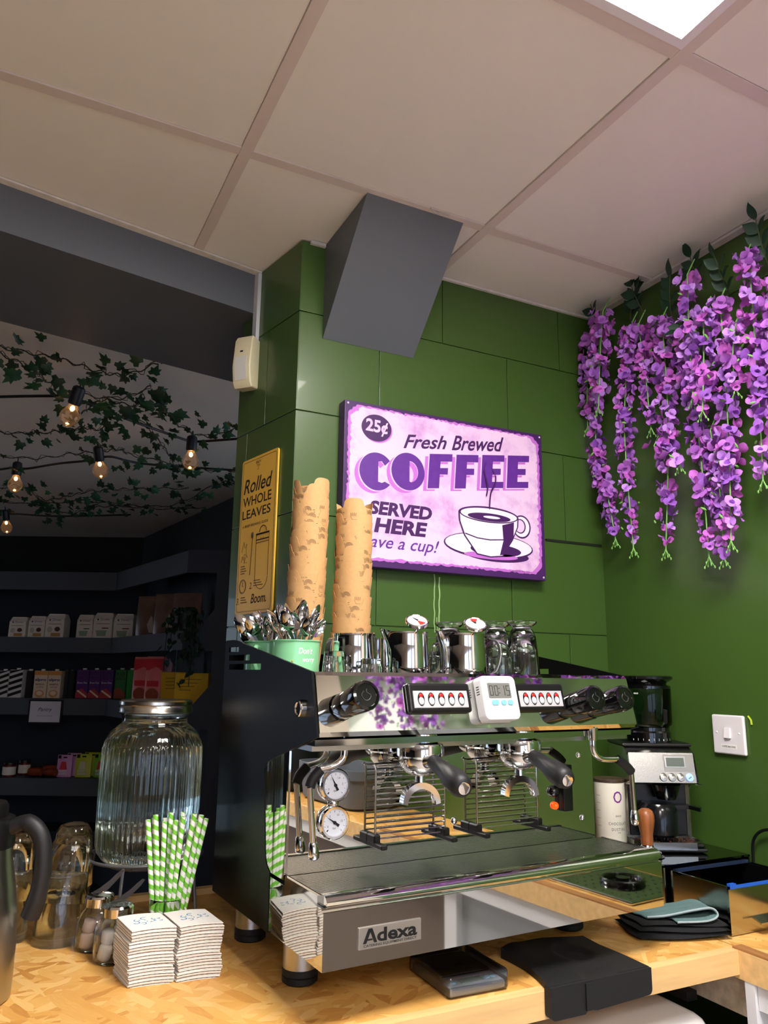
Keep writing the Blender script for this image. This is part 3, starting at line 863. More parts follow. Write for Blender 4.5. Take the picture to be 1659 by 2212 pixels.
cup_me, print_me = cup_meshes()
def cup_stack(base, top, n, label, group, sd):
    random.seed(sd)
    hstep = (top.z - CH - base.z)/(n-1)
    for k in range(n):
        f = k/(n-1)
        p = base.lerp(Vector((top.x, top.y, top.z-CH)), f)
        p.x += random.uniform(-0.0008, 0.0008); p.y += random.uniform(-0.0008, 0.0008)
        s = 1.06 - 0.05*f
        t = thing('paper_cup', label if k < n-1 else label.replace('nested in', 'topmost of'), 'paper cup', p, random.uniform(0, 2*PI), group)
        t.scale = (s, s, 1)
        inst('cup_body', cup_me, t); inst('printed_mark', print_me, t)
cup_stack(Vector((0.540, 1.431, TOP)), Vector((0.546, 1.428, 1.748)), 24, 'brown paper cup nested in the taller stack by the yellow sign', 'paper cups in the taller stack', 3)
cup_stack(Vector((0.624, 1.392, TOP)), Vector((0.627, 1.390, 1.706)), 20, 'brown paper cup nested in the shorter stack before the pink sign', 'paper cups in the shorter stack', 5)

# milk jugs
def jug(loc, label, rz, r=0.038, h=0.082):
    t = thing('milk_jug', label, 'jug', loc, rz, 'steel milk jugs')
    prof_o = [(0.0, 0.0), (r*1.0, 0.0), (r*1.06, 0.003), (r*1.05, h*0.35), (r*1.0, h*0.7), (r*0.97, h*0.93), (r*1.0, h)]
    prof_i = [(r*0.985, h), (r*0.955, h*0.93), (r*0.985, h*0.7), (r*1.035, h*0.35), (r*1.04, 0.004), (0.0, 0.002)]
    n = 40
    mb = MB().lathe(prof_o+prof_i, n)
    # pull the spout out along -x
    vv = []
    for (x, y, z) in mb.v:
        a = math.atan2(y, x); d = abs((a-PI+PI) % (2*PI)-PI); d = min(d, 2*PI-d)
        q = max(0.0, 1-d/0.5)*max(0.0, (z-h*0.55)/(h*0.45))
        rr = math.hypot(x, y)
        if rr > 1e-6:
            k = 1+0.42*q*q*(3-2*q)*0.8
            x *= k; y *= k; z += 0.006*q
        vv.append((x, y, z))
    mb.v = vv
    mb.build('body', CHROME, t, angle=50)
    hd = smooth_path([(r*0.98, 0, h*0.9), (r+0.022, 0, h*0.86), (r+0.029, 0, h*0.6), (r+0.020, 0, h*0.22), (r*1.02, 0, h*0.12)], 6)
    hb = MB()
    V = []; F = []
    for p in hd:
        for dy, dx in ((-0.006, 0.0), (0.006, 0.0), (0.006, 0.0018), (-0.006, 0.0018)): V.append((p.x+dx, dy, p.z))
    for i in range(len(hd)-1):
        for k in range(4): F.append((i*4+k, i*4+(k+1) % 4, i*4+4+(k+1) % 4, i*4+4+k))
    hb.add(V, F).build('handle', BRUSHED, t, angle=60)
    return t
j1 = Vector((0.578, 1.273, TOP)); j2 = Vector((0.668, 1.360, TOP)); j3 = Vector((0.652, 1.210, TOP)); j4 = Vector((0.748, 1.176, TOP))
jug(j1, 'plain steel milk jug behind the inverted shot glass', R(205), 0.0395, 0.080)
jug(j2, 'steel milk jug tucked behind between two other jugs', R(120), 0.034, 0.077)
jug(j3, 'steel milk jug with thermometer standing beside the plain jug', R(-8), 0.0385, 0.083)
jug(j4, 'steel milk jug with thermometer in front of the glass mugs', R(-12), 0.040, 0.082)
def thermometer(p, nrm, label, ang):
    t = thing('milk_thermometer', label, 'thermometer', p, 0, 'dial thermometers in the jugs')
    z = Vector(nrm).normalized(); x = Vector((RGT_H.x, RGT_H.y, -0.42)); x = (x-z*x.dot(z)).normalized(); y = z.cross(x)
    t.matrix_world = frame_mtx(p, x, y, z)
    MB().lathe([(0, -0.004), (0.018, -0.004), (0.0205, -0.001), (0.0205, 0.003), (0.019, 0.0045), (0.0175, 0.0035), (0, 0.0035)], 32).build('case', CHROME, t)
    d = MB().lathe([(0, 0.0037), (0.0174, 0.0037), (0.0174, 0.003)], 28).build('dial', DIAL, t)
    MB().prism([(0, 0)] + arc(0, 0, 0.0155, ang, ang+52, 8), 0.0038, 0.0042).build('red_sector', REDINK, d)
    nd = MB().prism([(math.cos(2.6)*0.013, math.sin(2.6)*0.013), (0.002, 0.002), (0.0005, -0.002)], 0.0043, 0.0047)
    for k in range(12):
        c, s = math.cos(k*PI/6), math.sin(k*PI/6)
        nd.prism([(c*0.0145-s*0.0003, s*0.0145+c*0.0003), (c*0.0145+s*0.0003, s*0.0145-c*0.0003), (c*0.0165+s*0.0003, s*0.0165-c*0.0003), (c*0.0165-s*0.0003, s*0.0165+c*0.0003)], 0.0038, 0.004)
    nd.build('scale', INK, d)
    MB().cyl((0, 0, -0.004), (0, 0, -0.085), 0.0019, n=8).build('probe', STEEL, t)
    MB().rbox(-0.003, 0.003, 0.004, 0.010, -0.03, -0.006, 0.0008, 1).build('clip', BRUSHED, t)
thermometer(Vector((0.651, 1.172, TOP+0.0985)), (-0.16, -0.50, 0.80), 'dial thermometer leaning in the jug beside the plain jug', -60)
thermometer(Vector((0.745, 1.132, TOP+0.095)), (-0.16, -0.50, 0.78), 'dial thermometer leaning in the jug by the glass mugs', 85)

# glasses
def shot_glass(loc, label, rb, rt, h):
    t = thing('shot_glass', label, 'shot glass', loc, 0, 'shot glasses')
    mb = MB()
    mb.lathe([(rb, 0.0), (rt, h-0.001), (rt-0.001, h), (0.0, h), ], 12).lathe([(rb, 0.0), (rb-0.0016, 0.0), (rt-0.003, h-0.009), (0.0, h-0.010)], 24)
    mb.build('glass', GLASS, t, angle=20)
shot_glass(Vector((0.511, 1.205, TOP)), 'thick shot glass upside down in front of the plain jug', 0.0222, 0.0172, 0.0465)
shot_glass(Vector((0.571, 1.186, TOP)), 'shorter shot glass standing between the jugs', 0.019, 0.018, 0.035)
def glass_mug(loc, label, rz):
    """footed glass mug upside down: mouth on the tray, foot up"""
    t = thing('glass_mug', label, 'glass mug', loc, rz, 'footed glass mugs upside down')
    o = [(0.0335, 0.0), (0.0325, 0.02), (0.030, 0.05), (0.0265, 0.085), (0.021, 0.097), (0.0175, 0.1), (0.019, 0.103), (0.0245, 0.106), (0.0285, 0.110), (0.0295, 0.1125), (0.028, 0.114), (0.0, 0.1125)]
    i = [(0.0335, 0.0), (0.0315, 0.0), (0.0302, 0.02), (0.0278, 0.05), (0.0235, 0.08), (0.013, 0.087), (0.0, 0.088)]
    MB().lathe(o, 36).lathe(i, 36).build('glass', GLASS, t, angle=50)
    MB().tube(smooth_path([(0.0325, 0, 0.022), (0.046, 0, 0.020), (0.052, 0, 0.040), (0.046, 0, 0.066), (0.0285, 0, 0.070)], 6), 0.0048, 10).build('handle', GLASS, t)
glass_mug(Vector((0.822, 1.345, TOP)), 'footed glass mug upside down behind the two thermometer jugs', R(200))
glass_mug(Vector((0.886, 1.272, TOP)), 'middle footed glass mug upside down beside the jug handle', R(180))
glass_mug(Vector((0.915, 1.226, TOP)), 'footed glass mug upside down nearest the black side panel', R(215))
def cut_tumbler(loc, label):
    t = thing('cut_glass_tumbler', label, 'tumbler', loc, 0.3, 'small ribbed tumblers')
    MB().lathe([(0.024, 0.0), (0.0235, 0.045), (0.021, 0.054), (0.0, 0.055)], 40, rfun=lambda a, i: 1+0.035*math.cos(10*a)).lathe([(0.0225, 0.0), (0.0215, 0.042), (0.0, 0.046)], 24).build('glass', GLASS, t)
cut_tumbler(Vector((0.842, 1.196, TOP)), 'small ribbed tumbler upside down beside the glass mugs')
cut_tumbler(Vector((0.765, 1.310, TOP)), 'small ribbed tumbler upside down between the jugs')

# kitchen timer on the machine head
hm = head_mtx(0.3245, 0.4205)
tmr = thing('kitchen_timer', 'white digital kitchen timer stuck on the machine front between the buttons', 'timer', (0, 0, 0))
tmr.matrix_world = mmx @ hm
def rrect(w, h, r, n=6):
    return arc(w-r, h-r, r, 0, 90, n)+arc(-w+r, h-r, r, 90, 180, n)+arc(-w+r, -h+r, r, 180, 270, n)+arc(w-r, -h+r, r, 270, 360, n)
WT = mat('timer_white', (238, 236, 238), 0.3, coat=0.2)
mb = MB()
lays = [(0.034, 0.034, 0.001), (0.036, 0.036, 0.003), (0.036, 0.036, 0.020), (0.0352, 0.0352, 0.0225), (0.033, 0.033, 0.0235)]
ring = [rrect(w, h, 0.009) for w, h, z in lays]
V = [(x, y, lays[k][2]) for k, rg in enumerate(ring) for x, y in rg]; nn = len(ring[0]); F = []
for k in range(len(lays)-1):
    for j in range(nn): F.append((k*nn+j, k*nn+(j+1) % nn, (k+1)*nn+(j+1) % nn, (k+1)*nn+j))
F += [tuple(range(nn-1, -1, -1)), tuple((len(lays)-1)*nn+j for j in range(nn))]
mb.add(V, F).build('body', WT, tmr, angle=40)
MB().rbox(-0.032, 0.030, -0.037, 0.034, -0.001, 0.004, 0.002, 1).build('magnet_back', mat('timer_back', (214, 206, 198), 0.4), tmr)
sc = MB().prism(rrect(0.0232, 0.0125, 0.002), 0.0235, 0.0242, mtx=Matrix.Translation((-0.001, 0.011, 0))).build('screen', mat('lcd_grey', (112, 112, 108), 0.2), tmr)
dg = MB()
SEG = {'0': 'abcdef', '1': 'bc', '5': 'acdfg'}
def seg7(ch, x, y, w, h):
    t = 0.0016
    S = {'a': (x, x+w, y+h-t, y+h), 'd': (x, x+w, y, y+t), 'g': (x, x+w, y+h/2-t/2, y+h/2+t/2), 'f': (x, x+t, y+h/2, y+h), 'b': (x+w-t, x+w, y+h/2, y+h), 'e': (x, x+t, y, y+h/2), 'c': (x+w-t, x+w, y, y+h/2)}
    for s in SEG[ch]:
        a, b, c, d = S[s]; e = 0.0003
        dg.box(a+e, b-e, c+e, d-e, 0.0242, 0.0245)
for ch, x in (('0', -0.0215), ('0', -0.0115), ('1', 0.0025), ('5', 0.0125)): seg7(ch, x, 0.0025, 0.0075, 0.017)
dg.box(-0.0022, -0.0006, 0.006, 0.0078, 0.0242, 0.0245).box(-0.0022, -0.0006, 0.0135, 0.0153, 0.0242, 0.0245)
dg.build('digits', INK, sc)
BLUEB = mat('blue_button', (120, 196, 236), 0.35)
for x, w in ((-0.0135, 0.0068), (0.004, 0.005), (0.0175, 0.005)):
    MB().prism(rrect(w, 0.0038, 0.0025, 4), 0.0235, 0.0255, mtx=Matrix.Translation((x, -0.0085, 0))).build('button', BLUEB, tmr)
pt = MB()
for x, w in ((-0.0135, 0.004), (0.004, 0.002), (0.0175, 0.004)): pt.box(x-w, x+w, -0.0182, -0.0168, 0.0234, 0.0237)
pt.box(-0.008, 0.006, 0.0275, 0.0295, 0.0234, 0.0237)
pt.build('print', mat('pale_grey_print', (190, 190, 194), 0.5), tmr)
gr = MB()
for k in range(4): gr.box(-0.0362, -0.0355, 0.006+k*0.004, 0.0075+k*0.004, 0.008, 0.016)
gr.build('speaker_slot', BLACKPL, tmr)

# ------------------------------------------------------------------ coffee sign on the back wall
PURP = mat('sign_purple_edge', (68, 30, 92), 0.45)
def sign_face_mat():
    M = mat('sign_pink', (238, 205, 236), 0.4)
    nt = M.node_tree; P = nt.nodes['Principled BSDF']; L = nt.links.new
    tc = nt.nodes.new('ShaderNodeTexCoord')
    n = nt.nodes.new('ShaderNodeTexNoise'); n.inputs['Scale'].default_value = 9; n.inputs['Detail'].default_value = 8; n.inputs['Roughness'].default_value = 0.65
    L(tc.outputs['Object'], n.inputs['Vector'])
    r = nt.nodes.new('ShaderNodeValToRGB')
    r.color_ramp.elements[0].position = 0.36; r.color_ramp.elements[0].color = rgb(200, 152, 208)
    r.color_ramp.elements[1].position = 0.52; r.color_ramp.elements[1].color = rgb(232, 198, 230)
    L(n.outputs['Fac'], r.inputs['Fac']); L(r.outputs['Color'], P.inputs['Base Color'])
    return M
SPINK = sign_face_mat()
SW_, SH_ = 0.588, 0.401
sign = thing('coffee_sign', 'pink and purple box sign reading COFFEE with a cup, on the green wall', 'sign', (0.69, 1.602, 1.607))
MB().rbox(0, SW_, 0.0, 0.0348, 0, SH_, 0.002, 2).build('panel', PURP, sign)
smx = frame_mtx((0, -0.0002, 0), (1, 0, 0), (0, 0, 1), (0, -1, 0))      # x right, y up, z out
random.seed(8)
def ragged(x0, x1, y0, y1, amp, r, step=0.006):
    P = []
    base = []
    def seg(a, b):
        d = Vector(b)-Vector(a); k = max(2, int(d.length/step))
        for i in range(k): base.append((Vector(a)+d*i/k))
    c = [(x0+r, y0), (x1-r, y0), (x1, y0+r), (x1, y1-r), (x1-r, y1), (x0+r, y1), (x0, y1-r), (x0, y0+r)]
    for i in range(8): seg(c[i], c[(i+1) % 8])
    cx, cy = (x0+x1)/2, (y0+y1)/2
    for p in base:
        d = (Vector((cx, cy))-p).normalized()*abs(random.gauss(0, amp))
        P.append((p.x+d.x, p.y+d.y))
    return P
MB().prism(ragged(0.008, SW_-0.010, 0.014, SH_-0.007, 0.0025, 0.022), 0.0, 0.0004, mtx=smx).build('worn_edge', mat('sign_orchid', (192, 110, 204), 0.45), sign)
MB().prism(ragged(0.014, SW_-0.017, 0.020, SH_-0.011, 0.003, 0.026), 0.0004, 0.0008, mtx=smx).build('face', SPINK, sign)
DP = mat('sign_deep_purple', (66, 26, 88), 0.45); MP = mat('sign_mid_purple', (94, 42, 140), 0.45, var=0.1, vscale=60); LP = mat('sign_orchid')
SWHITE = mat('sign_white', (236, 226, 240), 0.45)
def el(cx, cy, rx, ry, n=36, a0=0, a1=360):
    return [(cx+rx*math.cos(R(a0+(a1-a0)*i/n)), cy+ry*math.sin(R(a0+(a1-a0)*i/n))) for i in range(n if a1-a0 == 360 else n+1)]
z1 = 0.0008
MB().prism(el(0.088, 0.338, 0.0405, 0.034), z1, z1+0.0002, mtx=smx).build('disc_shadow', LP, sign)
MB().prism(el(0.085, 0.341, 0.0405, 0.034), z1+0.0002, z1+0.0005, mtx=smx).build('disc', DP, sign)
mb = MB(); text(mb, '25¢', 1, smx @ Matrix.Translation((0.086, 0.342, z1+0.0007)) @ Matrix.Rotation(R(-2), 4, 'Z'), width=0.060, height=0.040, bold=0.03)
mb.build('price_lettering', SPINK, sign)
SHR = Matrix(((1, 0, 0, 0), (0.12, 1, 0, 0), (0, 0, 1, 0), (0, 0, 0, 1)))
for s_, x, y, w, h in (('Fresh', 0.222, 0.326, 0.125, 0.036), ('Brewed', 0.380, 0.345, 0.162, 0.040)):
    mb = MB(); text(mb, s_, 1, smx @ Matrix.Translation((x, y, z1+0.0003)) @ SHR, width=w, height=h, shear=0.35, bold=0.018)
    mb.build('script_lettering', DP, sign)
# COFFEE block letters with a drop shadow
def letters():
    h = 0.09
    out = []
    outer = el(0.0, h/2, 0.046, 0.047, 40, 40, 322)
    C = outer + [(0.022, 0.022), (0.014, 0.018), (0.004, 0.020), (0.004, 0.070), (0.013, 0.072), (0.022, 0.062)]
    out.append(('C', [(0.087+x, 0.187+y) for x, y in C], None))
    O = [(0.173+x, 0.198+y) for x, y in el(0, h/2, 0.0465, 0.0475, 44)]
    Oh = [(0.173+x, 0.198+y) for x, y in ([(0.004, 0.020)] + el(0.004, h/2, 0.024, 0.027, 16, -78, 78) + [(0.004, 0.072)])]
    out.append(('O', O, Oh))
    F_ = [(0, 0), (0.033, 0), (0.033, 0.036), (0.056, 0.036), (0.056, 0.053), (0.033, 0.053), (0.033, 0.070), (0.067, 0.070), (0.067, h), (0, h)]
    E_ = [(0, 0), (0.070, 0), (0.070, 0.017), (0.034, 0.017), (0.034, 0.036), (0.060, 0.036), (0.060, 0.053), (0.034, 0.053), (0.034, 0.072), (0.070, 0.072), (0.070, h), (0, h)]
    for nm, P, x, y in (('F', F_, 0.228, 0.207), ('F', F_, 0.307, 0.216), ('E', E_, 0.386, 0.2265), ('E', E_, 0.467, 0.2365)):
        out.append((nm, [(x+a+b*0.07, y+b+a*0.125) for a, b in P], None))
    return out
for nm, P, H in letters():
    for dx, dy, zz, m_, nme in ((-0.0125, -0.008, 0.0, LP, 'letter_shadow'), (-0.002, -0.0015, 0.0002, SPINK, 'letter_outline'), (0, 0, 0.0004, MP, 'letter')):
        g = 0.0018 if nme == 'letter_outline' else 0
        if nme == 'letter_outline':
            cx = sum(p[0] for p in P)/len(P); cy = sum(p[1] for p in P)/len(P)
            Q = [(cx+(x-cx)*1.03+dx, cy+(y-cy)*1.03+dy) for x, y in P]; HH = None
        else:
            Q = [(x+dx, y+dy) for x, y in P]; HH = [(x+dx, y+dy) for x, y in H] if H else None
        if nme == 'letter_outline' and H: HH = [(x-0.001, y-0.001) for x, y in H]
        MB().prism(Q, z1+zz, z1+zz+0.0003, holes=[HH] if HH else (), mtx=smx).build(nme, m_, sign, angle=10)
for s_, x, y, w, h in (('SERVED', 0.155, 0.143, 0.172, 0.034), ('HERE', 0.155, 0.101, 0.146, 0.036)):
    mb = MB(); text(mb, s_, 1, smx @ Matrix.Translation((x, y, z1+0.0003)), width=w, height=h, shear=0.15, bold=0.045); mb.build('bold_lettering', DP, sign)
mb = MB(); text(mb, 'Have a cup!', 1, smx @ Matrix.Translation((0.150, 0.057, z1+0.0003)), width=0.222, height=0.04, shear=0.35, bold=0.008); mb.build('script_lettering', MP, sign)
mb = MB(); text(mb, 'MADE IN THE USA', 1, smx @ Matrix.Translation((0.507, 0.019, z1+0.0003)), width=0.054, height=0.0042, spacing=1.2); mb.build('small_lettering', DP, sign)
# cup picture
def pic(pts, m_, zz, name, holes=()): MB().prism(pts, z1+zz, z1+zz+0.0003, holes=holes, mtx=smx).build(name, m_, sign, angle=10)
pic(el(0.435, 0.055, 0.098, 0.017), DP, 0.0, 'saucer_shadow')
pic(el(0.4105, 0.0775, 0.1365, 0.034), DP, 0.0003, 'saucer_line')
pic(el(0.4105, 0.0790, 0.1325, 0.0300), SWHITE, 0.0006, 'saucer')
pic(el(0.415, 0.0525, 0.082, 0.009), LP, 0.0009, 'saucer_band')
pic(el(0.43, 0.068, 0.078, 0.016), DP, 0.0009, 'cup_shade')
pic(el(0.512, 0.137, 0.029, 0.031), DP, 0.0009, 'handle_line')
pic(el(0.511, 0.137, 0.0255, 0.0270), SWHITE, 0.0012, 'handle_picture')
pic(el(0.507, 0.138, 0.0175, 0.0195), DP, 0.0015, 'handle_line')
pic(el(0.506, 0.138, 0.0145, 0.0165), SPINK, 0.0018, 'handle_gap')
cupo = el(0.409, 0.158, 0.0925, 0.0215, 24, 0, 180) + [(0.318, 0.135), (0.333, 0.098), (0.370, 0.053), (0.412, 0.048), (0.450, 0.053), (0.482, 0.098), (0.500, 0.135)]
cupi = [(0.409+(x-0.409)*0.955, 0.113+(y-0.113)*0.955) for x, y in cupo]
pic(cupo, DP, 0.0021, 'cup_line'); pic(cupi, SWHITE, 0.0024, 'cup_picture')
pic([(0.449, 0.135), (0.486, 0.146), (0.484, 0.110), (0.472, 0.085), (0.452, 0.058), (0.440, 0.056), (0.452, 0.095)], DP, 0.0027, 'cup_shade')
pic([(0.336, 0.102), (0.372, 0.0935), (0.410, 0.0915), (0.452, 0.0955), (0.452, 0.0985), (0.410, 0.0945), (0.372, 0.0965), (0.335, 0.1055)], DP, 0.0027, 'cup_band')
pic(el(0.409, 0.157, 0.090, 0.0195), DP, 0.0030, 'cup_line'); pic(el(0.409, 0.1575, 0.0865, 0.0170), SWHITE, 0.0033, 'cup_rim')
pic(el(0.409, 0.1515, 0.066, 0.0105), DP, 0.0036, 'coffee_picture'); pic(el(0.416, 0.152, 0.026, 0.0035), SWHITE, 0.0039, 'coffee_shine')
def wisp(pts, name):
    P = smooth_path([(x, y, 0) for x, y, w in pts], 5); n = len(P)
    ws = [pts[min(int(i/5), len(pts)-1)][2] for i in range(n)]
    l = []; r_ = []
    for i, p in enumerate(P):
        d = (P[min(i+1, n-1)]-P[max(i-1, 0)]); q = Vector((-d.y, d.x)).normalized()*ws[i]
        l.append((p.x+q.x, p.y+q.y)); r_.append((p.x-q.x, p.y-q.y))
    pic(l+r_[::-1], DP, 0.0042, name)
wisp([(0.401, 0.297, 0.0008), (0.395, 0.275, 0.002), (0.401, 0.25, 0.0026), (0.405, 0.23, 0.002), (0.400, 0.205, 0.0006)], 'steam_picture')
wisp([(0.419, 0.282, 0.0008), (0.430, 0.262, 0.002), (0.427, 0.24, 0.0026), (0.414, 0.215, 0.002), (0.409, 0.172, 0.0006)], 'steam_picture')
for x, y in ((0.008, SH_-0.008), (SW_-0.008, SH_-0.008), (SW_-0.008, 0.008)):
    MB().sphere((x, -0.001, y), (0.0028, 0.0015, 0.0028), 12, 8).build('pin', mat('sign_pin', (225, 222, 225), 0.3), sign)

# ------------------------------------------------------------------ yellow brewing sign on the wall return
YEL = mat('yellow_enamel', (238, 190, 72), 0.35, var=0.04, vscale=6)
o_ = PA + pd*0.2465 + pn*0.0012 + Vector((0, 0, 1.5))
ysg = thing('brewing_sign', 'tall yellow tin sign reading Rolled Whole Leaves on the narrow green wall', 'sign', o_)
ymx = frame_mtx((0, 0, 0), -pd, (0, 0, 1), pn)              # x right, y up, z out of the wall
YW, YH = 0.1815, 0.395
MB().prism(rrect(YW/2, YH/2, 0.008, 5), 0.0, 0.004, mtx=ymx @ Matrix.Translation((YW/2, YH/2, 0))).build('plate', YEL, ysg)
def yt(s_, x0, x1, y, h, **kw):
    mb = MB(); text(mb, s_, 1, ymx @ Matrix.Translation(((x0+x1)/2, y, 0.0043)), width=x1-x0, height=h, **kw); mb.build('lettering', YINK, ysg)
YINK = mat('brown_black_ink', (44, 26, 16), 0.6)
ln = MB()
pts = [ymx @ Vector((x+YW/2, y+YH/2, 0.0041)) for x, y in rrect(YW/2-0.007, YH/2-0.007, 0.006, 4)]
ln.tube(pts, 0.0005, 4, closed=True); ln.build('border_line', YINK, ysg)
yt('BREW', 0.073, 0.099, 0.379, 0.007); yt('TEA', 0.077, 0.095, 0.370, 0.006); yt('CO', 0.081, 0.090, 0.361, 0.006)
yt('Rolled', 0.015, 0.158, 0.323, 0.038, shear=0.25, bold=0.012)
yt('WHOLE', 0.014, 0.157, 0.283, 0.025, bold=0.012); yt('LEAVES', 0.014, 0.156, 0.250, 0.023, bold=0.012)
yt('A BRIEF BREWING GUIDE', 0.018, 0.147, 0.220, 0.0065, bold=0.005)
dr = MB()
def line(pts, w=0.0007):
    dr.tube([ymx @ Vector((x, y, 0.0041)) for x, y in pts], w, 4)
line([(0.092, 0.19), (0.093, 0.085)]); line([(0.155, 0.19), (0.154, 0.087)]); line(arc(0.1235, 0.088, 0.031, 185, 355, 10)); line([(0.092, 0.178), (0.155, 0.178)], 0.0014); line([(0.092, 0.171), (0.155, 0.171)])
line([(0.092, 0.192), (0.156, 0.192)], 0.0022); line(arc(0.124, 0.193, 0.018, 10, 170, 8), 0.0012); line(arc(0.121, 0.183, 0.006, 180, 360, 6))
line([(0.073, 0.185), (0.067, 0.095)], 0.0009)
dr.sphere(ymx @ Vector((0.073, 0.193, 0.0041)), (0.004, 0.004, 0.008), 10, 8)
line(arc(0.033, 0.069, 0.017, 0, 360, 20)); line(arc(0.033, 0.069, 0.0145, 0, 360, 20), 0.0004); line([(0.033, 0.08), (0.033, 0.069), (0.037, 0.069)])
line(smooth_path([(0.02, 0.155, 0), (0.03, 0.18, 0), (0.036, 0.165, 0), (0.045, 0.175, 0), (0.043, 0.155, 0), (0.05, 0.14, 0), (0.035, 0.15, 0), (0.03, 0.135, 0), (0.025, 0.145, 0), (0.02, 0.13, 0)], 3) and [(p.x, p.y) for p in smooth_path([(0.02, 0.155, 0), (0.03, 0.18, 0), (0.036, 0.165, 0), (0.045, 0.175, 0), (0.043, 0.155, 0), (0.05, 0.14, 0), (0.035, 0.15, 0), (0.03, 0.135, 0), (0.025, 0.145, 0), (0.02, 0.13, 0)], 3)], 0.0005)
dr.build('line_drawing', YINK, ysg)
for s_, x, y in (('1.', 0.041, 0.134), ('2.', 0.075, 0.068), ('3.', 0.012, 0.033)): yt(s_, x-0.007, x+0.007, y, 0.016, shear=0.2)
fine = MB()
for (x, y, w, n_) in ((0.018, 0.118, 0.03, 4), (0.088, 0.078, 0.045, 3), (0.026, 0.04, 0.032, 3)):
    for k in range(n_): fine.box(x, x+w*(0.7+0.3*((k*7) % 3)/2), y-k*0.006, y-k*0.006+0.0024, 0.004, 0.0042, mtx=ymx)
fine.build('fine_print', mat('brown_fine_print', (120, 88, 34), 0.6), ysg)
yt('Boom.', 0.078, 0.153, 0.036, 0.023, shear=0.25, bold=0.012)

# ------------------------------------------------------------------ motion sensor and its cable trunking
sp_ = PA + pd*0.217 + pn*0.018 + Vector((0, 0, 2.080))
CREAM = mat('aged_cream_plastic', (216, 206, 170), 0.4)
pir = thing('motion_sensor', 'cream motion sensor on the green wall corner below the trunking', 'motion sensor', sp_)
_nn = (Matrix.Rotation(R(30), 3, 'Z') @ pn).normalized(); _xx = Vector((-_nn.y, _nn.x, 0))
pmx = frame_mtx((0, 0, 0), _xx, (0, 0, 1), _nn)              # x right, y up, z out
def bev_prism(outline, t0, t1, axes, off, seg, mtx, sel):
    q = MB().prism(outline, t0, t1, axes)
    b = bmesh.new()
    vs = [b.verts.new(v) for v in q.v]
    for f in q.f: b.faces.new([vs[i] for i in f])
    bmesh.ops.recalc_face_normals(b, faces=b.faces[:])
    bmesh.ops.bevel(b, geom=[e for e in b.edges if sel(e)], offset=off, segments=seg, affect='EDGES', profile=0.6)
    return MB().frombm(b, mtx)
body = [(-0.012, 0.004), (-0.012, 0.138), (0.022, 0.142), (0.030, 0.13), (0.035, 0.085), (0.038, 0.055), (0.031, 0.012), (0.022, 0.0)]
flat = lambda e: abs(e.verts[0].co.x-e.verts[1].co.x) < 1e-6
bev_prism(body, -0.027, 0.027, 'zyx', 0.006, 3, pmx, flat).build('body', CREAM, pir, angle=30)
MB().prism([(0.0338, 0.018), (0.0392, 0.052), (0.0365, 0.082), (0.034, 0.08)], -0.018, 0.016, 'zyx', mtx=pmx).build('lens', mat('pir_lens', (206, 204, 196), 0.3), pir)
MB().box(-0.006, 0.002, 0.095, 0.099, 0.0325, 0.0345, mtx=pmx).build('indicator', BLACKPL, pir)
tk = PA + pd*0.213
tag(MB().box(-0.010, 0.010, 2.222, CEIL-0.005, 0.0, 0.010, mtx=frame_mtx((tk.x, tk.y, 0), -pd, (0, 0, 1), pn)).build('cable_trunking', mat('white_trunking', (206, 206, 208), 0.5)), 'slim white cable trunking running from ceiling to the motion sensor', 'trunking')
# ------------------------------------------------------------------ left end of the worktop
# drinks dispenser jar on a wire stand
dc = Vector((0.305, 1.640, CT))
st = thing('dispenser_stand', 'grey wire stand holding up the ribbed drinks jar', 'jar stand', dc)
WIRE = mat('grey_wire', (120, 120, 122), 0.4, 0.6)
MB().torus((0, 0, 0.112), 0.108, 0.0032, 48, 8).build('ring', WIRE, st)
MB().torus((0, 0, 0.098), 0.070, 0.0028, 40, 8).build('inner_ring', WIRE, st)
for (fx, fy) in ((-0.096, 0.074), (0.111, 0.045), (-0.062, -0.105), (0.085, -0.085)):
    a = math.atan2(fy, fx)
    MB().tube([(0.070*math.cos(a), 0.070*math.sin(a), 0.098), (0.104*math.cos(a), 0.104*math.sin(a), 0.108), (0.108*math.cos(a), 0.108*math.sin(a), 0.111), (fx, fy, 0.003)], 0.0032, 8).build('leg', WIRE, st)
dj = thing('drinks_dispenser', 'large ribbed glass drinks jar with silver screw lid on wire stand', 'dispenser jar', dc)
def flute(a, i): return 1 + 0.013*math.cos(56*a)
JG = mat('jar_glass', (238, 246, 242), 0.015, trans=1.0, ior=1.45)
n_ = 336
outer = [(0.0, 0.101), (0.060, 0.101), (0.086, 0.108), (0.096, 0.122)]
rib = [(0.0985, 0.135), (0.100, 0.2), (0.1005, 0.27), (0.0995, 0.312)]
sh = [(0.097, 0.325), (0.088, 0.342), (0.075, 0.353), (0.0665, 0.360), (0.0655, 0.372), (0.068, 0.376), (0.068, 0.380)]
prof = outer+rib+sh
k0, k1 = len(outer), len(outer)+len(rib)
mb = MB().lathe(prof, n_, rfun=lambda a, i: 0.965*(flute(a, i) if k0 <= i < k1 else 1))
inner = [(0.064, 0.380), (0.0625, 0.362), (0.072, 0.350), (0.085, 0.338), (0.0935, 0.322), (0.096, 0.30), (0.0965, 0.2), (0.095, 0.135), (0.082, 0.114), (0.058, 0.107), (0.0, 0.107)]
mb.lathe([(r*0.955, z) for r, z in inner], 96)
mb.build('jar', JG, dj, angle=60)
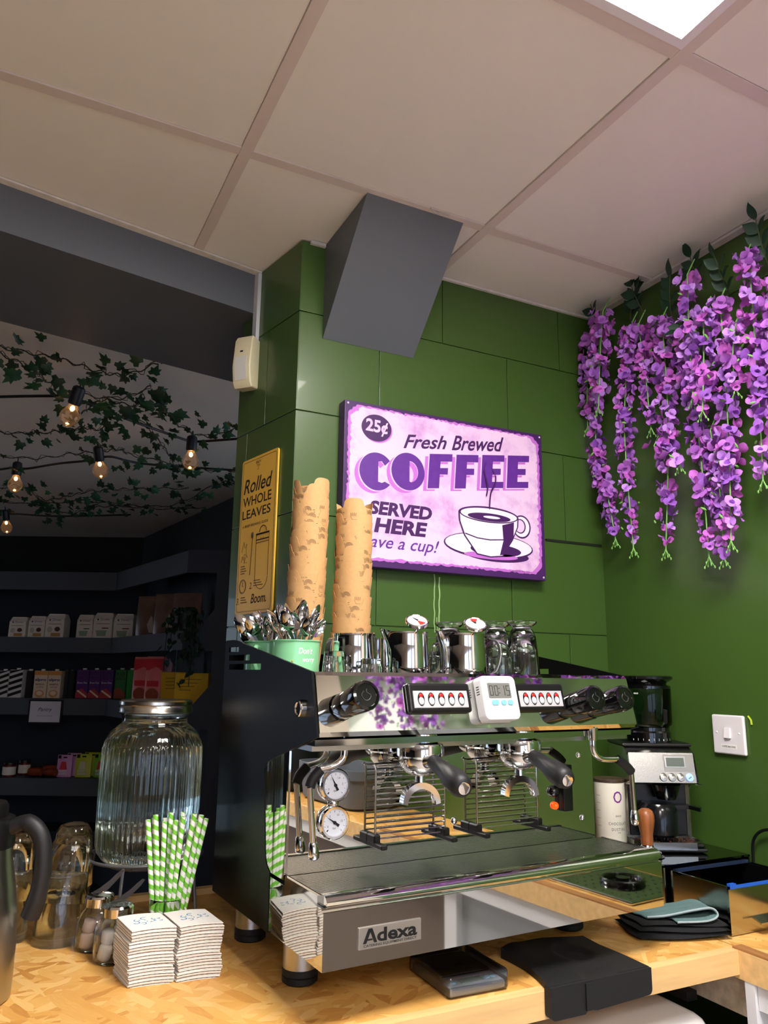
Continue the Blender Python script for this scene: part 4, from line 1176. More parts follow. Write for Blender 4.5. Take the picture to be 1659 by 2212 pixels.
MB().lathe([(0.0, 0.405), (0.068, 0.405), (0.0715, 0.402), (0.072, 0.396), (0.0705, 0.394), (0.0725, 0.390), (0.0725, 0.384), (0.0735, 0.381), (0.071, 0.379), (0.069, 0.379), (0.069, 0.400), (0.0, 0.402)], 64).build('lid', mat('lid_silver', (196, 190, 180), 0.22, 1.0), dj)

# straws in a small glass jar
sj = Vector((0.313, 1.452, CT))
sjt = thing('straw_jar', 'small glass jar holding green striped straws', 'jar', sj)
MB().lathe([(0.0, 0.0), (0.028, 0.0), (0.031, 0.004), (0.031, 0.042), (0.0275, 0.050), (0.0265, 0.054), (0.0275, 0.057), (0.0275, 0.068), (0.0262, 0.070), (0.0248, 0.068), (0.0245, 0.052), (0.028, 0.042), (0.0285, 0.006), (0.0, 0.005)], 40, Matrix.Scale(1.12, 4)).build('glass', GLASS, sjt, angle=60)
def straw_mat():
    M = mat('striped_straw', (246, 244, 238), 0.6)
    nt = M.node_tree; P = nt.nodes['Principled BSDF']; L = nt.links.new
    tc = nt.nodes.new('ShaderNodeTexCoord'); s = nt.nodes.new('ShaderNodeSeparateXYZ'); L(tc.outputs['Object'], s.inputs[0])
    at = nt.nodes.new('ShaderNodeMath'); at.operation = 'ARCTAN2'; L(s.outputs[1], at.inputs[0]); L(s.outputs[0], at.inputs[1])
    d = nt.nodes.new('ShaderNodeMath'); d.operation = 'MULTIPLY_ADD'; d.inputs[1].default_value = 1/(2*PI); L(at.outputs[0], d.inputs[0])
    z = nt.nodes.new('ShaderNodeMath'); z.operation = 'MULTIPLY'; z.inputs[1].default_value = 62; L(s.outputs[2], z.inputs[0]); L(z.outputs[0], d.inputs[2])
    f = nt.nodes.new('ShaderNodeMath'); f.operation = 'FRACT'; L(d.outputs[0], f.inputs[0])
    g = nt.nodes.new('ShaderNodeMath'); g.operation = 'GREATER_THAN'; g.inputs[1].default_value = 0.5; L(f.outputs[0], g.inputs[0])
    mx = nt.nodes.new('ShaderNodeMix'); mx.data_type = 'RGBA'; L(g.outputs[0], mx.inputs[0])
    mx.inputs[6].default_value = rgb(248, 246, 240); mx.inputs[7].default_value = rgb(126, 206, 66)
    L(mx.outputs[2], P.inputs['Base Color'])
    return M
STRAW = straw_mat()
straw_me = MB().lathe([(0.0045, 0.0), (0.0045, 0.205), (0.0039, 0.205), (0.0039, 0.0)], 14, closed=True).mesh('straw', STRAW, 50)
random.seed(4)
tops = [(-0.040, 0), (-0.034, 1), (-0.028, 0), (-0.020, 2), (-0.014, 0), (-0.008, 1), (0.003, 0), (0.010, 1), (0.014, 0), (0.024, 2), (0.030, 0), (0.034, 1), (0.041, 0), (0.045, 2)]
for lat, row in tops:
    p0 = sj + RGT_H*(lat*0.35+random.uniform(-0.003, 0.003)) + FWD_H*(row*0.009-0.010) + Vector((0, 0, 0.006))
    p1 = sj + RGT_H*(lat*1.12+0.004) + FWD_H*(row*0.014-0.008) + Vector((0, 0, 0.2))
    zz = (p1-p0).normalized()
    o = inst('straw', straw_me)
    o.matrix_world = Matrix.Translation(p0) @ zz.to_track_quat('Z', 'Y').to_matrix().to_4x4() @ Matrix.Rotation(random.uniform(0, 6), 4, 'Z') @ Matrix.Scale(random.uniform(0.94, 1.04), 4)
    tag(o, 'green and white striped paper straw in the small jar', 'straw', 'striped paper straws')

# flat cup sleeves in two stacks
SLW = mat('sleeve_white', (240, 236, 230), 0.7); SLB = mat('sleeve_brown_flute', (150, 124, 108), 0.8); SLU = mat('sleeve_blue_print', (58, 138, 190), 0.6)
def curve_z(x, y): return 0.0028*(1-(x/0.033)**2)*0.6 + 0.0012*math.sin((y)*50)
def sleeve_meshes():
    nx = 34
    def sheet(z0, z1, inset):
        V = []; F = []
        for i in range(nx+1):
            x = -0.033+inset+(0.066-2*inset)*i/nx
            for y in (-0.031+inset*0.4, -0.010, 0.010, 0.031-inset):
                V.append((x, y, z0+curve_z(x, y))); V.append((x, y, z1+curve_z(x, y)))
        for i in range(nx):
            for j in range(3):
                a = i*8+j*2; b = a+8
                F += [(a, b, b+2, a+2), (a+1, a+3, b+3, b+1)]
            F += [(i*8, i*8+1, i*8+9, i*8+8), (i*8+6, i*8+14, i*8+15, i*8+7)]
        for e in (0, nx*8):
            for j in range(3): F.append((e+j*2, e+j*2+2, e+j*2+3, e+j*2+1))
        return MB().add(V, F)
    SK = Matrix(((1, -0.28, 0, 0), (0, 1.15, 0, 0), (0, 0, 1, 0), (0, 0, 0, 1)))
    a = sheet(0.0025, 0.0040, 0.0).xf(SK).mesh('sleeve_top', SLW, 30)
    c = sheet(0.0, 0.0008, 0.0).xf(SK).mesh('sleeve_bottom', SLW, 30)
    V = []; F = []
    for i in range(nx*2+1):
        x = -0.0325+0.065*i/(nx*2); h = 0.0009*math.sin(i*0.75)
        for y in (-0.0298, 0.0300):
            V.append((x, y, 0.0014+h*0.6+curve_z(x, y))); V.append((x, y, 0.0022+h*0.6+curve_z(x, y)))
    for i in range(nx*2):
        p = i*4; q = p+4
        F += [(p, q, q+2, p+2), (p+1, p+3, q+3, q+1), (p, p+1, q+1, q), (p+2, q+2, q+3, p+3)]
    F += [(0, 2, 3, 1), (nx*8, nx*8+1, nx*8+3, nx*8+2)]
    b = MB().add(V, F).xf(SK).mesh('sleeve_flute', SLB, 30)
    pr = MB()
    def ring(x, y, r, a0, a1):
        P = arc(x, y, r, a0, a1, 8); Q = arc(x, y, r-0.0017, a1, a0, 8)
        pr.add([(px, py, 0.0041+curve_z(px, py)) for px, py in P+Q], [tuple(range(len(P+Q)))])
    for k in range(4):
        an = R(90+58*k); ring(-0.004+0.012*math.cos(an), 0.011*math.sin(an), 0.0050, 40+70*k, 290+70*k)
    for k in range(3):
        an = R(-52+45*k); ring(-0.001+0.015*math.cos(an), 0.010*math.sin(an), 0.0034, 10+60*k, 220+60*k); ring(0.006+0.016*math.cos(an), 0.012*math.sin(an), 0.0028, 180, 420)
    for x, y in ((-0.002, 0.003), (0.001, -0.003)): ring(x, y, 0.0014, 0, 350)
    return a, b, c, pr.mesh('sleeve_print', SLU, 30, fix=False)
sl_a, sl_b, sl_c, sl_p = sleeve_meshes()
random.seed(21)
for si, (cx, cy, rz, n, which) in enumerate(((0.2545, 1.324, R(-5), 18, 'left of the straw jar'), (0.3245, 1.316, R(-4), 18, 'beside the machine foot'))):
    nm = ('the stack beside the marshmallow jar', 'the stack beside the machine foot')[si]
    for k in range(n):
        jx = random.uniform(-0.0012, 0.0012)+(0.002*math.sin(k*0.5) if si else 0.0015*math.sin(k*0.4+1)); jy = random.uniform(-0.001, 0.001)
        lab = 'white corrugated cup sleeve in '+nm if k < n-1 else 'white cup sleeve with blue print on top of '+nm
        t = thing('cup_sleeve', lab, 'cup sleeve', (cx+jx, cy+jy, CT+k*0.0044), rz+random.uniform(-0.02, 0.02), 'cup sleeves stacked by the machine')
        inst('top_sheet', sl_a, t); inst('fluted_layer', sl_b, t); inst('bottom_sheet', sl_c, t)
        if k == n-1: inst('blue_print', sl_p, t)

# marshmallow jars with chrome flip lids
MARSH = mat('marshmallow', (240, 228, 222), 0.8)
PINKM = mat('pale_pink_marshmallow', (226, 196, 180), 0.8)
def flip_jar(loc, label, rz):
    t = thing('flip_lid_jar', label, 'jar', loc, rz, 'glass jars with chrome lids')
    MB().lathe([(0.0, 0.0), (0.030, 0.0), (0.034, 0.004), (0.0355, 0.02), (0.0335, 0.045), (0.026, 0.061), (0.0215, 0.066), (0.0215, 0.072), (0.0198, 0.072), (0.0198, 0.065), (0.024, 0.060), (0.0315, 0.044), (0.0335, 0.02), (0.032, 0.006), (0.0, 0.005)], 40).build('glass', GLASS, t, angle=60)
    l = MB().lathe([(0.0, 0.084), (0.022, 0.084), (0.0245, 0.081), (0.0245, 0.068), (0.0225, 0.068), (0.0225, 0.079), (0.0, 0.080)], 36).build('lid', CHROME, t)
    fl = MB()
    V = []; F = []
    P = [(-0.012, 0.0, 0.085), (0.006, 0.0, 0.089), (0.024, 0.0, 0.099), (0.034, 0.0, 0.106), (0.043, 0.0, 0.113)]
    for (x, y, z), w in zip(P, (0.009, 0.011, 0.008, 0.0075, 0.004)):
        V += [(x, -w, z+0.002), (x, 0, z), (x, w, z+0.002), (x, 0, z+0.0015)]
    for i in range(len(P)-1):
        for k in range(4): F.append((i*4+k, i*4+(k+1) % 4, i*4+4+(k+1) % 4, i*4+4+k))
    F += [(0, 1, 2, 3), (16, 19, 18, 17)]
    MB().add(V, F).build('flap', CHROME, l, angle=60)
    return t
flip_jar(Vector((0.227, 1.420, CT)), 'marshmallow jar with chrome flip lid behind the cup sleeves', R(20))
flip_jar(Vector((0.206, 1.492, CT)), 'rear glass jar with chrome flip lid beside the stacked tumblers', R(28))
marsh_me = MB().lathe([(0.0, -0.010), (0.0085, -0.010), (0.0105, -0.007), (0.0105, 0.007), (0.0085, 0.010), (0.0, 0.010)], 20).mesh('marshmallow', MARSH, 60)
marsh_me2 = MB().lathe([(0.0, -0.010), (0.0085, -0.010), (0.0105, -0.007), (0.0105, 0.007), (0.0085, 0.010), (0.0, 0.010)], 20).mesh('marshmallow_pink', PINKM, 60)
random.seed(2)
for (cx, cy, lab, me_, col) in ((0.227, 1.420, 'marshmallow inside the jar behind the cup sleeves', marsh_me, 0), (0.206, 1.492, 'marshmallow inside the rear flip lid jar', marsh_me2, 1)):
    for lv, zz in enumerate((0.0165, 0.037)):
        for k in range(4 if lv == 0 else 3):
            a = k*2*PI/(4 if lv == 0 else 3)+lv*0.8+0.3; r_ = 0.0175 if lv == 0 else 0.0135
            o = inst('marshmallow', me_, None, (cx+r_*math.cos(a), cy+r_*math.sin(a), CT+zz), (random.uniform(0, 0.25), random.uniform(0, 0.25), 0))
            tag(o, ('pale ' if not col else 'pinkish ')+lab, 'marshmallow', 'marshmallows in the jars')

# upside-down tumblers, stacked
tum_me = None
def tumbler_mesh():
    def rf(a, i): return 1-0.045*abs(math.sin(5*a)) if i in (2, 3, 4) else 1-0.08*abs(math.sin(5*a)) if i in (5, 6) else 1
    mb = MB().lathe([(0.0415, 0.0), (0.0400, 0.02), (0.0375, 0.05), (0.0355, 0.075), (0.033, 0.094), (0.027, 0.104), (0.024, 0.107), (0.0, 0.105)], 72, rfun=rf)
    mb.lathe([(0.0415, 0.0), (0.0402, -0.0004), (0.0385, 0.02), (0.0358, 0.05), (0.033, 0.080), (0.027, 0.092), (0.0, 0.094)], 48)
    return mb.mesh('tumbler_glass', thin_g, 28)
thin_g = GLASS
tum_me = tumbler_mesh()
def tumbler(loc, label, rot=(0, 0, 0)):
    t = thing('glass_tumbler', label, 'tumbler', loc, 0, 'clear tumblers stacked upside down', rot)
    inst('glass', tum_me, t)
tumbler(Vector((0.149, 1.553, CT)), 'clear tumbler standing upside down, lowest of the front stack')
tumbler(Vector((0.150, 1.553, CT+0.064)), 'clear tumbler tilted on top of the front stack', (R(-4), R(9), 0.4))
tumbler(Vector((0.172, 1.662, CT)), 'clear tumbler upside down, lowest of the stack behind', (0, 0, 0.3))
tumbler(Vector((0.172, 1.662, CT+0.066)), 'clear tumbler upside down on the stack behind', (R(3), R(-4), 0.9))
tumbler(Vector((0.062, 1.600, CT)), 'clear tumbler upside down behind the steel vacuum flask, lower', (0, 0, 0.2))
tumbler(Vector((0.062, 1.601, CT+0.066)), 'clear tumbler upside down behind the steel vacuum flask, upper', (R(2), R(5), 1.2))

# steel vacuum flask
fk = thing('vacuum_flask', 'brushed steel vacuum flask with black collar and handle', 'flask', (0.010, 1.338, CT), math.atan2(RGT_H.y, RGT_H.x))
MB().lathe([(0.0, 0.0), (0.058, 0.0), (0.062, 0.003), (0.0625, 0.02), (0.0625, 0.07), (0.060, 0.11), (0.054, 0.15), (0.047, 0.185), (0.045, 0.205), (0.0, 0.205)], 56).build('body', mat('flask_steel', (176, 172, 166), 0.28, 1.0, bump=0.1, bscale=30, stretch=(30, 30, 1)), fk, angle=50)
MB().lathe([(0.0, 0.205), (0.0465, 0.205), (0.0465, 0.238), (0.044, 0.246), (0.040, 0.248), (0.0, 0.246)], 48).build('collar', BLACKPL, fk)
hp2 = smooth_path([(0.040, 0, 0.232), (0.066, 0, 0.240), (0.088, 0, 0.222), (0.096, 0, 0.185), (0.093, 0, 0.145), (0.084, 0, 0.112)], 6)
MB().tube(hp2, [0.011]*6+[0.0125]*(len(hp2)-12)+[0.0135]*6, 14).build('handle', mat('soft_black_handle'), fk)
MB().lathe([(0.0, 0.246), (0.034, 0.246), (0.034, 0.262), (0.030, 0.268), (0.0, 0.268)], 40).build('lid', BLACKPL, fk)

# ------------------------------------------------------------------ front edge of the worktop
# pocket scale under a clear cover
sc_ = thing('digital_scale', 'flat digital scale under a clear plastic cover on the worktop front', 'scale', (0.692, 1.114, CT), R(-1))
MB().rbox(-0.048, 0.048, -0.060, 0.060, 0.0, 0.014, 0.003, 2).build('body', mat('scale_silver', (170, 176, 184), 0.35, 0.4), sc_)
MB().rbox(-0.045, 0.045, -0.022, 0.058, 0.0145, 0.019, 0.002, 2).build('weighing_plate', mat('black_plate', (24, 24, 26), 0.25), sc_)
MB().box(-0.022, 0.018, -0.050, -0.034, 0.0138, 0.0146).build('screen', mat('lcd_green', (116, 128, 122), 0.2), sc_)
for x in (-0.033, 0.027, 0.037): MB().lathe([(0, 0.0138), (0.0042, 0.0138), (0.0042, 0.0148), (0, 0.0148)], 16, Matrix.Translation((x, -0.042, 0))).build('button', mat('scale_button', (140, 180, 206), 0.4), sc_)
CLEARP = thin_glass('clear_plastic_cover', (244, 246, 248), 0.45, 0.02)
cv = MB().rbox(-0.052, 0.052, -0.064, 0.064, 0.001, 0.030, 0.005, 3)
cv.build('cover', CLEARP, sc_)

# tamping mat hanging over the edge
tm_ = thing('tamping_mat', 'black rubber tamping mat draped over the worktop edge', 'tamping mat', (0.0, 0.0, CT))
nx, ny = 28, 22
V = []; F = []
def mat_h(u, v):
    h = 0.009
    h += 0.010*math.exp(-((u-0.12)/0.16)**2)*max(0, v-0.35)      # raised back left rim
    h += 0.004*max(0, v-0.75)*4
    d = math.hypot((u-0.62)*0.2, (v-0.60)*0.15)
    h -= 0.0045*(1/(1+math.exp((d-0.031)/0.0012)))
    d2 = math.hypot((u-0.52)*0.2, (v-0.10)*0.15)
    h -= 0.003*(1/(1+math.exp((d2-0.030)/0.0015)))
    return h
L0, R0_ = 0.790, 0.992
for j in range(ny+1):
    v = j/ny
    xl = 0.787+0.018*math.sin(PI*min(1, v*1.0))*0.6+0.020*v; xr = 0.988-0.006*v+0.012*math.sin(PI*v)*0.3
    for i in range(nx+1):
        u = i/nx
        y = 1.012+0.155*v + 0.010*math.sin(PI*u)*v - 0.006*math.cos(2*PI*u)*v
        V.append((xl+(xr-xl)*u, y, mat_h(u, v)))
for j in range(ny):
    for i in range(nx):
        a = j*(nx+1)+i; F.append((a, a+1, a+nx+2, a+nx+1))
mb = MB().add(V, F)
o = len(mb.v)
top_n = (nx+1)*(ny+1)
V2 = [(x, y, 0.0006) for x, y, z in V]; mb.add(V2, [tuple(i for i in reversed(f)) for f in F])
def edge(a, b): mb.f.append((a, b, b+top_n, a+top_n))
for i in range(nx): edge(i, i+1); edge(ny*(nx+1)+i+1, ny*(nx+1)+i)
for j in range(ny): edge((j+1)*(nx+1), j*(nx+1)); edge(j*(nx+1)+nx, (j+1)*(nx+1)+nx)
mb.build('pad', RUBBER, tm_, angle=40)
lipo = [(0.787, 0.0085)] + [(0.787, -0.026)] + arc(0.795, -0.028, 0.008, 180, 270, 5) + [(0.851, -0.036), (0.857, -0.031), (0.875, -0.034), (0.978, -0.030)] + arc(0.980, -0.022, 0.008, 270, 360, 5) + [(0.988, 0.0085)]
MB().prism(lipo, 1.0065, 1.0215, 'xzy').build('front_lip', RUBBER, tm_, angle=40)
MB().box(0.852, 0.868, 1.0035, 1.007, -0.031, 0.006).build('notch_rib', RUBBER, tm_)
tm_['label'] = 'black rubber tamping mat draped over the worktop edge'

# folded cloths
def cloth_layers(name, label, cat, loc, rz, layers, m_, hem=None):
    t = thing(name, label, cat, loc, rz)
    for k, (x0, x1, y0, y1, z0, th, dx) in enumerate(layers):
        nx, ny = 16, 10
        V = []; F = []
        random.seed(k+len(name))
        ph = random.uniform(0, 6)
        for s_ in (0, 1):
            for j in range(ny+1):
                for i in range(nx+1):
                    u, v = i/nx, j/ny
                    e = min(u, 1-u, v, 1-v)
                    rr = min(1, e*9)
                    z = z0 + (th*0.5 + (th*0.5 if s_ else -th*0.5)*math.sqrt(max(0.0, 1-(1-rr)**2))) + 0.0015*math.sin(5*u+3*v+ph)
                    V.append((x0+(x1-x0)*u + dx*v + 0.003*math.sin(6*v+ph), y0+(y1-y0)*v + 0.004*math.sin(4*u+ph), z))
        nn = (nx+1)*(ny+1)
        for j in range(ny):
            for i in range(nx):
                a = j*(nx+1)+i
                F.append((a, a+nx+1, a+nx+2, a+1)); F.append((a+nn, a+1+nn, a+nx+2+nn, a+nx+1+nn))
        for i in range(nx): F.append((i, i+1, i+1+nn, i+nn)); q = ny*(nx+1)+i; F.append((q, q+nn, q+1+nn, q+1))
        for j in range(ny): q = j*(nx+1); F.append((q, q+nn, q+nx+1+nn, q+nx+1)); q += nx; F.append((q, q+nx+1, q+nx+1+nn, q+nn))
        MB().add(V, F).build('fold', m_, t, angle=70)
    return t
BC = mat('black_towelling', (20, 21, 24), 0.95, bump=0.6, bscale=500)
cloth_layers('folded_cloth', 'black ribbed cloth folded flat below the teal cloth', 'cloth', (1.178, 1.148, CT+0.0016), R(-20),
             [(-0.085, 0.092, -0.058, 0.056, 0.0, 0.010, 0.0), (-0.084, 0.086, -0.054, 0.056, 0.0095, 0.008, 0.004), (-0.075, 0.088, -0.047, 0.052, 0.017, 0.007, 0.0)], BC)
TC = mat('teal_microfibre', (88, 116, 116), 0.95, bump=0.6, bscale=400)
tt = thing('folded_cloth', 'teal microfibre cloth with pale hem folded over the black cloth', 'cloth', (1.170, 1.150, CT+0.0265), R(-24))
# a sheet folded on itself, open at the right
V = []; F = []
prof_ = [(0.065, 0.001), (0.0, 0.001), (0.0, 0.001)]
def tsheet(pts_l, pts_r, n=14):
    A = smooth_path(pts_l, 5); B = smooth_path(pts_r, 5)
    V = []; F = []
    for a, b in zip(A, B):
        for i in range(n+1): V.append(a.lerp(b, i/n)+Vector((0, 0, 0.0008*math.sin(i*1.3))))
    for k in range(len(A)-1):
        for i in range(n): F.append((k*(n+1)+i, k*(n+1)+i+1, (k+1)*(n+1)+i+1, (k+1)*(n+1)+i))
    return V, F
top_l = [(-0.075, 0.050, 0.004), (-0.03, 0.052, 0.006), (0.03, 0.052, 0.008), (0.072, 0.045, 0.017), (0.088, 0.03, 0.010), (0.060, 0.015, 0.0015), (-0.01, 0.02, 0.001)]
top_r = [(-0.045, -0.030, 0.006), (-0.01, -0.032, 0.009), (0.045, -0.030, 0.018), (0.078, -0.028, 0.020), (0.086, -0.032, 0.009), (0.062, -0.040, 0.002), (0.005, -0.044, 0.001)]
V, F = tsheet(top_l, top_r)
ob = MB().add(V, F).build('sheet', TC, tt, angle=80, fix=False)
sd_ = ob.modifiers.new('thick', 'SOLIDIFY'); sd_.thickness = 0.0022
MB().tube(smooth_path(top_r, 6), 0.0018, 7).build('hem', mat('pale_hem', (150, 164, 170), 0.9), tt)
tag(MB().torus((0, 0, 0), 0.016, 0.0016, 24, 6).build('steel_ring', STEEL, None, (1.268, 1.100, CT+0.0017)), 'thin steel ring lying by the black cloth', 'ring')
# ------------------------------------------------------------------ right corner
KT = CT + 0.090
kb = thing('knock_box', 'mirror steel knock-out drawer box with its drawer pulled open', 'knock box', (1.25, 1.225, CT))
DSTEEL = mat('drawer_steel', (188, 184, 176), 0.12, 1.0)
kbx = MB().box(0.0, 0.004, 0, 0.40, 0, 0.09).box(0.250, 0.254, 0, 0.40, 0, 0.09).box(0.004, 0.250, 0.396, 0.40, 0, 0.09)
kbx.build('shell', DSTEEL, kb)
MB().box(0.0, 0.254, 0.0, 0.40, 0.086, 0.0899).build('top', mat('dark_mirror_top', (120, 124, 118), 0.05, 1.0), kb)
dr_ = MB()
MB().box(0.012, 0.017, -0.145, 0.12, 0.004, 0.079).build('drawer_side', DSTEEL, kb)
MB().box(0.237, 0.242, -0.145, 0.12, 0.004, 0.079).build('drawer_side', DSTEEL, kb)
MB().box(0.017, 0.237, -0.14, 0.12, 0.004, 0.008).build('drawer_floor', BLACKMETAL, kb)
MB().box(0.018, 0.0195, -0.138, 0.12, 0.008, 0.076).build('drawer_lining', BLACKMETAL, kb)
MB().box(0.2345, 0.236, -0.138, 0.12, 0.008, 0.076).build('drawer_lining', BLACKMETAL, kb)
MB().box(0.004, 0.250, -0.1515, -0.146, 0.002, 0.080).build('drawer_front', DSTEEL, kb)
MB().box(0.010, 0.244, -0.1500, -0.1440, 0.010, 0.0840).box(0.010, 0.026, -0.1510, -0.1435, 0.072, 0.0885).build('protective_film', mat('blue_film', (36, 92, 196), 0.3), kb)
MB().prism([(-0.150, 0.030), (-0.172, 0.022), (-0.172, 0.019), (-0.150, 0.027)], 0.06, 0.20, 'yzx').build('drawer_pull', DSTEEL, kb)
MB().prism([(0.012, 0.079), (0.012, 0.082), (0.017, 0.082), (0.017, 0.079)], -0.145, 0.12, 'xzy').build('drawer_rim', STEEL, kb)
MB().box(0.03, 0.236, -0.010, -0.004, 0.077, 0.083).build('knock_bar_rail', mat('steel_blue_reflection', (120, 150, 205), 0.15, 0.9), kb)  # steel rail; the bluish reflection is put into its colour
MB().box(0.022, 0.236, -0.003, 0.0, 0.078, 0.083).build('rear_edge', STEEL, kb)

# coffee grinder
gd = thing('coffee_grinder', 'steel and black coffee grinder with smoked bean hopper in the corner', 'coffee grinder', (1.398, 1.388, KT), R(-26))
# local: -y faces the camera side; x to the right
GST = mat('grinder_steel', (180, 178, 172), 0.22, 1.0, bump=0.1, bscale=40, stretch=(30, 30, 1))
bprof = [(0.075, 0.0), (0.075, 0.2165), (-0.040, 0.2165), (-0.062, 0.205), (-0.075, 0.142), (-0.062, 0.137), (-0.028, 0.137), (-0.022, 0.125), (-0.022, 0.02), (-0.022, 0.0)]
bev_prism([(a, b) for a, b in bprof], -0.077, 0.077, 'yzx', 0.004, 2, Matrix.Identity(4), lambda e: abs(e.verts[0].co.x-e.verts[1].co.x) < 1e-6).build('body', GST, gd, angle=35)
MB().rbox(-0.080, 0.080, -0.045, 0.078, 0.2165, 0.2245, 0.004, 2).build('top_cover', BLACKPL, gd)
# dark bay with funnel and cradle
MB().rbox(-0.066, 0.066, -0.026, -0.020, 0.022, 0.134, 0.003, 2).build('bay', BLACKPL, gd)
MB().lathe([(0.0, 0.136), (0.032, 0.136), (0.024, 0.112), (0.020, 0.104), (0.0, 0.104)], 24, Matrix.Translation((0.012, -0.050, 0))).build('funnel', BLACKGLOSS, gd)
MB().prism([(-0.02, 0.0), (0.05, 0.0), (0.064, -0.045), (0.055, -0.06), (0.045, -0.022), (-0.005, -0.022)], 0.083, 0.091, 'xyz', mtx=Matrix.Translation((0.016, -0.028, 0))).build('cradle', BLACKPL, gd)
MB().lathe([(0.0, 0.028), (0.036, 0.028), (0.041, 0.034), (0.041, 0.085), (0.034, 0.097), (0.0, 0.098)], 32, Matrix.Translation((-0.010, -0.052, 0))).build('catch_cup', mat('smoked_plastic', (16, 17, 20), 0.15), gd)
MB().rbox(-0.078, 0.078, -0.100, 0.070, 0.002, 0.010, 0.003, 2).rbox(-0.074, 0.074, -0.096, 0.06, 0.010, 0.018, 0.003, 1).build('base', BLACKPL, gd)
bt = [(-0.075, -0.03), (-0.075, -0.078), (-0.055, -0.100), (0.055, -0.100), (0.075, -0.078), (0.075, -0.03), (0.0715, -0.03), (0.0715, -0.076), (0.0535, -0.0965), (-0.0535, -0.0965), (-0.0715, -0.076), (-0.0715, -0.03)]
MB().prism(bt, 0.006, 0.022).build('base_trim', GST, gd, angle=30)
gn = MB()
random.seed(5)
for k in range(260):
    x = random.uniform(-0.062, 0.062); y = random.uniform(-0.092, -0.035); r_ = random.uniform(0.0012, 0.003)
    if math.hypot(x+0.01, y+0.052) < 0.04 and random.random() < 0.7: continue
    gn.sphere((x, y, 0.0188+r_*0.3), r_, 5, 4)
g_ = gn.build('coffee_grounds', mat('coffee_grounds', (58, 32, 18), 0.95, var=0.4, vscale=300), gd); g_['kind'] = 'stuff'
# head with screen and buttons (slanted panel)
fn = Vector((0, -0.979, -0.202)); fn = Vector((0, -(0.205-0.142), -(0.075-0.062))).normalized(); fu = Vector((0, 0.013, 0.063)).normalized()
def gfm(x, z): 
    y = -0.075 + (z-0.142)*(0.013/0.063)
    return frame_mtx((x, y, z), (1, 0, 0), fu, fn)
MB().rbox(-0.006, 0.062, -0.018, 0.018, -0.001, 0.0004, 0.0003, 1, mtx=gfm(0.010, 0.183)).build('control_plate', mat('dark_satin_steel', (150, 148, 142), 0.3, 1.0), gd)
MB().rbox(-0.024, 0.024, -0.0125, 0.0125, 0.0, 0.0018, 0.0006, 1, mtx=gfm(0.030, 0.186)).build('screen_frame', mat('silver_frame', (170, 172, 172), 0.3, 0.8), gd)
MB().rbox(-0.020, 0.020, -0.0095, 0.0095, 0.0016, 0.0024, 0.0003, 1, mtx=gfm(0.030, 0.186)).build('screen', mat('lcd_dim', (96, 106, 98), 0.2), gd)
for k in range(4):
    q = gfm(0.0 + k*0.0195, 0.154)
    b_ = MB().lathe([(0, 0), (0.0085, 0), (0.0085, 0.0025), (0.0075, 0.0035), (0, 0.0038)], 24, q).build('button', GST if k < 3 else mat('lit_blue_button', (150, 180, 245), 0.3, emit=(120, 160, 255), estr=0.7), gd)
    MB().prism([(-0.004, -0.0006), (0.004, -0.0006), (0.004, 0.0006), (-0.004, 0.0006)], 0.0036, 0.0041, mtx=q @ Matrix.Rotation(R(35), 4, 'Z')).build('button_mark', INK if k == 3 else BARW, b_)
# hopper
SMOKE = thin_glass('smoked_hopper', (196, 210, 203), 0.25, 0.03)
hx = Matrix.Translation((-0.004, 0.012, 0))
MB().lathe([(0.0, 0.2245), (0.056, 0.2245), (0.056, 0.246), (0.053, 0.250), (0.053, 0.258), (0.0, 0.258)], 40, hx).build('adjusting_collar', BLACKGLOSS, gd)
pm = MB()
for k in range(9):
    a = R(-140+k*12); q = 0.0563
    pm.add([(q*math.cos(a+da)-0.004, q*math.sin(a+da)+0.012, z) for da, z in ((0, 0.229), (0.03 if k % 3 == 0 else 0.012, 0.229), (0.03 if k % 3 == 0 else 0.012, 0.234 if k % 3 else 0.2325), (0, 0.234 if k % 3 else 0.2325))], [(0, 1, 2, 3)])
pm.build('scale_print', mat('white_print'), gd, fix=False)
MB().lathe([(0.050, 0.257), (0.058, 0.262), (0.060, 0.270), (0.061, 0.345), (0.059, 0.352), (0.0575, 0.345), (0.0565, 0.270), (0.050, 0.262)], 48, hx, closed=True).build('hopper', SMOKE, gd, angle=50)
lid_ = MB().lathe([(0.0, 0.376), (0.058, 0.376), (0.0655, 0.374), (0.066, 0.368), (0.054, 0.360), (0.052, 0.356), (0.061, 0.352), (0.061, 0.346), (0.050, 0.346), (0.0, 0.346)], 72, hx, rfun=lambda a, i: 1+0.012*math.cos(36*a) if i in (2, 3) else 1).build('hopper_lid', BLACKGLOSS, gd, angle=50)
text_g = MB(); text(text_g, 'MAX', 1, frame_mtx((-0.004-0.0615*math.sin(0.62), 0.012-0.0615*math.cos(0.62), 0.335), (math.cos(0.62), -math.sin(0.62), 0), (0, 0, 1), (-math.sin(0.62), -math.cos(0.62), 0)), width=0.010, bold=0.02); text_g.build('max_mark', mat('white_print'), gd)
for (x, y) in ((-0.06, -0.08), (0.06, -0.08), (-0.06, 0.06), (0.06, 0.06)): MB().cyl((x, y, 0), (x, y, 0.004), 0.008, n=12).build('foot', RUBBER, gd)

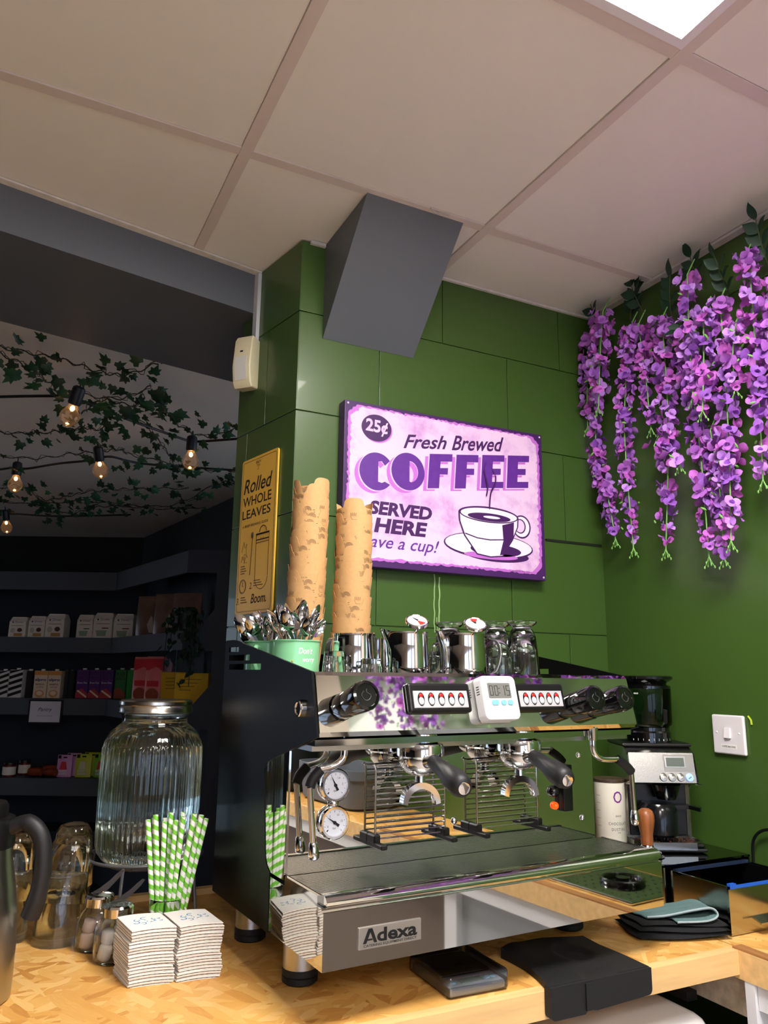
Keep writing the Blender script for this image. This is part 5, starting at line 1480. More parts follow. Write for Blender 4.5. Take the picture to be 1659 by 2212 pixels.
# chocolate duster canister
cn = thing('chocolate_canister', 'cream chocolate dusting canister beside the grinder', 'canister', (1.2875, 1.412, KT), math.atan2(-1.412, -1.2875))
CREAMC = mat('cream_label', (226, 220, 204), 0.5)
MB().lathe([(0.0, 0.0), (0.0335, 0.0), (0.034, 0.001), (0.034, 0.138), (0.0, 0.138)], 44).build('body', CREAMC, cn)
MB().lathe([(0.0, 0.138), (0.0345, 0.138), (0.0345, 0.144), (0.033, 0.1455), (0.030, 0.1445), (0.0, 0.1445)], 44).build('lid', mat('brown_lid', (66, 52, 40), 0.4), cn)
def wrapt(mb, s_, w, h, a0, z0, **kw):
    V, F = text_geo(s_, **kw)
    x0 = min(v[0] for v in V); x1 = max(v[0] for v in V); y0 = min(v[1] for v in V); y1 = max(v[1] for v in V)
    r_ = 0.0343
    mb.add([(r_*math.cos(a0+((v[0]-(x0+x1)/2)/(x1-x0)*w)/r_), r_*math.sin(a0+((v[0]-(x0+x1)/2)/(x1-x0)*w)/r_), z0+(v[1]-(y0+y1)/2)/(y1-y0)*h) for v in V], F)
ct_ = MB()
A0 = 0.55
wrapt(ct_, 'CHOCOLATE', 0.046, 0.006, A0, 0.052, spacing=1.3); wrapt(ct_, 'DUSTING', 0.034, 0.006, A0, 0.040, spacing=1.3)
wrapt(ct_, '_', 0.008, 0.0007, A0, 0.033); wrapt(ct_, 'SINCE', 0.014, 0.0038, A0, 0.068)
for k in range(5): wrapt(ct_, '-'*14, 0.012, 0.0007, A0-1.35, 0.11-k*0.016)
for dz in (0.0625, 0.0735): wrapt(ct_, '_', 0.026, 0.0006, A0, dz)
ct_.build('lettering', INK, cn, fix=False)
lg = MB()
for k in range(9):
    a = 2*PI*k/9
    c = (0.0085*math.cos(a), 0.0105*math.sin(a))
    P = [(c[0]+0.0042*math.cos(a+PI/2+t)*1.0, c[1]+0.0042*math.sin(a+PI/2+t)) for t in (0.4, 2.7, 3.5, 5.9)]
    lg.add([(0.0344*math.cos(A0+x/0.034), 0.0344*math.sin(A0+x/0.034), 0.108+y) for x, y in P], [(0, 1, 2, 3)])
lg.build('purple_wreath', mat('purple_print', (112, 40, 128), 0.5), cn, fix=False)
mb = MB().lathe([(0.0, 0.0), (0.022, 0.0), (0.024, 0.02), (0.024, 0.11), (0.0, 0.112)], 28)
tag(mb.build('dark_jar', mat('dark_glass_jar', (14, 18, 14), 0.12), None, (1.285, 1.52, KT)), 'dark jar half hidden behind the cream canister', 'jar')

# tamper
tp = thing('tamper', 'coffee tamper with turned wooden handle and steel base', 'tamper', (1.286, 1.302, KT))
MB().lathe([(0.0, 0.0), (0.028, 0.0), (0.0285, 0.002), (0.0285, 0.007), (0.024, 0.010), (0.015, 0.016), (0.0115, 0.022), (0.0, 0.022)], 40).build('base', CHROME, tp)
MB().lathe([(0.0, 0.022), (0.0125, 0.022), (0.0130, 0.030), (0.0128, 0.042), (0.0160, 0.058), (0.0180, 0.070), (0.0175, 0.082), (0.0145, 0.090), (0.008, 0.0945), (0.0, 0.0955)], 32).build('handle', mat('walnut_handle', (142, 84, 46), 0.35, var=0.35, vscale=40, stretch=(3, 3, 0.5)), tp, angle=60)
tag(MB().lathe([(0.0, 0.0), (0.033, 0.0), (0.034, 0.0012), (0.0, 0.0012)], 32).build('tamper_disc', BLACKPL, None, (1.286, 1.302, KT)), 'thin black disc below the tamper', 'disc')
tp.location.z += 0.0012

# wall switch
ws = thing('wall_switch', 'white wall switch plate marked COFFEE MACHINE on the green wall', 'switch', (WX, 1.254, 1.237), 0, None, (0, 0, 0))
wmx = frame_mtx((0, 0, 0), (0, -1, 0), (0, 0, 1), (-1, 0, 0))     # x right (towards the camera), y up, z out
MB().rbox(-0.043, 0.043, -0.043, 0.043, -0.0, 0.009, 0.004, 3, mtx=wmx).build('plate', mat('switch_white', (226, 222, 226), 0.3), ws)
MB().prism([(-0.011, 0.0088), (0.011, 0.0088), (0.011, 0.0118), (-0.011, 0.0142)], -0.0075, 0.0075, 'yzx', mtx=wmx @ Matrix.Translation((0.0, 0.004, 0))).build('rocker', mat('switch_white2', (236, 234, 236), 0.25), ws)
MB().box(-0.0205, 0.0205, -0.031, -0.021, 0.009, 0.0093, mtx=wmx).build('label_strip', mat('label_white', (240, 238, 236), 0.5), ws)
mb = MB(); text(mb, 'COFFEE MACHINE', 1, wmx @ Matrix.Translation((0, -0.026, 0.0095)), width=0.036, height=0.0042, bold=0.01); mb.build('lettering', INK, ws)
for x in (-0.03, 0.03): MB().sphere((0, 0, 0), 0.0025, 10, 6, mtx=wmx @ Matrix.Translation((x, 0.004, 0.0085))).build('screw_cap', mat('switch_white2'), ws)
sm = MB().tube([(WX-0.001, 1.204, 1.280), (WX-0.0012, 1.197, 1.272), (WX-0.0012, 1.196, 1.262)], 0.0022, 6).build('paint_smear', mat('yellow_green_smear', (168, 190, 40), 0.5), wall_right)
# black cable at the wall
cp_ = smooth_path([(1.49, 0.95, CT+0.13), (1.49, 1.10, CT+0.15), (1.495, 1.17, CT+0.150), (1.497, 1.205, CT+0.125), (1.498, 1.212, CT+0.08), (1.499, 1.209, CT+0.05), (1.503, 1.205, CT+0.01), (1.502, 1.15, CT+0.004), (1.502, 0.9, CT+0.004)], 8)
tag(MB().tube(cp_, 0.0032, 8).build('power_cable', BLACKPL), 'black power cable looping at the wall behind the knock box', 'cable')

# things further back along the side worktop, seen in the polished steel
tr_ = thing('rinse_tray', 'perforated steel tray set on the side worktop', 'tray', (1.365, 0.72, CT))
MB().rbox(-0.115, 0.115, -0.13, 0.13, 0.0005, 0.008, 0.003, 2).build('tray', STEEL, tr_)
ho = MB()
for i in range(9):
    for j in range(10): ho.cyl((-0.095+i*0.0237, -0.11+j*0.0245, 0.0078), (-0.095+i*0.0237, -0.11+j*0.0245, 0.0083), 0.003, n=8)
ho.build('holes', BLACKPL, tr_)
MB().torus((0, 0.01, 0.012), 0.045, 0.006, 28, 8).cyl((0, 0.01, 0.008), (0, 0.01, 0.018), 0.015, n=16).build('spray_star', BLACKGLOSS, tr_)
tb = thing('grey_tub', 'grey round-cornered plastic tub on the side worktop', 'tub', (1.385, -0.29, CT))
def tub_mesh():
    mb = MB(); lays = [(0.085, 0.19, 0.0), (0.098, 0.205, 0.01), (0.104, 0.22, 0.10), (0.109, 0.226, 0.104), (0.109, 0.226, 0.135), (0.105, 0.222, 0.135), (0.100, 0.215, 0.104), (0.092, 0.20, 0.012)]
    rg = [rrect(w, h, 0.05, 6) for w, h, z in lays]; V = [(x, y, lays[k][2]) for k, r_ in enumerate(rg) for x, y in r_]; nn = len(rg[0]); F = []
    for k in range(len(lays)-1):
        for j in range(nn): F.append((k*nn+j, k*nn+(j+1) % nn, (k+1)*nn+(j+1) % nn, (k+1)*nn+j))
    F += [tuple(range(nn-1, -1, -1)), tuple((len(lays)-1)*nn+j for j in range(nn))]
    return mb.add(V, F)
tub_mesh().build('tub', mat('slate_plastic', (92, 98, 108), 0.5), tb)
tag(MB().lathe([(0.0, 0.0), (0.10, 0.0), (0.12, 0.02), (0.125, 0.2), (0.12, 0.21), (0.115, 0.2), (0.11, 0.02), (0.0, 0.01)], 36).build('black_bowl', BLACKPL, None, (1.375, -0.70, CT)), 'deep black bowl further along the side worktop', 'bowl')
bxx = tag(MB().rbox(-0.1, 0.1, -0.15, 0.15, 0, 0.16, 0.004, 1).build('cardboard_box', mat('cardboard', (188, 146, 98), 0.7), None, (1.37, -1.15, CT)), 'brown cardboard box far along the side worktop', 'box')
# ------------------------------------------------------------------ wisteria on the right wall
STEMG = mat('pale_green_stem', (128, 186, 96), 0.5)
LEAFD = mat('dark_silk_leaf', (26, 58, 40), 0.45, var=0.15, vscale=20)
def petal(mb, L, W, cup, mtx, n=5):
    """rounded cupped petal from the origin along +y"""
    V = []; F = []
    for i in range(n+1):
        t = i/n
        w = W*math.sin(PI*min(1, 0.12+0.86*t))**0.7
        for s in (-1, 0, 1):
            V.append((s*w, L*t, cup*(t*t) + cup*0.9*abs(s)*math.sin(PI*t)))
    for i in range(n):
        for s in (0, 1):
            a = i*3+s; F.append((a, a+1, a+4, a+3))
    mb.add(V, F, mtx)
def blossom_mesh(m_, sd):
    random.seed(sd)
    mb = MB()
    Rx = lambda a: Matrix.Rotation(R(a), 4, 'X'); Rz = lambda a: Matrix.Rotation(R(a), 4, 'Z'); Ry = lambda a: Matrix.Rotation(R(a), 4, 'Y')
    petal(mb, 0.0165, 0.0105, 0.004, Rx(28))
    petal(mb, 0.016, 0.0085, -0.003, Rz(118) @ Rx(14+random.uniform(-10, 10)))
    petal(mb, 0.016, 0.0085, -0.003, Rz(-118) @ Rx(14+random.uniform(-10, 10)))
    petal(mb, 0.010, 0.006, 0.004, Rz(180) @ Rx(55))
    return mb.mesh('blossom', m_, 60, fix=False)
PCOL = [mat('petal_violet', (176, 104, 200), 0.6, var=0.18, vscale=70), mat('petal_magenta', (194, 100, 200), 0.6, var=0.18, vscale=70), mat('petal_lilac', (192, 136, 224), 0.6, var=0.15, vscale=70), mat('petal_deep', (148, 86, 186), 0.6, var=0.2, vscale=70)]
bl_me = [blossom_mesh(c, k) for k, c in enumerate(PCOL)]
bud_me = MB().lathe([(0.0, 0.0), (0.0014, 0.003), (0.0018, 0.006), (0.0008, 0.010), (0.0, 0.011)], 6).mesh('bud', STEMG, 60)
strands = [
    ([(1.590, 2.336), (1.600, 2.193), (1.605, 2.057)], 1.45, 0.030, 0.024, 'short wisteria strand in the corner beside the back wall'),
    ([(1.538, 2.361), (1.579, 2.005), (1.542, 1.855), (1.518, 1.72)], 1.45, 0.038, 0.018, 'long wisteria strand hanging next to the wall corner'),
    ([(1.489, 2.358), (1.505, 2.22), (1.52, 2.083)], 1.415, 0.040, 0.026, 'full short wisteria strand over the corner strands'),
    ([(1.417, 2.288), (1.457, 2.018), (1.454, 1.686)], 1.44, 0.036, 0.020, 'long straight wisteria strand, second from the corner'),
    ([(1.395, 2.285), (1.385, 2.15), (1.371, 1.987)], 1.45, 0.034, 0.022, 'short wisteria strand ending in a green tip between long ones'),
    ([(1.300, 2.26), (1.309, 1.975), (1.347, 1.667)], 1.44, 0.042, 0.018, 'long wisteria strand with thin lower end and thick middle'),
    ([(1.192, 2.321), (1.197, 2.153), (1.201, 2.007)], 1.41, 0.036, 0.028, 'wisteria strand topped by a raised pair of blossoms under the leaf spray'),
    ([(1.245, 2.177), (1.228, 1.926), (1.217, 1.631)], 1.445, 0.034, 0.020, 'longest wisteria strand, ending in forked green buds'),
    ([(1.123, 2.228), (1.128, 1.902), (1.144, 1.656)], 1.43, 0.036, 0.024, 'long wisteria strand with magenta lower blossoms'),
    ([(1.190, 1.93), (1.180, 1.792), (1.185, 1.627)], 1.45, 0.030, 0.018, 'thin wisteria strand hanging behind the longest one'),
    ([(1.036, 2.31), (1.045, 2.026), (1.054, 1.775)], 1.43, 0.040, 0.024, 'tall thick wisteria strand reaching almost to the ceiling'),
    ([(1.078, 2.15), (1.090, 2.07), (1.096, 1.997)], 1.42, 0.030, 0.022, 'very short wisteria strand beside the tall thick one'),
    ([(1.150, 2.20), (1.160, 2.08), (1.165, 1.96)], 1.40, 0.032, 0.024, 'short bushy wisteria strand in front of the longest one'),
    ([(1.345, 1.93), (1.295, 1.895), (1.262, 1.86)], 1.42, 0.026, 0.022, 'wisteria tuft looping sideways between two long strands'),
    ([(0.90, 2.25), (0.90, 2.0), (0.905, 1.74)], 1.43, 0.060, 0.045, 'wisteria strand reflected in the machine head, past the row end'),
    ([(0.79, 2.24), (0.78, 1.95), (0.79, 1.66)], 1.43, 0.060, 0.045, 'long wisteria strand along the wall past the row end'),
    ([(0.68, 2.25), (0.67, 2.0), (0.67, 1.72)], 1.43, 0.060, 0.045, 'wisteria strand along the wall with a short green tip'),
    ([(0.57, 2.25), (0.56, 1.95), (0.57, 1.60)], 1.43, 0.060, 0.045, 'wisteria strand facing the middle of the machine head'),
    ([(0.45, 2.24), (0.45, 1.98), (0.44, 1.70)], 1.43, 0.060, 0.045, 'thick wisteria strand opposite the timer'),
    ([(0.33, 2.25), (0.34, 1.95), (0.33, 1.62)], 1.43, 0.060, 0.045, 'long wisteria strand opposite the buttons'),
    ([(0.21, 2.24), (0.20, 2.0), (0.20, 1.74)], 1.43, 0.060, 0.045, 'wisteria strand near the middle of the side wall'),
    ([(0.08, 2.25), (0.08, 1.95), (0.07, 1.64)], 1.43, 0.060, 0.045, 'wisteria strand beside the end of the green wall'),
    ([(-0.06, 2.25), (-0.06, 2.0), (-0.05, 1.72)], 1.43, 0.060, 0.045, 'last but one wisteria strand towards the shop window'),
    ([(-0.20, 2.24), (-0.20, 1.98), (-0.21, 1.70)], 1.43, 0.060, 0.045, 'last wisteria strand towards the shop window'),
    ([(0.985, 2.219), (1.0, 2.0), (1.012, 1.806)], 1.44, 0.036, 0.022, 'wisteria strand at the end of the row away from the corner'),
]
def align(dirv, up=None):
    return Vector(dirv).to_track_quat('Y', 'Z').to_matrix().to_4x4()
random.seed(77)
for si, (pts, X0, w0, w1, lab) in enumerate(strands):
    base = Vector((X0, pts[0][0], pts[0][1]))
    t = thing('wisteria_strand', lab, 'artificial flower', base, 0, 'purple wisteria strands on the right wall')
    P = smooth_path([(X0+random.uniform(-0.006, 0.006)-X0, y-base.y, z-base.z) for y, z in pts], 14)
    MB().tube([(P[0].x+0.03, P[0].y, P[0].z+0.05)] + P, 0.0016, 6).build('stem', STEMG, t)
    ln_ = sum((P[i+1]-P[i]).length for i in range(len(P)-1))
    nb = int(ln_/(0.0066 if w0 < 0.05 else 0.0058))
    for k in range(nb):
        f = (k+0.5)/nb
        i = min(int(f*(len(P)-1)), len(P)-2)
        c = P[i].lerp(P[i+1], f*(len(P)-1)-i)
        wd = (w0+(w1-w0)*f)*(1.0 if f < 0.86 else 0.75)
        if f > 0.93: continue
        if f > 0.6 and random.random() < 0.22: continue
        a = k*2.399+random.uniform(-0.5, 0.5)
        rad = wd*random.uniform(0.35, 1.0)*0.72
        off = Vector((math.cos(a)*rad, math.sin(a)*rad, random.uniform(-0.006, 0.006)))
        if c.x+off.x+base.x > WX-0.014: off.x = WX-0.014-base.x-c.x
        if c.y+off.y+base.y > WY-0.014: off.y = WY-0.014-base.y-c.y
        d = Vector((off.x, off.y, -0.012+random.uniform(-0.01, 0.02)))
        o = inst('blossom', random.choice(bl_me if f > 0.25 else bl_me[:3]), t, c+off)
        sc = random.uniform(0.9, 1.32)*(1.0 if f < 0.8 else 0.8)
        nrm = (off.normalized() if off.length > 1e-5 else Vector((-1, 0, 0)))+Vector((0, 0, random.uniform(-0.2, 0.6)))
        q = nrm.normalized().to_track_quat('Z', 'Y').to_matrix().to_4x4() @ Matrix.Rotation(random.uniform(0, 2*PI), 4, 'Z')
        o.rotation_euler = q.to_euler(); o.scale = (sc, sc, sc)
    # forked green tip
    e = P[-1]
    tipmb = MB()
    for k in range(6):
        a = k*1.05+random.uniform(-0.2, 0.2); q = Vector((math.cos(a)*0.009, math.sin(a)*0.012, -0.012-0.005*(k % 3)))
        tipmb.tube([e+Vector((0, 0, 0.004)), e+q*0.5, e+q], 0.0008, 5)
        tipmb.sphere(e+q, (0.0019, 0.0019, 0.0036), 6, 5)
    tipmb.build('green_tip', STEMG, t)
    for k in range(7):
        f = random.uniform(0.2, 0.9); c = P[int(f*(len(P)-1))]; a = random.uniform(0, 6.3)
        o = inst('bud', bud_me, t, c+Vector((math.cos(a)*w0*0.6, math.sin(a)*w0*0.6, 0)), (random.uniform(0.6, 2.4), random.uniform(-0.6, 0.6), a), (1.5, 1.5, 1.5))
        if o.location.x+base.x > WX-0.01: o.location.x = WX-0.012-base.x

# dark leaf sprays behind the blossoms
def leaf_mesh(L, W, m_, name):
    V = []; F = []
    n = 6
    for i in range(n+1):
        t = i/n; w = W*math.sin(PI*(0.04+0.96*t)**0.85)
        for s in (-1, 0, 1): V.append((s*w, L*t, 0.12*W*abs(s)-0.10*L*t*t))
    for i in range(n):
        for s in (0, 1): a = i*3+s; F.append((a, a+1, a+4, a+3))
    return MB().add(V, F).mesh(name, m_, 60, fix=False)
wleaf = leaf_mesh(0.042, 0.0135, LEAFD, 'leaf')
sprays = [((1.47, 1.21, 2.325), (-0.25, 0.05, 1), 5, 'dark leaf spray standing up against the ceiling edge'),
          ((1.47, 1.395, 2.33), (-0.2, 0.25, 1), 6, 'dark leaf spray between the corner and the tall strands'),
          ((1.47, 1.56, 2.345), (-0.3, 0.1, 1), 6, 'dark leaf spray in the wall corner by the ceiling'),
          ((1.47, 1.30, 2.27), (-0.3, -0.3, 0.6), 7, 'dark drooping leaf spray above the thick-middled strand'),
          ((1.47, 1.125, 2.25), (-0.3, -0.1, 0.3), 7, 'dark leaf spray behind the magenta-ended strand'),
          ((1.47, 1.02, 2.28), (-0.35, -0.1, 0.7), 7, 'dark leaf spray beside the tall thick strand'),
          ((1.48, 1.45, 2.33), (-0.15, -0.35, 0.5), 6, 'dark leaf spray above the second strand from the corner'),
          ((1.48, 1.18, 2.23), (-0.35, 0.35, -0.2), 6, 'dark leaf spray below the raised pair of blossoms')]
for p, d, n, lab in sprays:
    t = thing('leaf_spray', lab, 'leaf spray', p, 0, 'dark leaf sprays among the wisteria')
    d = Vector(d).normalized(); side = d.cross(Vector((1, 0, 0))).normalized()
    L_ = 0.016*n
    ax = [Vector((0.03, 0, -0.01)), Vector((0, 0, 0)), d*L_*0.5+Vector((-0.004, 0, 0)), d*L_]
    MB().tube(smooth_path(ax, 5), 0.0011, 5).build('stem', mat('brown_stem', (70, 78, 44), 0.7), t)
    for k in range(n):
        f = (k//2+0.6)/((n+1)//2); c = d*L_*min(1, f)
        s = (1 if k % 2 else -1) if k < n-1 else 0
        ld = (d*0.75 + side*s*0.9 + Vector((-0.25+random.uniform(-0.2, 0.2), 0, 0))).normalized()
        o = inst('leaf', wleaf, t, c)
        z = (Vector((-1, 0.1, 0.2)) - ld*ld.dot(Vector((-1, 0.1, 0.2)))).normalized(); x = ld.cross(z)
        o.rotation_euler = frame_mtx((0, 0, 0), x, ld, z).to_euler()
        s_ = random.uniform(0.85, 1.15); o.scale = (s_, s_, s_)

# ------------------------------------------------------------------ ivy and festoon lights in the cafe
IVY = mat('ivy_green', (34, 74, 48), 0.5, var=0.3, vscale=25)
IVY2 = mat('ivy_green_dark', (26, 56, 38), 0.5, var=0.3, vscale=25)
def ivy_mesh(m_, nm):
    o = [(0, 0), (-0.011, -0.006), (-0.021, 0.004), (-0.0145, 0.012), (-0.018, 0.026), (-0.008, 0.024), (0, 0.044), (0.008, 0.024), (0.018, 0.026), (0.0145, 0.012), (0.021, 0.004), (0.011, -0.006)]
    V = [(0, 0.014, 0.004)] + [(x, y, -0.10*abs(x)-0.05*max(0, y-0.02)) for x, y in o]; n = len(o)
    F = [(0, 1+i, 1+(i+1) % n) for i in range(n)]
    return MB().add(V, F).mesh(nm, m_, 80, fix=False)
ivy_me = [ivy_mesh(IVY, 'ivy_leaf_a'), ivy_mesh(IVY2, 'ivy_leaf_b')]
VINE = mat('ivy_vine', (44, 46, 34), 0.7)
vines = [
    ([(-0.095, 2.497), (0.011, 2.507), (0.120, 2.534), (0.218, 2.536), (0.302, 2.540), (0.377, 2.409)], 2.33, 30, 'ivy garland nearest the grey beam, running to a ceiling hook'),
    ([(-0.090, 2.487), (-0.009, 2.610), (0.050, 2.662), (0.117, 2.778), (0.178, 2.761), (0.307, 2.740), (0.386, 2.585)], 2.32, 34, 'ivy garland passing over the brightest festoon bulb'),
    ([(0.197, 2.948), (0.249, 2.777), (0.330, 2.717), (0.446, 2.740), (0.560, 2.905), (0.683, 2.942), (0.770, 2.810)], 2.30, 40, 'ivy garland reaching towards the green wall'),
    ([(-0.090, 3.402), (0.032, 3.334), (0.137, 3.255), (0.214, 3.129), (0.285, 3.089), (0.360, 2.854), (0.372, 2.674)], 2.31, 36, 'ivy garland crossing beneath the brightest bulb'),
    ([(0.342, 2.796), (0.480, 3.075), (0.586, 3.325), (0.678, 3.550), (0.801, 3.699)], 2.30, 26, 'ivy garland hanging beside the unlit-looking socket bulb'),
    ([(-0.089, 3.738), (0.076, 3.699), (0.223, 3.618), (0.331, 3.479), (0.400, 3.441), (0.494, 3.522), (0.808, 3.580), (0.976, 3.517)], 2.31, 34, 'ivy garland along the second festoon cable'),
    ([(-0.087, 4.452), (0.038, 4.418), (0.154, 4.588), (0.263, 4.526), (0.363, 4.388), (0.481, 4.132), (0.617, 4.055), (0.833, 4.007)], 2.31, 60, 'thick dark ivy garland beyond the second cable'),
    ([(0.137, 5.051), (0.343, 5.032), (0.482, 4.758), (0.629, 4.628), (0.849, 4.457), (0.955, 3.874), (1.044, 3.753)], 2.32, 54, 'deep-shaded ivy garland far back under the ceiling'),
    ([(-0.087, 4.953), (0.130, 4.919), (0.391, 4.680), (0.735, 4.762), (1.039, 4.539)], 2.33, 40, 'furthest ivy garland before the dark wall'),
]
random.seed(33)
for pts, z, n, lab in vines:
    W_ = [Vector((x, y, z+random.uniform(-0.015, 0.015))) for x, y in pts]
    P = smooth_path(W_, 10)
    t = thing('ivy_garland', lab, 'ivy garland', W_[0], 0, 'ivy garlands below the cafe ceiling')
    Q = [p-W_[0]+Vector((0, 0, 0.006*math.sin(i*1.1))) for i, p in enumerate(P)]
    MB().tube(Q, 0.0022, 5).build('vine', VINE, t)
    MB().tube([q+Vector((0.012*math.sin(i*0.9), 0.012*math.cos(i*0.7), 0.008*math.sin(i*1.7))) for i, q in enumerate(Q)], 0.0014, 4).build('tendril', VINE, t)
    for k in range(n):
        f = random.random()*(len(Q)-1.001); i = int(f); c = Q[i].lerp(Q[i+1], f-i)
        off = Vector((random.gauss(0, 0.05), random.gauss(0, 0.05), random.uniform(-0.06, 0.035)))
        if c.z+W_[0].z+off.z > CEIL-0.03: off.z = -0.02
        o = inst('ivy_leaf', ivy_me[random.random() < 0.4], t, c+off)
        dn = Vector((random.uniform(-0.6, 0.6), random.uniform(-0.6, 0.6), -1)).normalized()
        # leaf blade faces roughly towards the room, tip downwards
        z_ = Vector((-FWD_H.x*0.5+random.uniform(-0.5, 0.5), -FWD_H.y*0.5+random.uniform(-0.5, 0.5), -0.7)).normalized()
        y_ = (off.normalized()+Vector((0, 0, -0.3))); y_ = (y_-z_*y_.dot(z_)).normalized(); x_ = y_.cross(z_)
        o.rotation_euler = frame_mtx((0, 0, 0), x_, y_, z_).to_euler()
        s = random.uniform(0.7, 1.2); o.scale = (s, s, s)

# festoon light strings
CABLE = mat('black_cable', (14, 15, 22), 0.5)
BULBG = thin_glass('bulb_glass', (255, 250, 240), 0.2, 0.01)
_nt = BULBG.node_tree
_tr = _nt.nodes.new('ShaderNodeBsdfTranslucent'); _tr.inputs[0].default_value = rgb(255, 250, 244)
_mx = _nt.nodes.new('ShaderNodeMixShader'); _mx.inputs[0].default_value = 0.05
_out = [n for n in _nt.nodes if n.type == 'OUTPUT_MATERIAL'][0]; _src = _out.inputs[0].links[0].from_socket
_nt.links.new(_src, _mx.inputs[1]); _nt.links.new(_tr.outputs[0], _mx.inputs[2]); _nt.links.new(_mx.outputs[0], _out.inputs[0])
FIL = mat('filament_glow', (255, 190, 110), 0.5, emit=(255, 176, 96), estr=BULB_STRENGTH)
def festoon(name_label, cable_pts, bulbs, z):
    W_ = [Vector(p) for p in cable_pts]
    t = thing('festoon_light_string', name_label, 'string lights', W_[0], 0, 'festoon lights in the cafe')
    P = smooth_path(W_, 8)
    MB().tube([p-W_[0] for p in P], 0.0055, 8).build('cable', CABLE, t)
    for (bx, by, bz, tilt) in bulbs:
        c = Vector((bx, by, bz)) - W_[0]
        tm = Matrix.Translation(c) @ Matrix.Rotation(R(tilt[1]), 4, 'Y') @ Matrix.Rotation(R(tilt[0]), 4, 'X')
        h = MB().lathe([(0.0, 0.110), (0.012, 0.110), (0.020, 0.104), (0.0215, 0.095), (0.0215, 0.050), (0.019, 0.044), (0.0, 0.044)], 24, tm).torus((0, 0, 0.118), 0.010, 0.0025, 16, 6, 'x', tm).build('lamp_holder', CABLE, t)
        MB().lathe([(0.0, -0.033), (0.012, -0.0307), (0.022, -0.0245), (0.0295, -0.014), (0.033, 0.0), (0.0295, 0.015), (0.022, 0.026), (0.0155, 0.038), (0.014, 0.046)], 32, tm).build('bulb', BULBG, h, angle=60)
        MB().sphere((0, 0, 0.030), (0.0075, 0.0075, 0.010), 12, 8, tm).sphere((0, 0, -0.024), (0.005, 0.005, 0.003), 10, 6, tm).build('filament', FIL, h)
festoon('black festoon cable with bulbs hanging nearest the grey beam', [(-0.106, 2.964, 2.32), (-0.078, 2.944, 2.32), (0.061, 2.860, 2.32), (0.144, 2.813, 2.315), (0.233, 2.867, 2.315), (0.376, 2.959, 2.31), (0.621, 3.112, 2.31), (0.648, 3.121, 2.312), (0.680, 3.103, 2.31), (0.839, 2.962, 2.31)],
        [(0.144, 2.694, 2.205, (22, 12)), (0.632, 3.042, 2.2, (2, 0))], 2.31)
festoon('black festoon cable with two bulbs, second from the grey beam', [(-0.108, 4.088, 2.32), (-0.070, 4.054, 2.315), (-0.004, 3.978, 2.315), (0.049, 3.949, 2.31), (0.174, 3.799, 2.315), (0.302, 3.665, 2.315), (0.379, 3.571, 2.32), (0.548, 3.658, 2.33), (0.972, 3.557, 2.33)],
        [(0.004, 3.843, 2.2, (2, 0)), (0.328, 3.418, 2.21, (24, -14))], 2.31)
festoon('festoon cable with a single bulb, furthest from the grey beam', [(-0.110, 5.343, 2.32), (0.017, 5.245, 2.32), (0.272, 5.231, 2.33), (0.684, 4.996, 2.34)],
        [(-0.014, 5.071, 2.2, (14, -10))], 2.31)
# ------------------------------------------------------------------ shelving at the far end of the cafe
SHG = mat('shelf_grey_fascia', (74, 78, 86), 0.55)
unit = thing('shelf_unit', 'dark blue built-in shelving wrapping the corner of the cafe', 'shelf unit', (0, 0, 0))
def seg_mtx(a0, d0, a1, d1):
    p = far(a0, d0); q = far(a1, d1); u = (q-p).normalized(); n = Vector((-u.y, u.x, 0))
    if n.dot(FWD_H) < 0: n = -n
    return frame_mtx((p.x, p.y, 0), u, n, (0, 0, 1)), (q-p).length
mA, lA = seg_mtx(-4.2, 5.5, -1.925, 5.5)
mB, lB = seg_mtx(-1.925, 5.5, -1.12, 4.4)
mC, lC = seg_mtx(-1.135, 4.4, -0.60, 4.4)
levels = [(1.930, 2.060), (1.486, 1.593), (1.059, 1.171), (0.527, 0.638)]
for z0, z1_ in levels:
    MB().box(0, lA, 0, 0.02, z0, z1_, mtx=mA).build('shelf_fascia', SHG, unit)
    MB().box(0, lA+0.1, 0.02, 0.33, z1_-0.03, z1_-0.001, mtx=mA).build('shelf_board', DARKBLUE, unit)
    MB().box(0, lB, 0, 0.02, z0, z1_, mtx=mB).build('shelf_fascia', SHG, unit)
    MB().box(-0.1, lB, 0.02, 0.30, z1_-0.03, z1_-0.001, mtx=mB).build('shelf_board', DARKBLUE, unit)
MB().box(0, lA+0.3, 0.33, 0.35, 0.3, 2.06, mtx=mA).build('back_board', DARKBLUE, unit)
MB().box(-0.2, lB+0.1, 0.30, 0.32, 0.3, 2.06, mtx=mB).build('back_board', DARKBLUE, unit)
MB().box(0, lA, 0.0, 0.34, 0.0, 0.30, mtx=mA).build('plinth', DARKBLUE, unit)
MB().box(0, lB, 0.0, 0.30, 0.0, 0.30, mtx=mB).build('plinth', DARKBLUE, unit)
# end panel with chamfered openings
w = 0.172
outer_ = [(0.0, 0.0), (lC, 0.0), (lC, 2.056), (0.0, 2.06)]
for z0, z1_ in ((1.60, 1.925), (1.18, 1.48), (0.645, 1.05)): outer_ += [(0.0, z1_), (w, z1_), (w, z0+0.115), (0.075, z0), (0.0, z0)]
MB().prism(outer_, 0.0, 0.02, 'xzy', mtx=mC).build('end_panel', DARKBLUE, unit, angle=10)

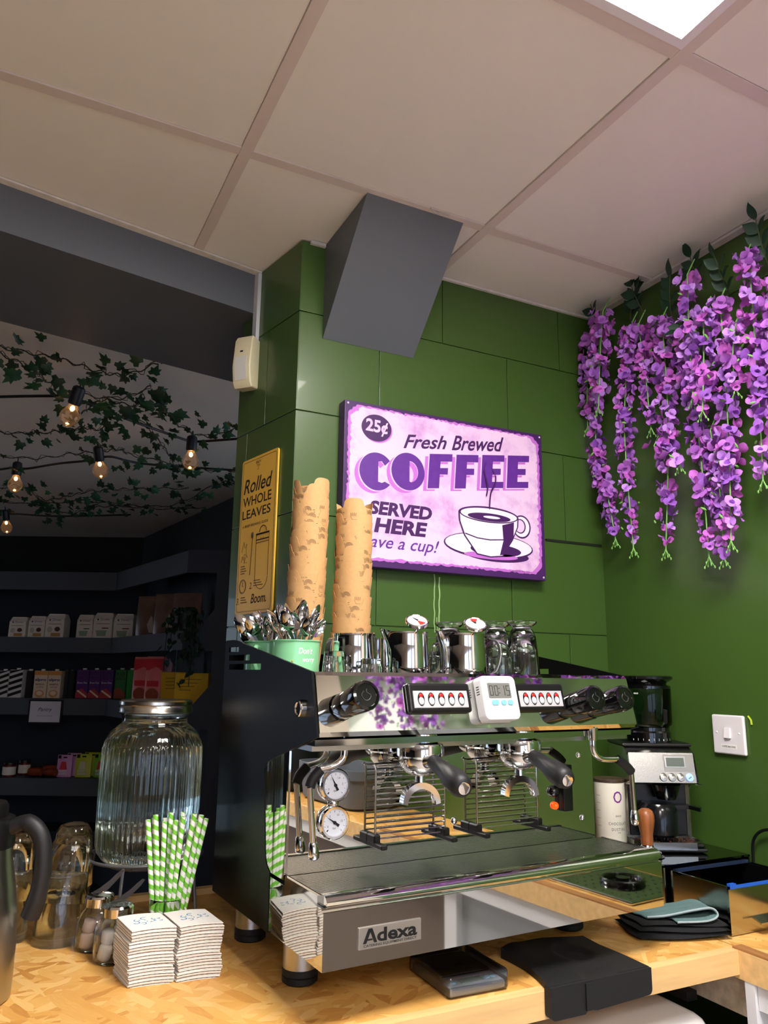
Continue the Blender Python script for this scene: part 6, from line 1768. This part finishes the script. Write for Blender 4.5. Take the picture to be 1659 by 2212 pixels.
FARL = -1
def face_dir(): return frame_mtx((0, 0, 0), RGT_H, (0, 0, 1), -FWD_H)
def item_mtx(a, d, z, yaw=0.0):
    """frame for a product: x right, y up, z towards the camera side"""
    p = far(a, d, z)
    return frame_mtx(p, RGT_H, (0, 0, 1), -FWD_H) @ Matrix.Rotation(yaw, 4, 'Y')
def root_at(name, label, cat, a, d, z, group, yaw=0.0):
    t = thing(name, label, cat, (0, 0, 0), 0, group)
    t.matrix_world = item_mtx(a, d, z, yaw)
    return t
def deco(t, name, pts, z, m_): return MB().prism(pts, z, z+0.0008).build(name, m_, t)
def rect(x0, x1, y0, y1): return [(x0, y0), (x1, y0), (x1, y1), (x0, y1)]
DW = mat('paper_white', (222, 210, 196), 0.7, var=0.04, vscale=40)
# flour bags
def flour(a0, a1, ztop, z, kind, lab):
    w = (a1-a0)/2*0.96; h = ztop-z
    t = root_at('flour_bag', lab, 'flour bag', (a0+a1)/2, 5.60, z, 'flour bags on the shelf')
    mb = MB(); lays = [(1, 0), (1.0, 0.1), (0.98, 0.75), (0.93, 0.93), (0.80, 1.0)]
    V = []; F = []
    for s, q in lays:
        zz = 0.055*(1.0 if q < 0.9 else 0.6)
        V += [(-w*s, h*q, zz), (w*s, h*q, zz), (w*s, h*q, -zz), (-w*s, h*q, -zz)]
    for i in range(len(lays)-1):
        for k in range(4): F.append((i*4+k, i*4+(k+1) % 4, i*4+4+(k+1) % 4, i*4+4+k))
    F += [(3, 2, 1, 0), tuple(len(lays)*4-4+k for k in range(4))]
    mb.add(V, F).build('bag', DW, t, angle=25)
    Z = 0.0552
    deco(t, 'brand_mark', [(-w*0.66, h*0.73), (-w*0.55, h*0.78), (-w*0.45, h*0.73), (-w*0.55, h*0.68)], Z, mat('flour_blue' if kind == 0 else 'flour_dark', (56, 62, 130) if kind == 0 else (50, 50, 60), 0.6))
    tx = MB(); text(tx, 'Doves', 1, Matrix.Translation((w*0.18, h*0.74, Z)), width=w*0.9); tx.build('lettering', mat('flour_blue' if kind == 0 else 'flour_dark'), t)
    deco(t, 'name_line', rect(-w*0.7, w*0.7, h*0.55, h*0.58), Z, mat('print_grey', (150, 140, 130), 0.6))
    if kind == 0:
        deco(t, 'picture', el(-w*0.52, h*0.33, w*0.27, h*0.12, 16), Z, mat('flour_pic_grey', (180, 172, 160), 0.6))
        deco(t, 'picture', el(w*0.3, h*0.35, w*0.3, h*0.10, 16), Z, mat('flour_pic_brown', (74, 48, 36), 0.6))
        deco(t, 'picture', rect(-w*0.35, w*0.65, h*0.05, h*0.19), Z, mat('flour_pic_tan', (178, 130, 72), 0.6))
    else:
        deco(t, 'picture', [(-w*0.7, h*0.30), (w*0.45, h*0.30), (w*0.30, h*0.08), (-w*0.55, h*0.08)], Z, mat('flour_pic_sage', (140, 158, 128), 0.6))
        deco(t, 'picture', rect(-w*0.1, w*0.6, h*0.37, h*0.41), Z, mat('flour_pic_brown', (74, 48, 36), 0.6))
for k, (a0, a1, zt) in enumerate(((-2.686, -2.56, 1.737), (-2.547, -2.425, 1.745), (-2.425, -2.286, 1.763))):
    flour(a0, a1, zt, 1.593, 0, 'white flour bag with bread picture, %s' % ('at the end above the striped cartons', 'between two alike', 'creased, next to the gap')[k])
for k, (a0, a1, zt) in enumerate(((-2.2, -2.081, 1.759), (-2.081, -1.939, 1.774), (-1.936, -1.79, 1.769))):
    flour(a0, a1, zt, 1.593, 1, 'white flour bag with green bowl picture, %s' % ('next to the gap', 'between two alike', 'beside the brown pouches')[k])
# pouches (stand-up bags)
def pouch(t, w, h, m_, dep=0.03):
    V = []; F = []
    rows_ = [(0.0, 1.0), (0.08, 1.0), (0.5, 0.8), (0.85, 0.25), (0.93, 0.05), (1.0, 0.05)]
    for q, s in rows_:
        for x in (-1, -0.5, 0, 0.5, 1): V.append((x*w, h*q, dep*s*(1-0.75*x*x)))
        for x in (1, 0.5, 0, -0.5, -1): V.append((x*w, h*q, -dep*s*(1-0.75*x*x)))
    for i in range(len(rows_)-1):
        for k in range(10): F.append((i*10+k, i*10+(k+1) % 10, i*10+10+(k+1) % 10, i*10+10+k))
    F += [tuple(range(9, -1, -1)), tuple((len(rows_)-1)*10+k for k in range(10))]
    return MB().add(V, F).build('bag', m_, t, angle=50)
KPOUCH = mat('brown_foil_pouch', (112, 88, 76), 0.3, 0.25, var=0.2, vscale=12)
sdir = (far(-1.12, 4.4)-far(-1.925, 5.5)).normalized()
def side_pt(u, off=0.09):
    """a,d of a point along the angled shelf run"""
    a = -1.925+(0.805)*u/1.363; d = 5.5-1.1*u/1.363
    return a+0.81*off*0.9, d+0.59*off*0.9
for k, (u, w, h) in enumerate(((0.50, 0.085, 0.265), (0.83, 0.085, 0.255), (1.16, 0.095, 0.235))):
    a, d = side_pt(u)
    t = root_at('foil_pouch', 'tall brown foil pouch, %s' % ('beside the flour bags', 'between two others', 'partly behind the trailing plant')[k], 'pouch', a, d, 1.593, 'brown foil pouches', R(-15))
    pouch(t, w, h, KPOUCH, 0.04)
    deco(t, 'clear_window', [(-0.01, 0.02), (w*0.75, 0.02), (w*0.6, h*0.45), (w*0.45, h*0.5)], 0.034, mat('pouch_window', (206, 190, 176), 0.15, 0.4))
# drink cartons
def carton(a0, a1, ztop, lab, body, build=None, d=5.58, z=1.171, yaw=0, cap=(230, 226, 220)):
    w = (a1-a0)/2*0.97; h = ztop-z-0.012
    t = root_at('drink_carton', lab, 'drink carton', (a0+a1)/2, d, z, 'drink cartons on the shelf', yaw)
    MB().rbox(-w, w, 0, h, -w, w*0.9, 0.002, 1).build('carton', body, t)
    MB().lathe([(0, 0), (0.014, 0), (0.014, 0.012), (0, 0.012)], 16, Matrix.Translation((0, h, 0.01)) @ Matrix.Rotation(R(-90), 4, 'X')).build('cap', mat('carton_cap_%d' % cap[0], cap, 0.4), t)
    if build: build(t, w, h, w*0.9+0.0003)
    return t
BW = mat('carton_white', (214, 208, 204), 0.5); BK = mat('carton_black', (22, 22, 26), 0.5)
def stripes(t, w, h, Z):
    for k in range(5):
        y = h*(0.02+k*0.21)
        q = [(-w, y), (w, y+h*0.16), (w, min(h, y+h*0.27)), (-w, min(h, y+h*0.11))]
        if q[2][1] <= h: deco(t, 'stripe', q, Z, BK)
for k, (a0, a1, zt) in enumerate(((-2.722, -2.644, 1.368), (-2.637, -2.543, 1.376))):
    carton(a0, a1, zt, 'black and white diagonally striped carton, %s' % ('cut by the shelf end', 'beside the dark carton')[k], BW, stripes)
carton(-2.536, -2.488, 1.37, 'plain dark carton turned edge-on next to the striped cartons', BK, d=5.60)
ALP = mat('carton_peach', (222, 196, 170), 0.5)
def alpro(t, w, h, Z):
    tx = MB(); text(tx, 'alpro', 1, Matrix.Translation((0, h*0.66, Z)), width=w*1.7, height=h*0.13, bold=0.03); tx.build('lettering', mat('alpro_navy', (40, 46, 110), 0.5), t)
    tx = MB(); text(tx, 'BARISTA', 1, Matrix.Translation((0, h*0.5, Z)), width=w*1.3, height=h*0.06, bold=0.02); tx.build('lettering', mat('alpro_brown', (70, 44, 36), 0.5), t)
    tx = MB(); text(tx, 'ALMOND', 1, Matrix.Translation((0, h*0.4, Z)), width=w*1.1, height=h*0.05); tx.build('lettering', mat('alpro_brown'), t)
    deco(t, 'picture', el(0, h*0.16, w*0.7, h*0.14, 18), Z, mat('alpro_tan', (206, 150, 96), 0.5))
    deco(t, 'picture', el(0, h*0.18, w*0.45, h*0.08, 18), Z+0.0008, mat('alpro_cream', (232, 206, 176), 0.5))
    deco(t, 'top_band', rect(-w, w, h*0.84, h*0.99), Z, mat('alpro_orange', (214, 140, 70), 0.5))
for k, (a0, a1) in enumerate(((-2.462, -2.367), (-2.364, -2.27))):
    carton(a0, a1, 1.371, 'peach almond drink carton with round cup picture, %s' % ('next to the gap', 'touching the dark cartons')[k], ALP, alpro)
for k, (a0, a1) in enumerate(((-2.267, -2.237), (-2.234, -2.192))):
    carton(a0, a1, 1.372, 'narrow black drink carton, %s' % ('beside the peach pair', 'beside the purple cartons')[k], BK, d=5.60, cap=(60, 58, 58))
PUR = mat('carton_purple', (84, 38, 110), 0.5)
def purple(t, w, h, Z):
    tx = MB(); text(tx, 'RUDE', 1, Matrix.Translation((0, h*0.87, Z)), width=w*1.5, height=h*0.12, bold=0.03)
    text(tx, 'HEALTH', 1, Matrix.Translation((0, h*0.72, Z)), width=w*1.6, height=h*0.12, bold=0.03); tx.build('lettering', mat('purple_dark', (52, 22, 74), 0.5), t)
    tx = MB(); text(tx, 'Brown Rice', 1, Matrix.Translation((0, h*0.55, Z)), width=w*1.6, height=h*0.07); tx.build('lettering', BW, t)
    deco(t, 'picture', [(-w, 0.003), (w, 0.003), (w, h*0.16), (0, h*0.36), (-w, h*0.2)], Z, mat('carton_red', (176, 50, 60), 0.5))
    deco(t, 'picture', [(-w*0.8, h*0.26), (-w*0.6, h*0.3), (w*0.9, h*0.08), (w*0.8, h*0.02)], Z+0.0008, mat('alpro_cream'))
for k, (a0, a1, zt) in enumerate(((-2.163, -2.075, 1.381), (-2.075, -1.993, 1.382), (-1.993, -1.902, 1.383))):
    carton(a0, a1, zt, 'purple rice drink carton, %s' % ('beside the black cartons', 'between two alike', 'next to the green carton')[k], PUR, purple)
GRN = mat('carton_green', (42, 110, 52), 0.5)
def greenc(t, w, h, Z):
    deco(t, 'picture', [(-w, 0.003), (w, 0.003), (w, h*0.2), (-w*0.3, h*0.4), (-w, h*0.3)], Z, mat('carton_rust', (156, 72, 48), 0.5))
    tx = MB(); text(tx, 'RUDE', 1, Matrix.Translation((0, h*0.85, Z)), width=w*1.5, height=h*0.12, bold=0.03)
    text(tx, 'HEALTH', 1, Matrix.Translation((0, h*0.70, Z)), width=w*1.6, height=h*0.12, bold=0.03); tx.build('lettering', mat('green_dark', (22, 62, 34), 0.5), t)
carton(-1.893, -1.811, 1.385, 'green drink carton with rust picture next to the purple ones', GRN, greenc)
carton(-1.811, -1.75, 1.385, 'plain side of a bright green drink carton', mat('carton_bright_green', (40, 140, 56), 0.5))
# pink pouches and yellow packs on the angled run
PKP = mat('pink_pouch', (226, 120, 118), 0.4, var=0.12, vscale=10)
for k, (u, lab) in enumerate(((0.53, 'pink and red snack pouch next to the green carton'), (0.76, 'pink and red snack pouch beside the dark red one'))):
    a, d = side_pt(u, 0.07)
    t = root_at('snack_pouch', lab, 'snack pouch', a, d, 1.171, 'pink snack pouches', R(-12))
    pouch(t, 0.066, 0.285, PKP, 0.035)
    deco(t, 'top_band', rect(-0.062, 0.062, 0.20, 0.27), 0.012, mat('pouch_red', (206, 52, 62), 0.4))
    deco(t, 'name_patch', rect(-0.04, 0.04, 0.10, 0.135), 0.033, mat('pouch_red'))
    deco(t, 'picture', el(0.0, 0.05, 0.045, 0.04, 16), 0.034, mat('carton_rust'))
a, d = side_pt(0.93, 0.08)
t = root_at('snack_pouch', 'dark red snack pouch edge-on beside the pink ones', 'snack pouch', a, d, 1.171, 'pink snack pouches', R(-50))
pouch(t, 0.07, 0.27, mat('dark_red_pouch', (120, 30, 40), 0.4), 0.03)
YB = mat('yellow_carton', (206, 160, 30), 0.5)
for k, (u, w, h, lab) in enumerate(((1.08, 0.10, 0.19, 'yellow pack behind the trailing plant'), (1.30, 0.10, 0.185, 'yellow pack showing in the end panel opening'))):
    a, d = side_pt(u, 0.10)
    t = root_at('tea_pack', lab, 'tea pack', a, d, 1.171, 'yellow packs', R(-8))
    MB().rbox(-w, w, 0, h, -0.03, 0.03, 0.002, 1).build('pack', YB, t)
    for j in range(4): deco(t, 'print_line', rect(-w*0.7, w*0.6-0.02*j, h*0.8-j*0.02, h*0.82-j*0.02), 0.0302, mat('yellow_print', (120, 90, 20), 0.5))
# lowest visible shelf
def jar_small(a, d, z, r_, h, lab):
    t = root_at('sauce_jar', lab, 'jar', a, d, z, 'small dark jars')
    rx = Matrix.Rotation(R(-90), 4, 'X')
    MB().lathe([(0, 0), (r_, 0), (r_, h*0.8), (r_*0.9, h*0.85), (0, h*0.85)], 24, rx).build('jar', mat('dark_jar_fill', (90, 24, 20), 0.2), t)
    MB().lathe([(r_*1.01, h*0.12), (r_*1.01, h*0.7)], 24, rx).build('paper_label', DW, t)
    MB().lathe([(0, h*0.85), (r_*0.95, h*0.85), (r_*0.95, h), (0, h)], 24, rx).build('lid', mat('dark_lid', (40, 24, 20), 0.3), t)
jar_small(-2.595, 5.60, 0.638, 0.044, 0.092, 'small jar with white label and dark lid on the lowest shelf')
jar_small(-2.535, 5.70, 0.638, 0.040, 0.096, 'small jar half hidden behind the other jar')
REDP = mat('red_brown_pack', (134, 56, 34), 0.3, var=0.35, vscale=25)
for k, (a, d, h) in enumerate(((-2.41, 5.60, 0.062), (-2.335, 5.66, 0.07), (-2.30, 5.60, 0.055))):
    t = root_at('biscuit_pack', 'crinkled red-brown biscuit pack, %s' % ('lying in front', 'leaning at the back', 'beside the pink pouch')[k], 'biscuit pack', a, d, 0.638, 'red-brown biscuit packs', R((-8, 14, -20)[k]))
    V = []; F = []
    for i, (x, s) in enumerate(((-0.055, 0.2), (-0.045, 0.9), (0.0, 1.0), (0.045, 0.9), (0.055, 0.2))):
        for j in range(8):
            an = 2*PI*j/8; V.append((x, h/2+h/2*s*math.sin(an), 0.03*s*math.cos(an)))
    for i in range(4):
        for j in range(8): F.append((i*8+j, i*8+(j+1) % 8, i*8+8+(j+1) % 8, i*8+8+j))
    F += [tuple(range(7, -1, -1)), tuple(32+j for j in range(8))]
    MB().add(V, F).build('wrapper', REDP, t, angle=50)
def sweets(a0, a1, ztop, col, cname, lab, d, figure):
    w = (a1-a0)/2; h = ztop-0.638
    t = root_at('sweet_pouch', lab, 'sweet pouch', (a0+a1)/2, d, 0.638, 'candy pouches on the lowest shelf')
    pouch(t, w, h, mat('pouch_'+cname, col, 0.45), 0.022)
    deco(t, 'corner_tab', rect(-w*0.9, -w*0.5, h*0.83, h*0.98), 0.006, BK); deco(t, 'hang_hole', rect(-w*0.2, w*0.3, h*0.86, h*0.92), 0.006, BK)
    if figure:
        deco(t, 'picture', [(-w*0.5, h*0.35), (w*0.5, h*0.35), (w*0.3, h*0.7), (-w*0.3, h*0.7)], 0.0225, mat('pouch_'+figure[0], figure[1], 0.45))
        tx = MB()
        for ry, n_l in ((0.28, 5), (0.15, 6)):
            for c in range(n_l):
                x0_ = -w*0.6+c*w*1.2/n_l
                tx.box(x0_, x0_+w*0.8/n_l, h*(ry-0.05), h*(ry+0.05), 0.0228, 0.0236)
        tx.build('lettering', BW, t)
sweets(-2.262, -2.160, 0.784, (210, 148, 196), 'pink', 'pink candy pouch in front on the lowest shelf', 5.60, ('red', (196, 40, 56)))
sweets(-2.225, -2.125, 0.790, (200, 140, 190), 'pink', 'pink candy pouch tucked behind the front pink one', 5.67, None)
sweets(-2.133, -2.025, 0.792, (198, 202, 52), 'lime', 'yellow-green candy pouch beside the pink ones', 5.60, ('cream', (214, 206, 170)))
sweets(-2.10, -1.99, 0.797, (190, 196, 50), 'lime', 'yellow-green candy pouch tucked behind the front one', 5.67, None)
sweets(-2.005, -1.90, 0.794, (130, 186, 60), 'green', 'green candy pouch beside the drinks jar', 5.60, ('red', (196, 40, 56)))
sweets(-1.97, -1.87, 0.797, (130, 186, 60), 'green', 'green candy pouch tucked behind the front one', 5.67, None)
# framed card on the shelf edge
t = root_at('framed_card', 'small white card in a black frame hung on the shelf edge', 'framed card', -2.337, 5.495, 1.081, None)
MB().box(-0.118, 0.118, -0.082, 0.082, 0.0, 0.012).build('frame', BK, t)
MB().box(-0.106, 0.106, -0.070, 0.070, 0.012, 0.0135).build('card', mat('card_white', (212, 206, 214), 0.6), t)
tx = MB(); text(tx, 'Pantry', 1, Matrix.Translation((0.0, 0.012, 0.0138)), width=0.10, height=0.032, shear=0.4)
text(tx, 'HANDMADE FAVOURITES', 1, Matrix.Translation((0.0, -0.028, 0.0138)), width=0.11, height=0.006); tx.build('lettering', BK, t)
# trailing plant
pl_ = thing('trailing_plant', 'dark trailing plant hanging over the shelf corner', 'plant', far(-1.13, 4.42, 1.60))
random.seed(9)
MB().lathe([(0, 0), (0.05, 0), (0.06, 0.09), (0.055, 0.09), (0.0, 0.08)], 20).build('pot', BK, pl_)
LD2 = mat('plant_leaf_dark', (22, 44, 30), 0.45, var=0.2, vscale=20)
pleaf = leaf_mesh(0.045, 0.015, LD2, 'plant_leaf')
for k in range(9):
    a = k*0.7; r_ = random.uniform(0.03, 0.10)
    off = RGT_H*random.uniform(-0.10, 0.10)-FWD_H*random.uniform(0.04, 0.09)
    P = smooth_path([(0, 0, 0.09), off*0.7+Vector((0, 0, 0.12)), off+Vector((0, 0, -0.02)), off*1.05+Vector((0, 0, -random.uniform(0.15, 0.36)))], 6)
    MB().tube(P, 0.002, 4).build('stem', LD2, pl_)
    for j in range(20):
        f = random.uniform(0.1, 1)*(len(P)-1.01); c = P[int(f)]
        o = inst('leaf', pleaf, pl_, c+Vector((random.gauss(0, 0.012), random.gauss(0, 0.012), 0)), (random.uniform(-2.4, -0.6), random.uniform(-0.6, 0.6), random.uniform(0, 6.3)))
# an orange string bag glimpsed through the lower opening
a, d = side_pt(1.30, 0.10)
t = root_at('snack_pouch', 'orange crinkled pouch glimpsed through the lower panel opening', 'snack pouch', a, d, 0.638, 'orange pouch')
pouch(t, 0.07, 0.16, mat('orange_pouch', (190, 110, 30), 0.4, var=0.4, vscale=25), 0.03)
del t['group']
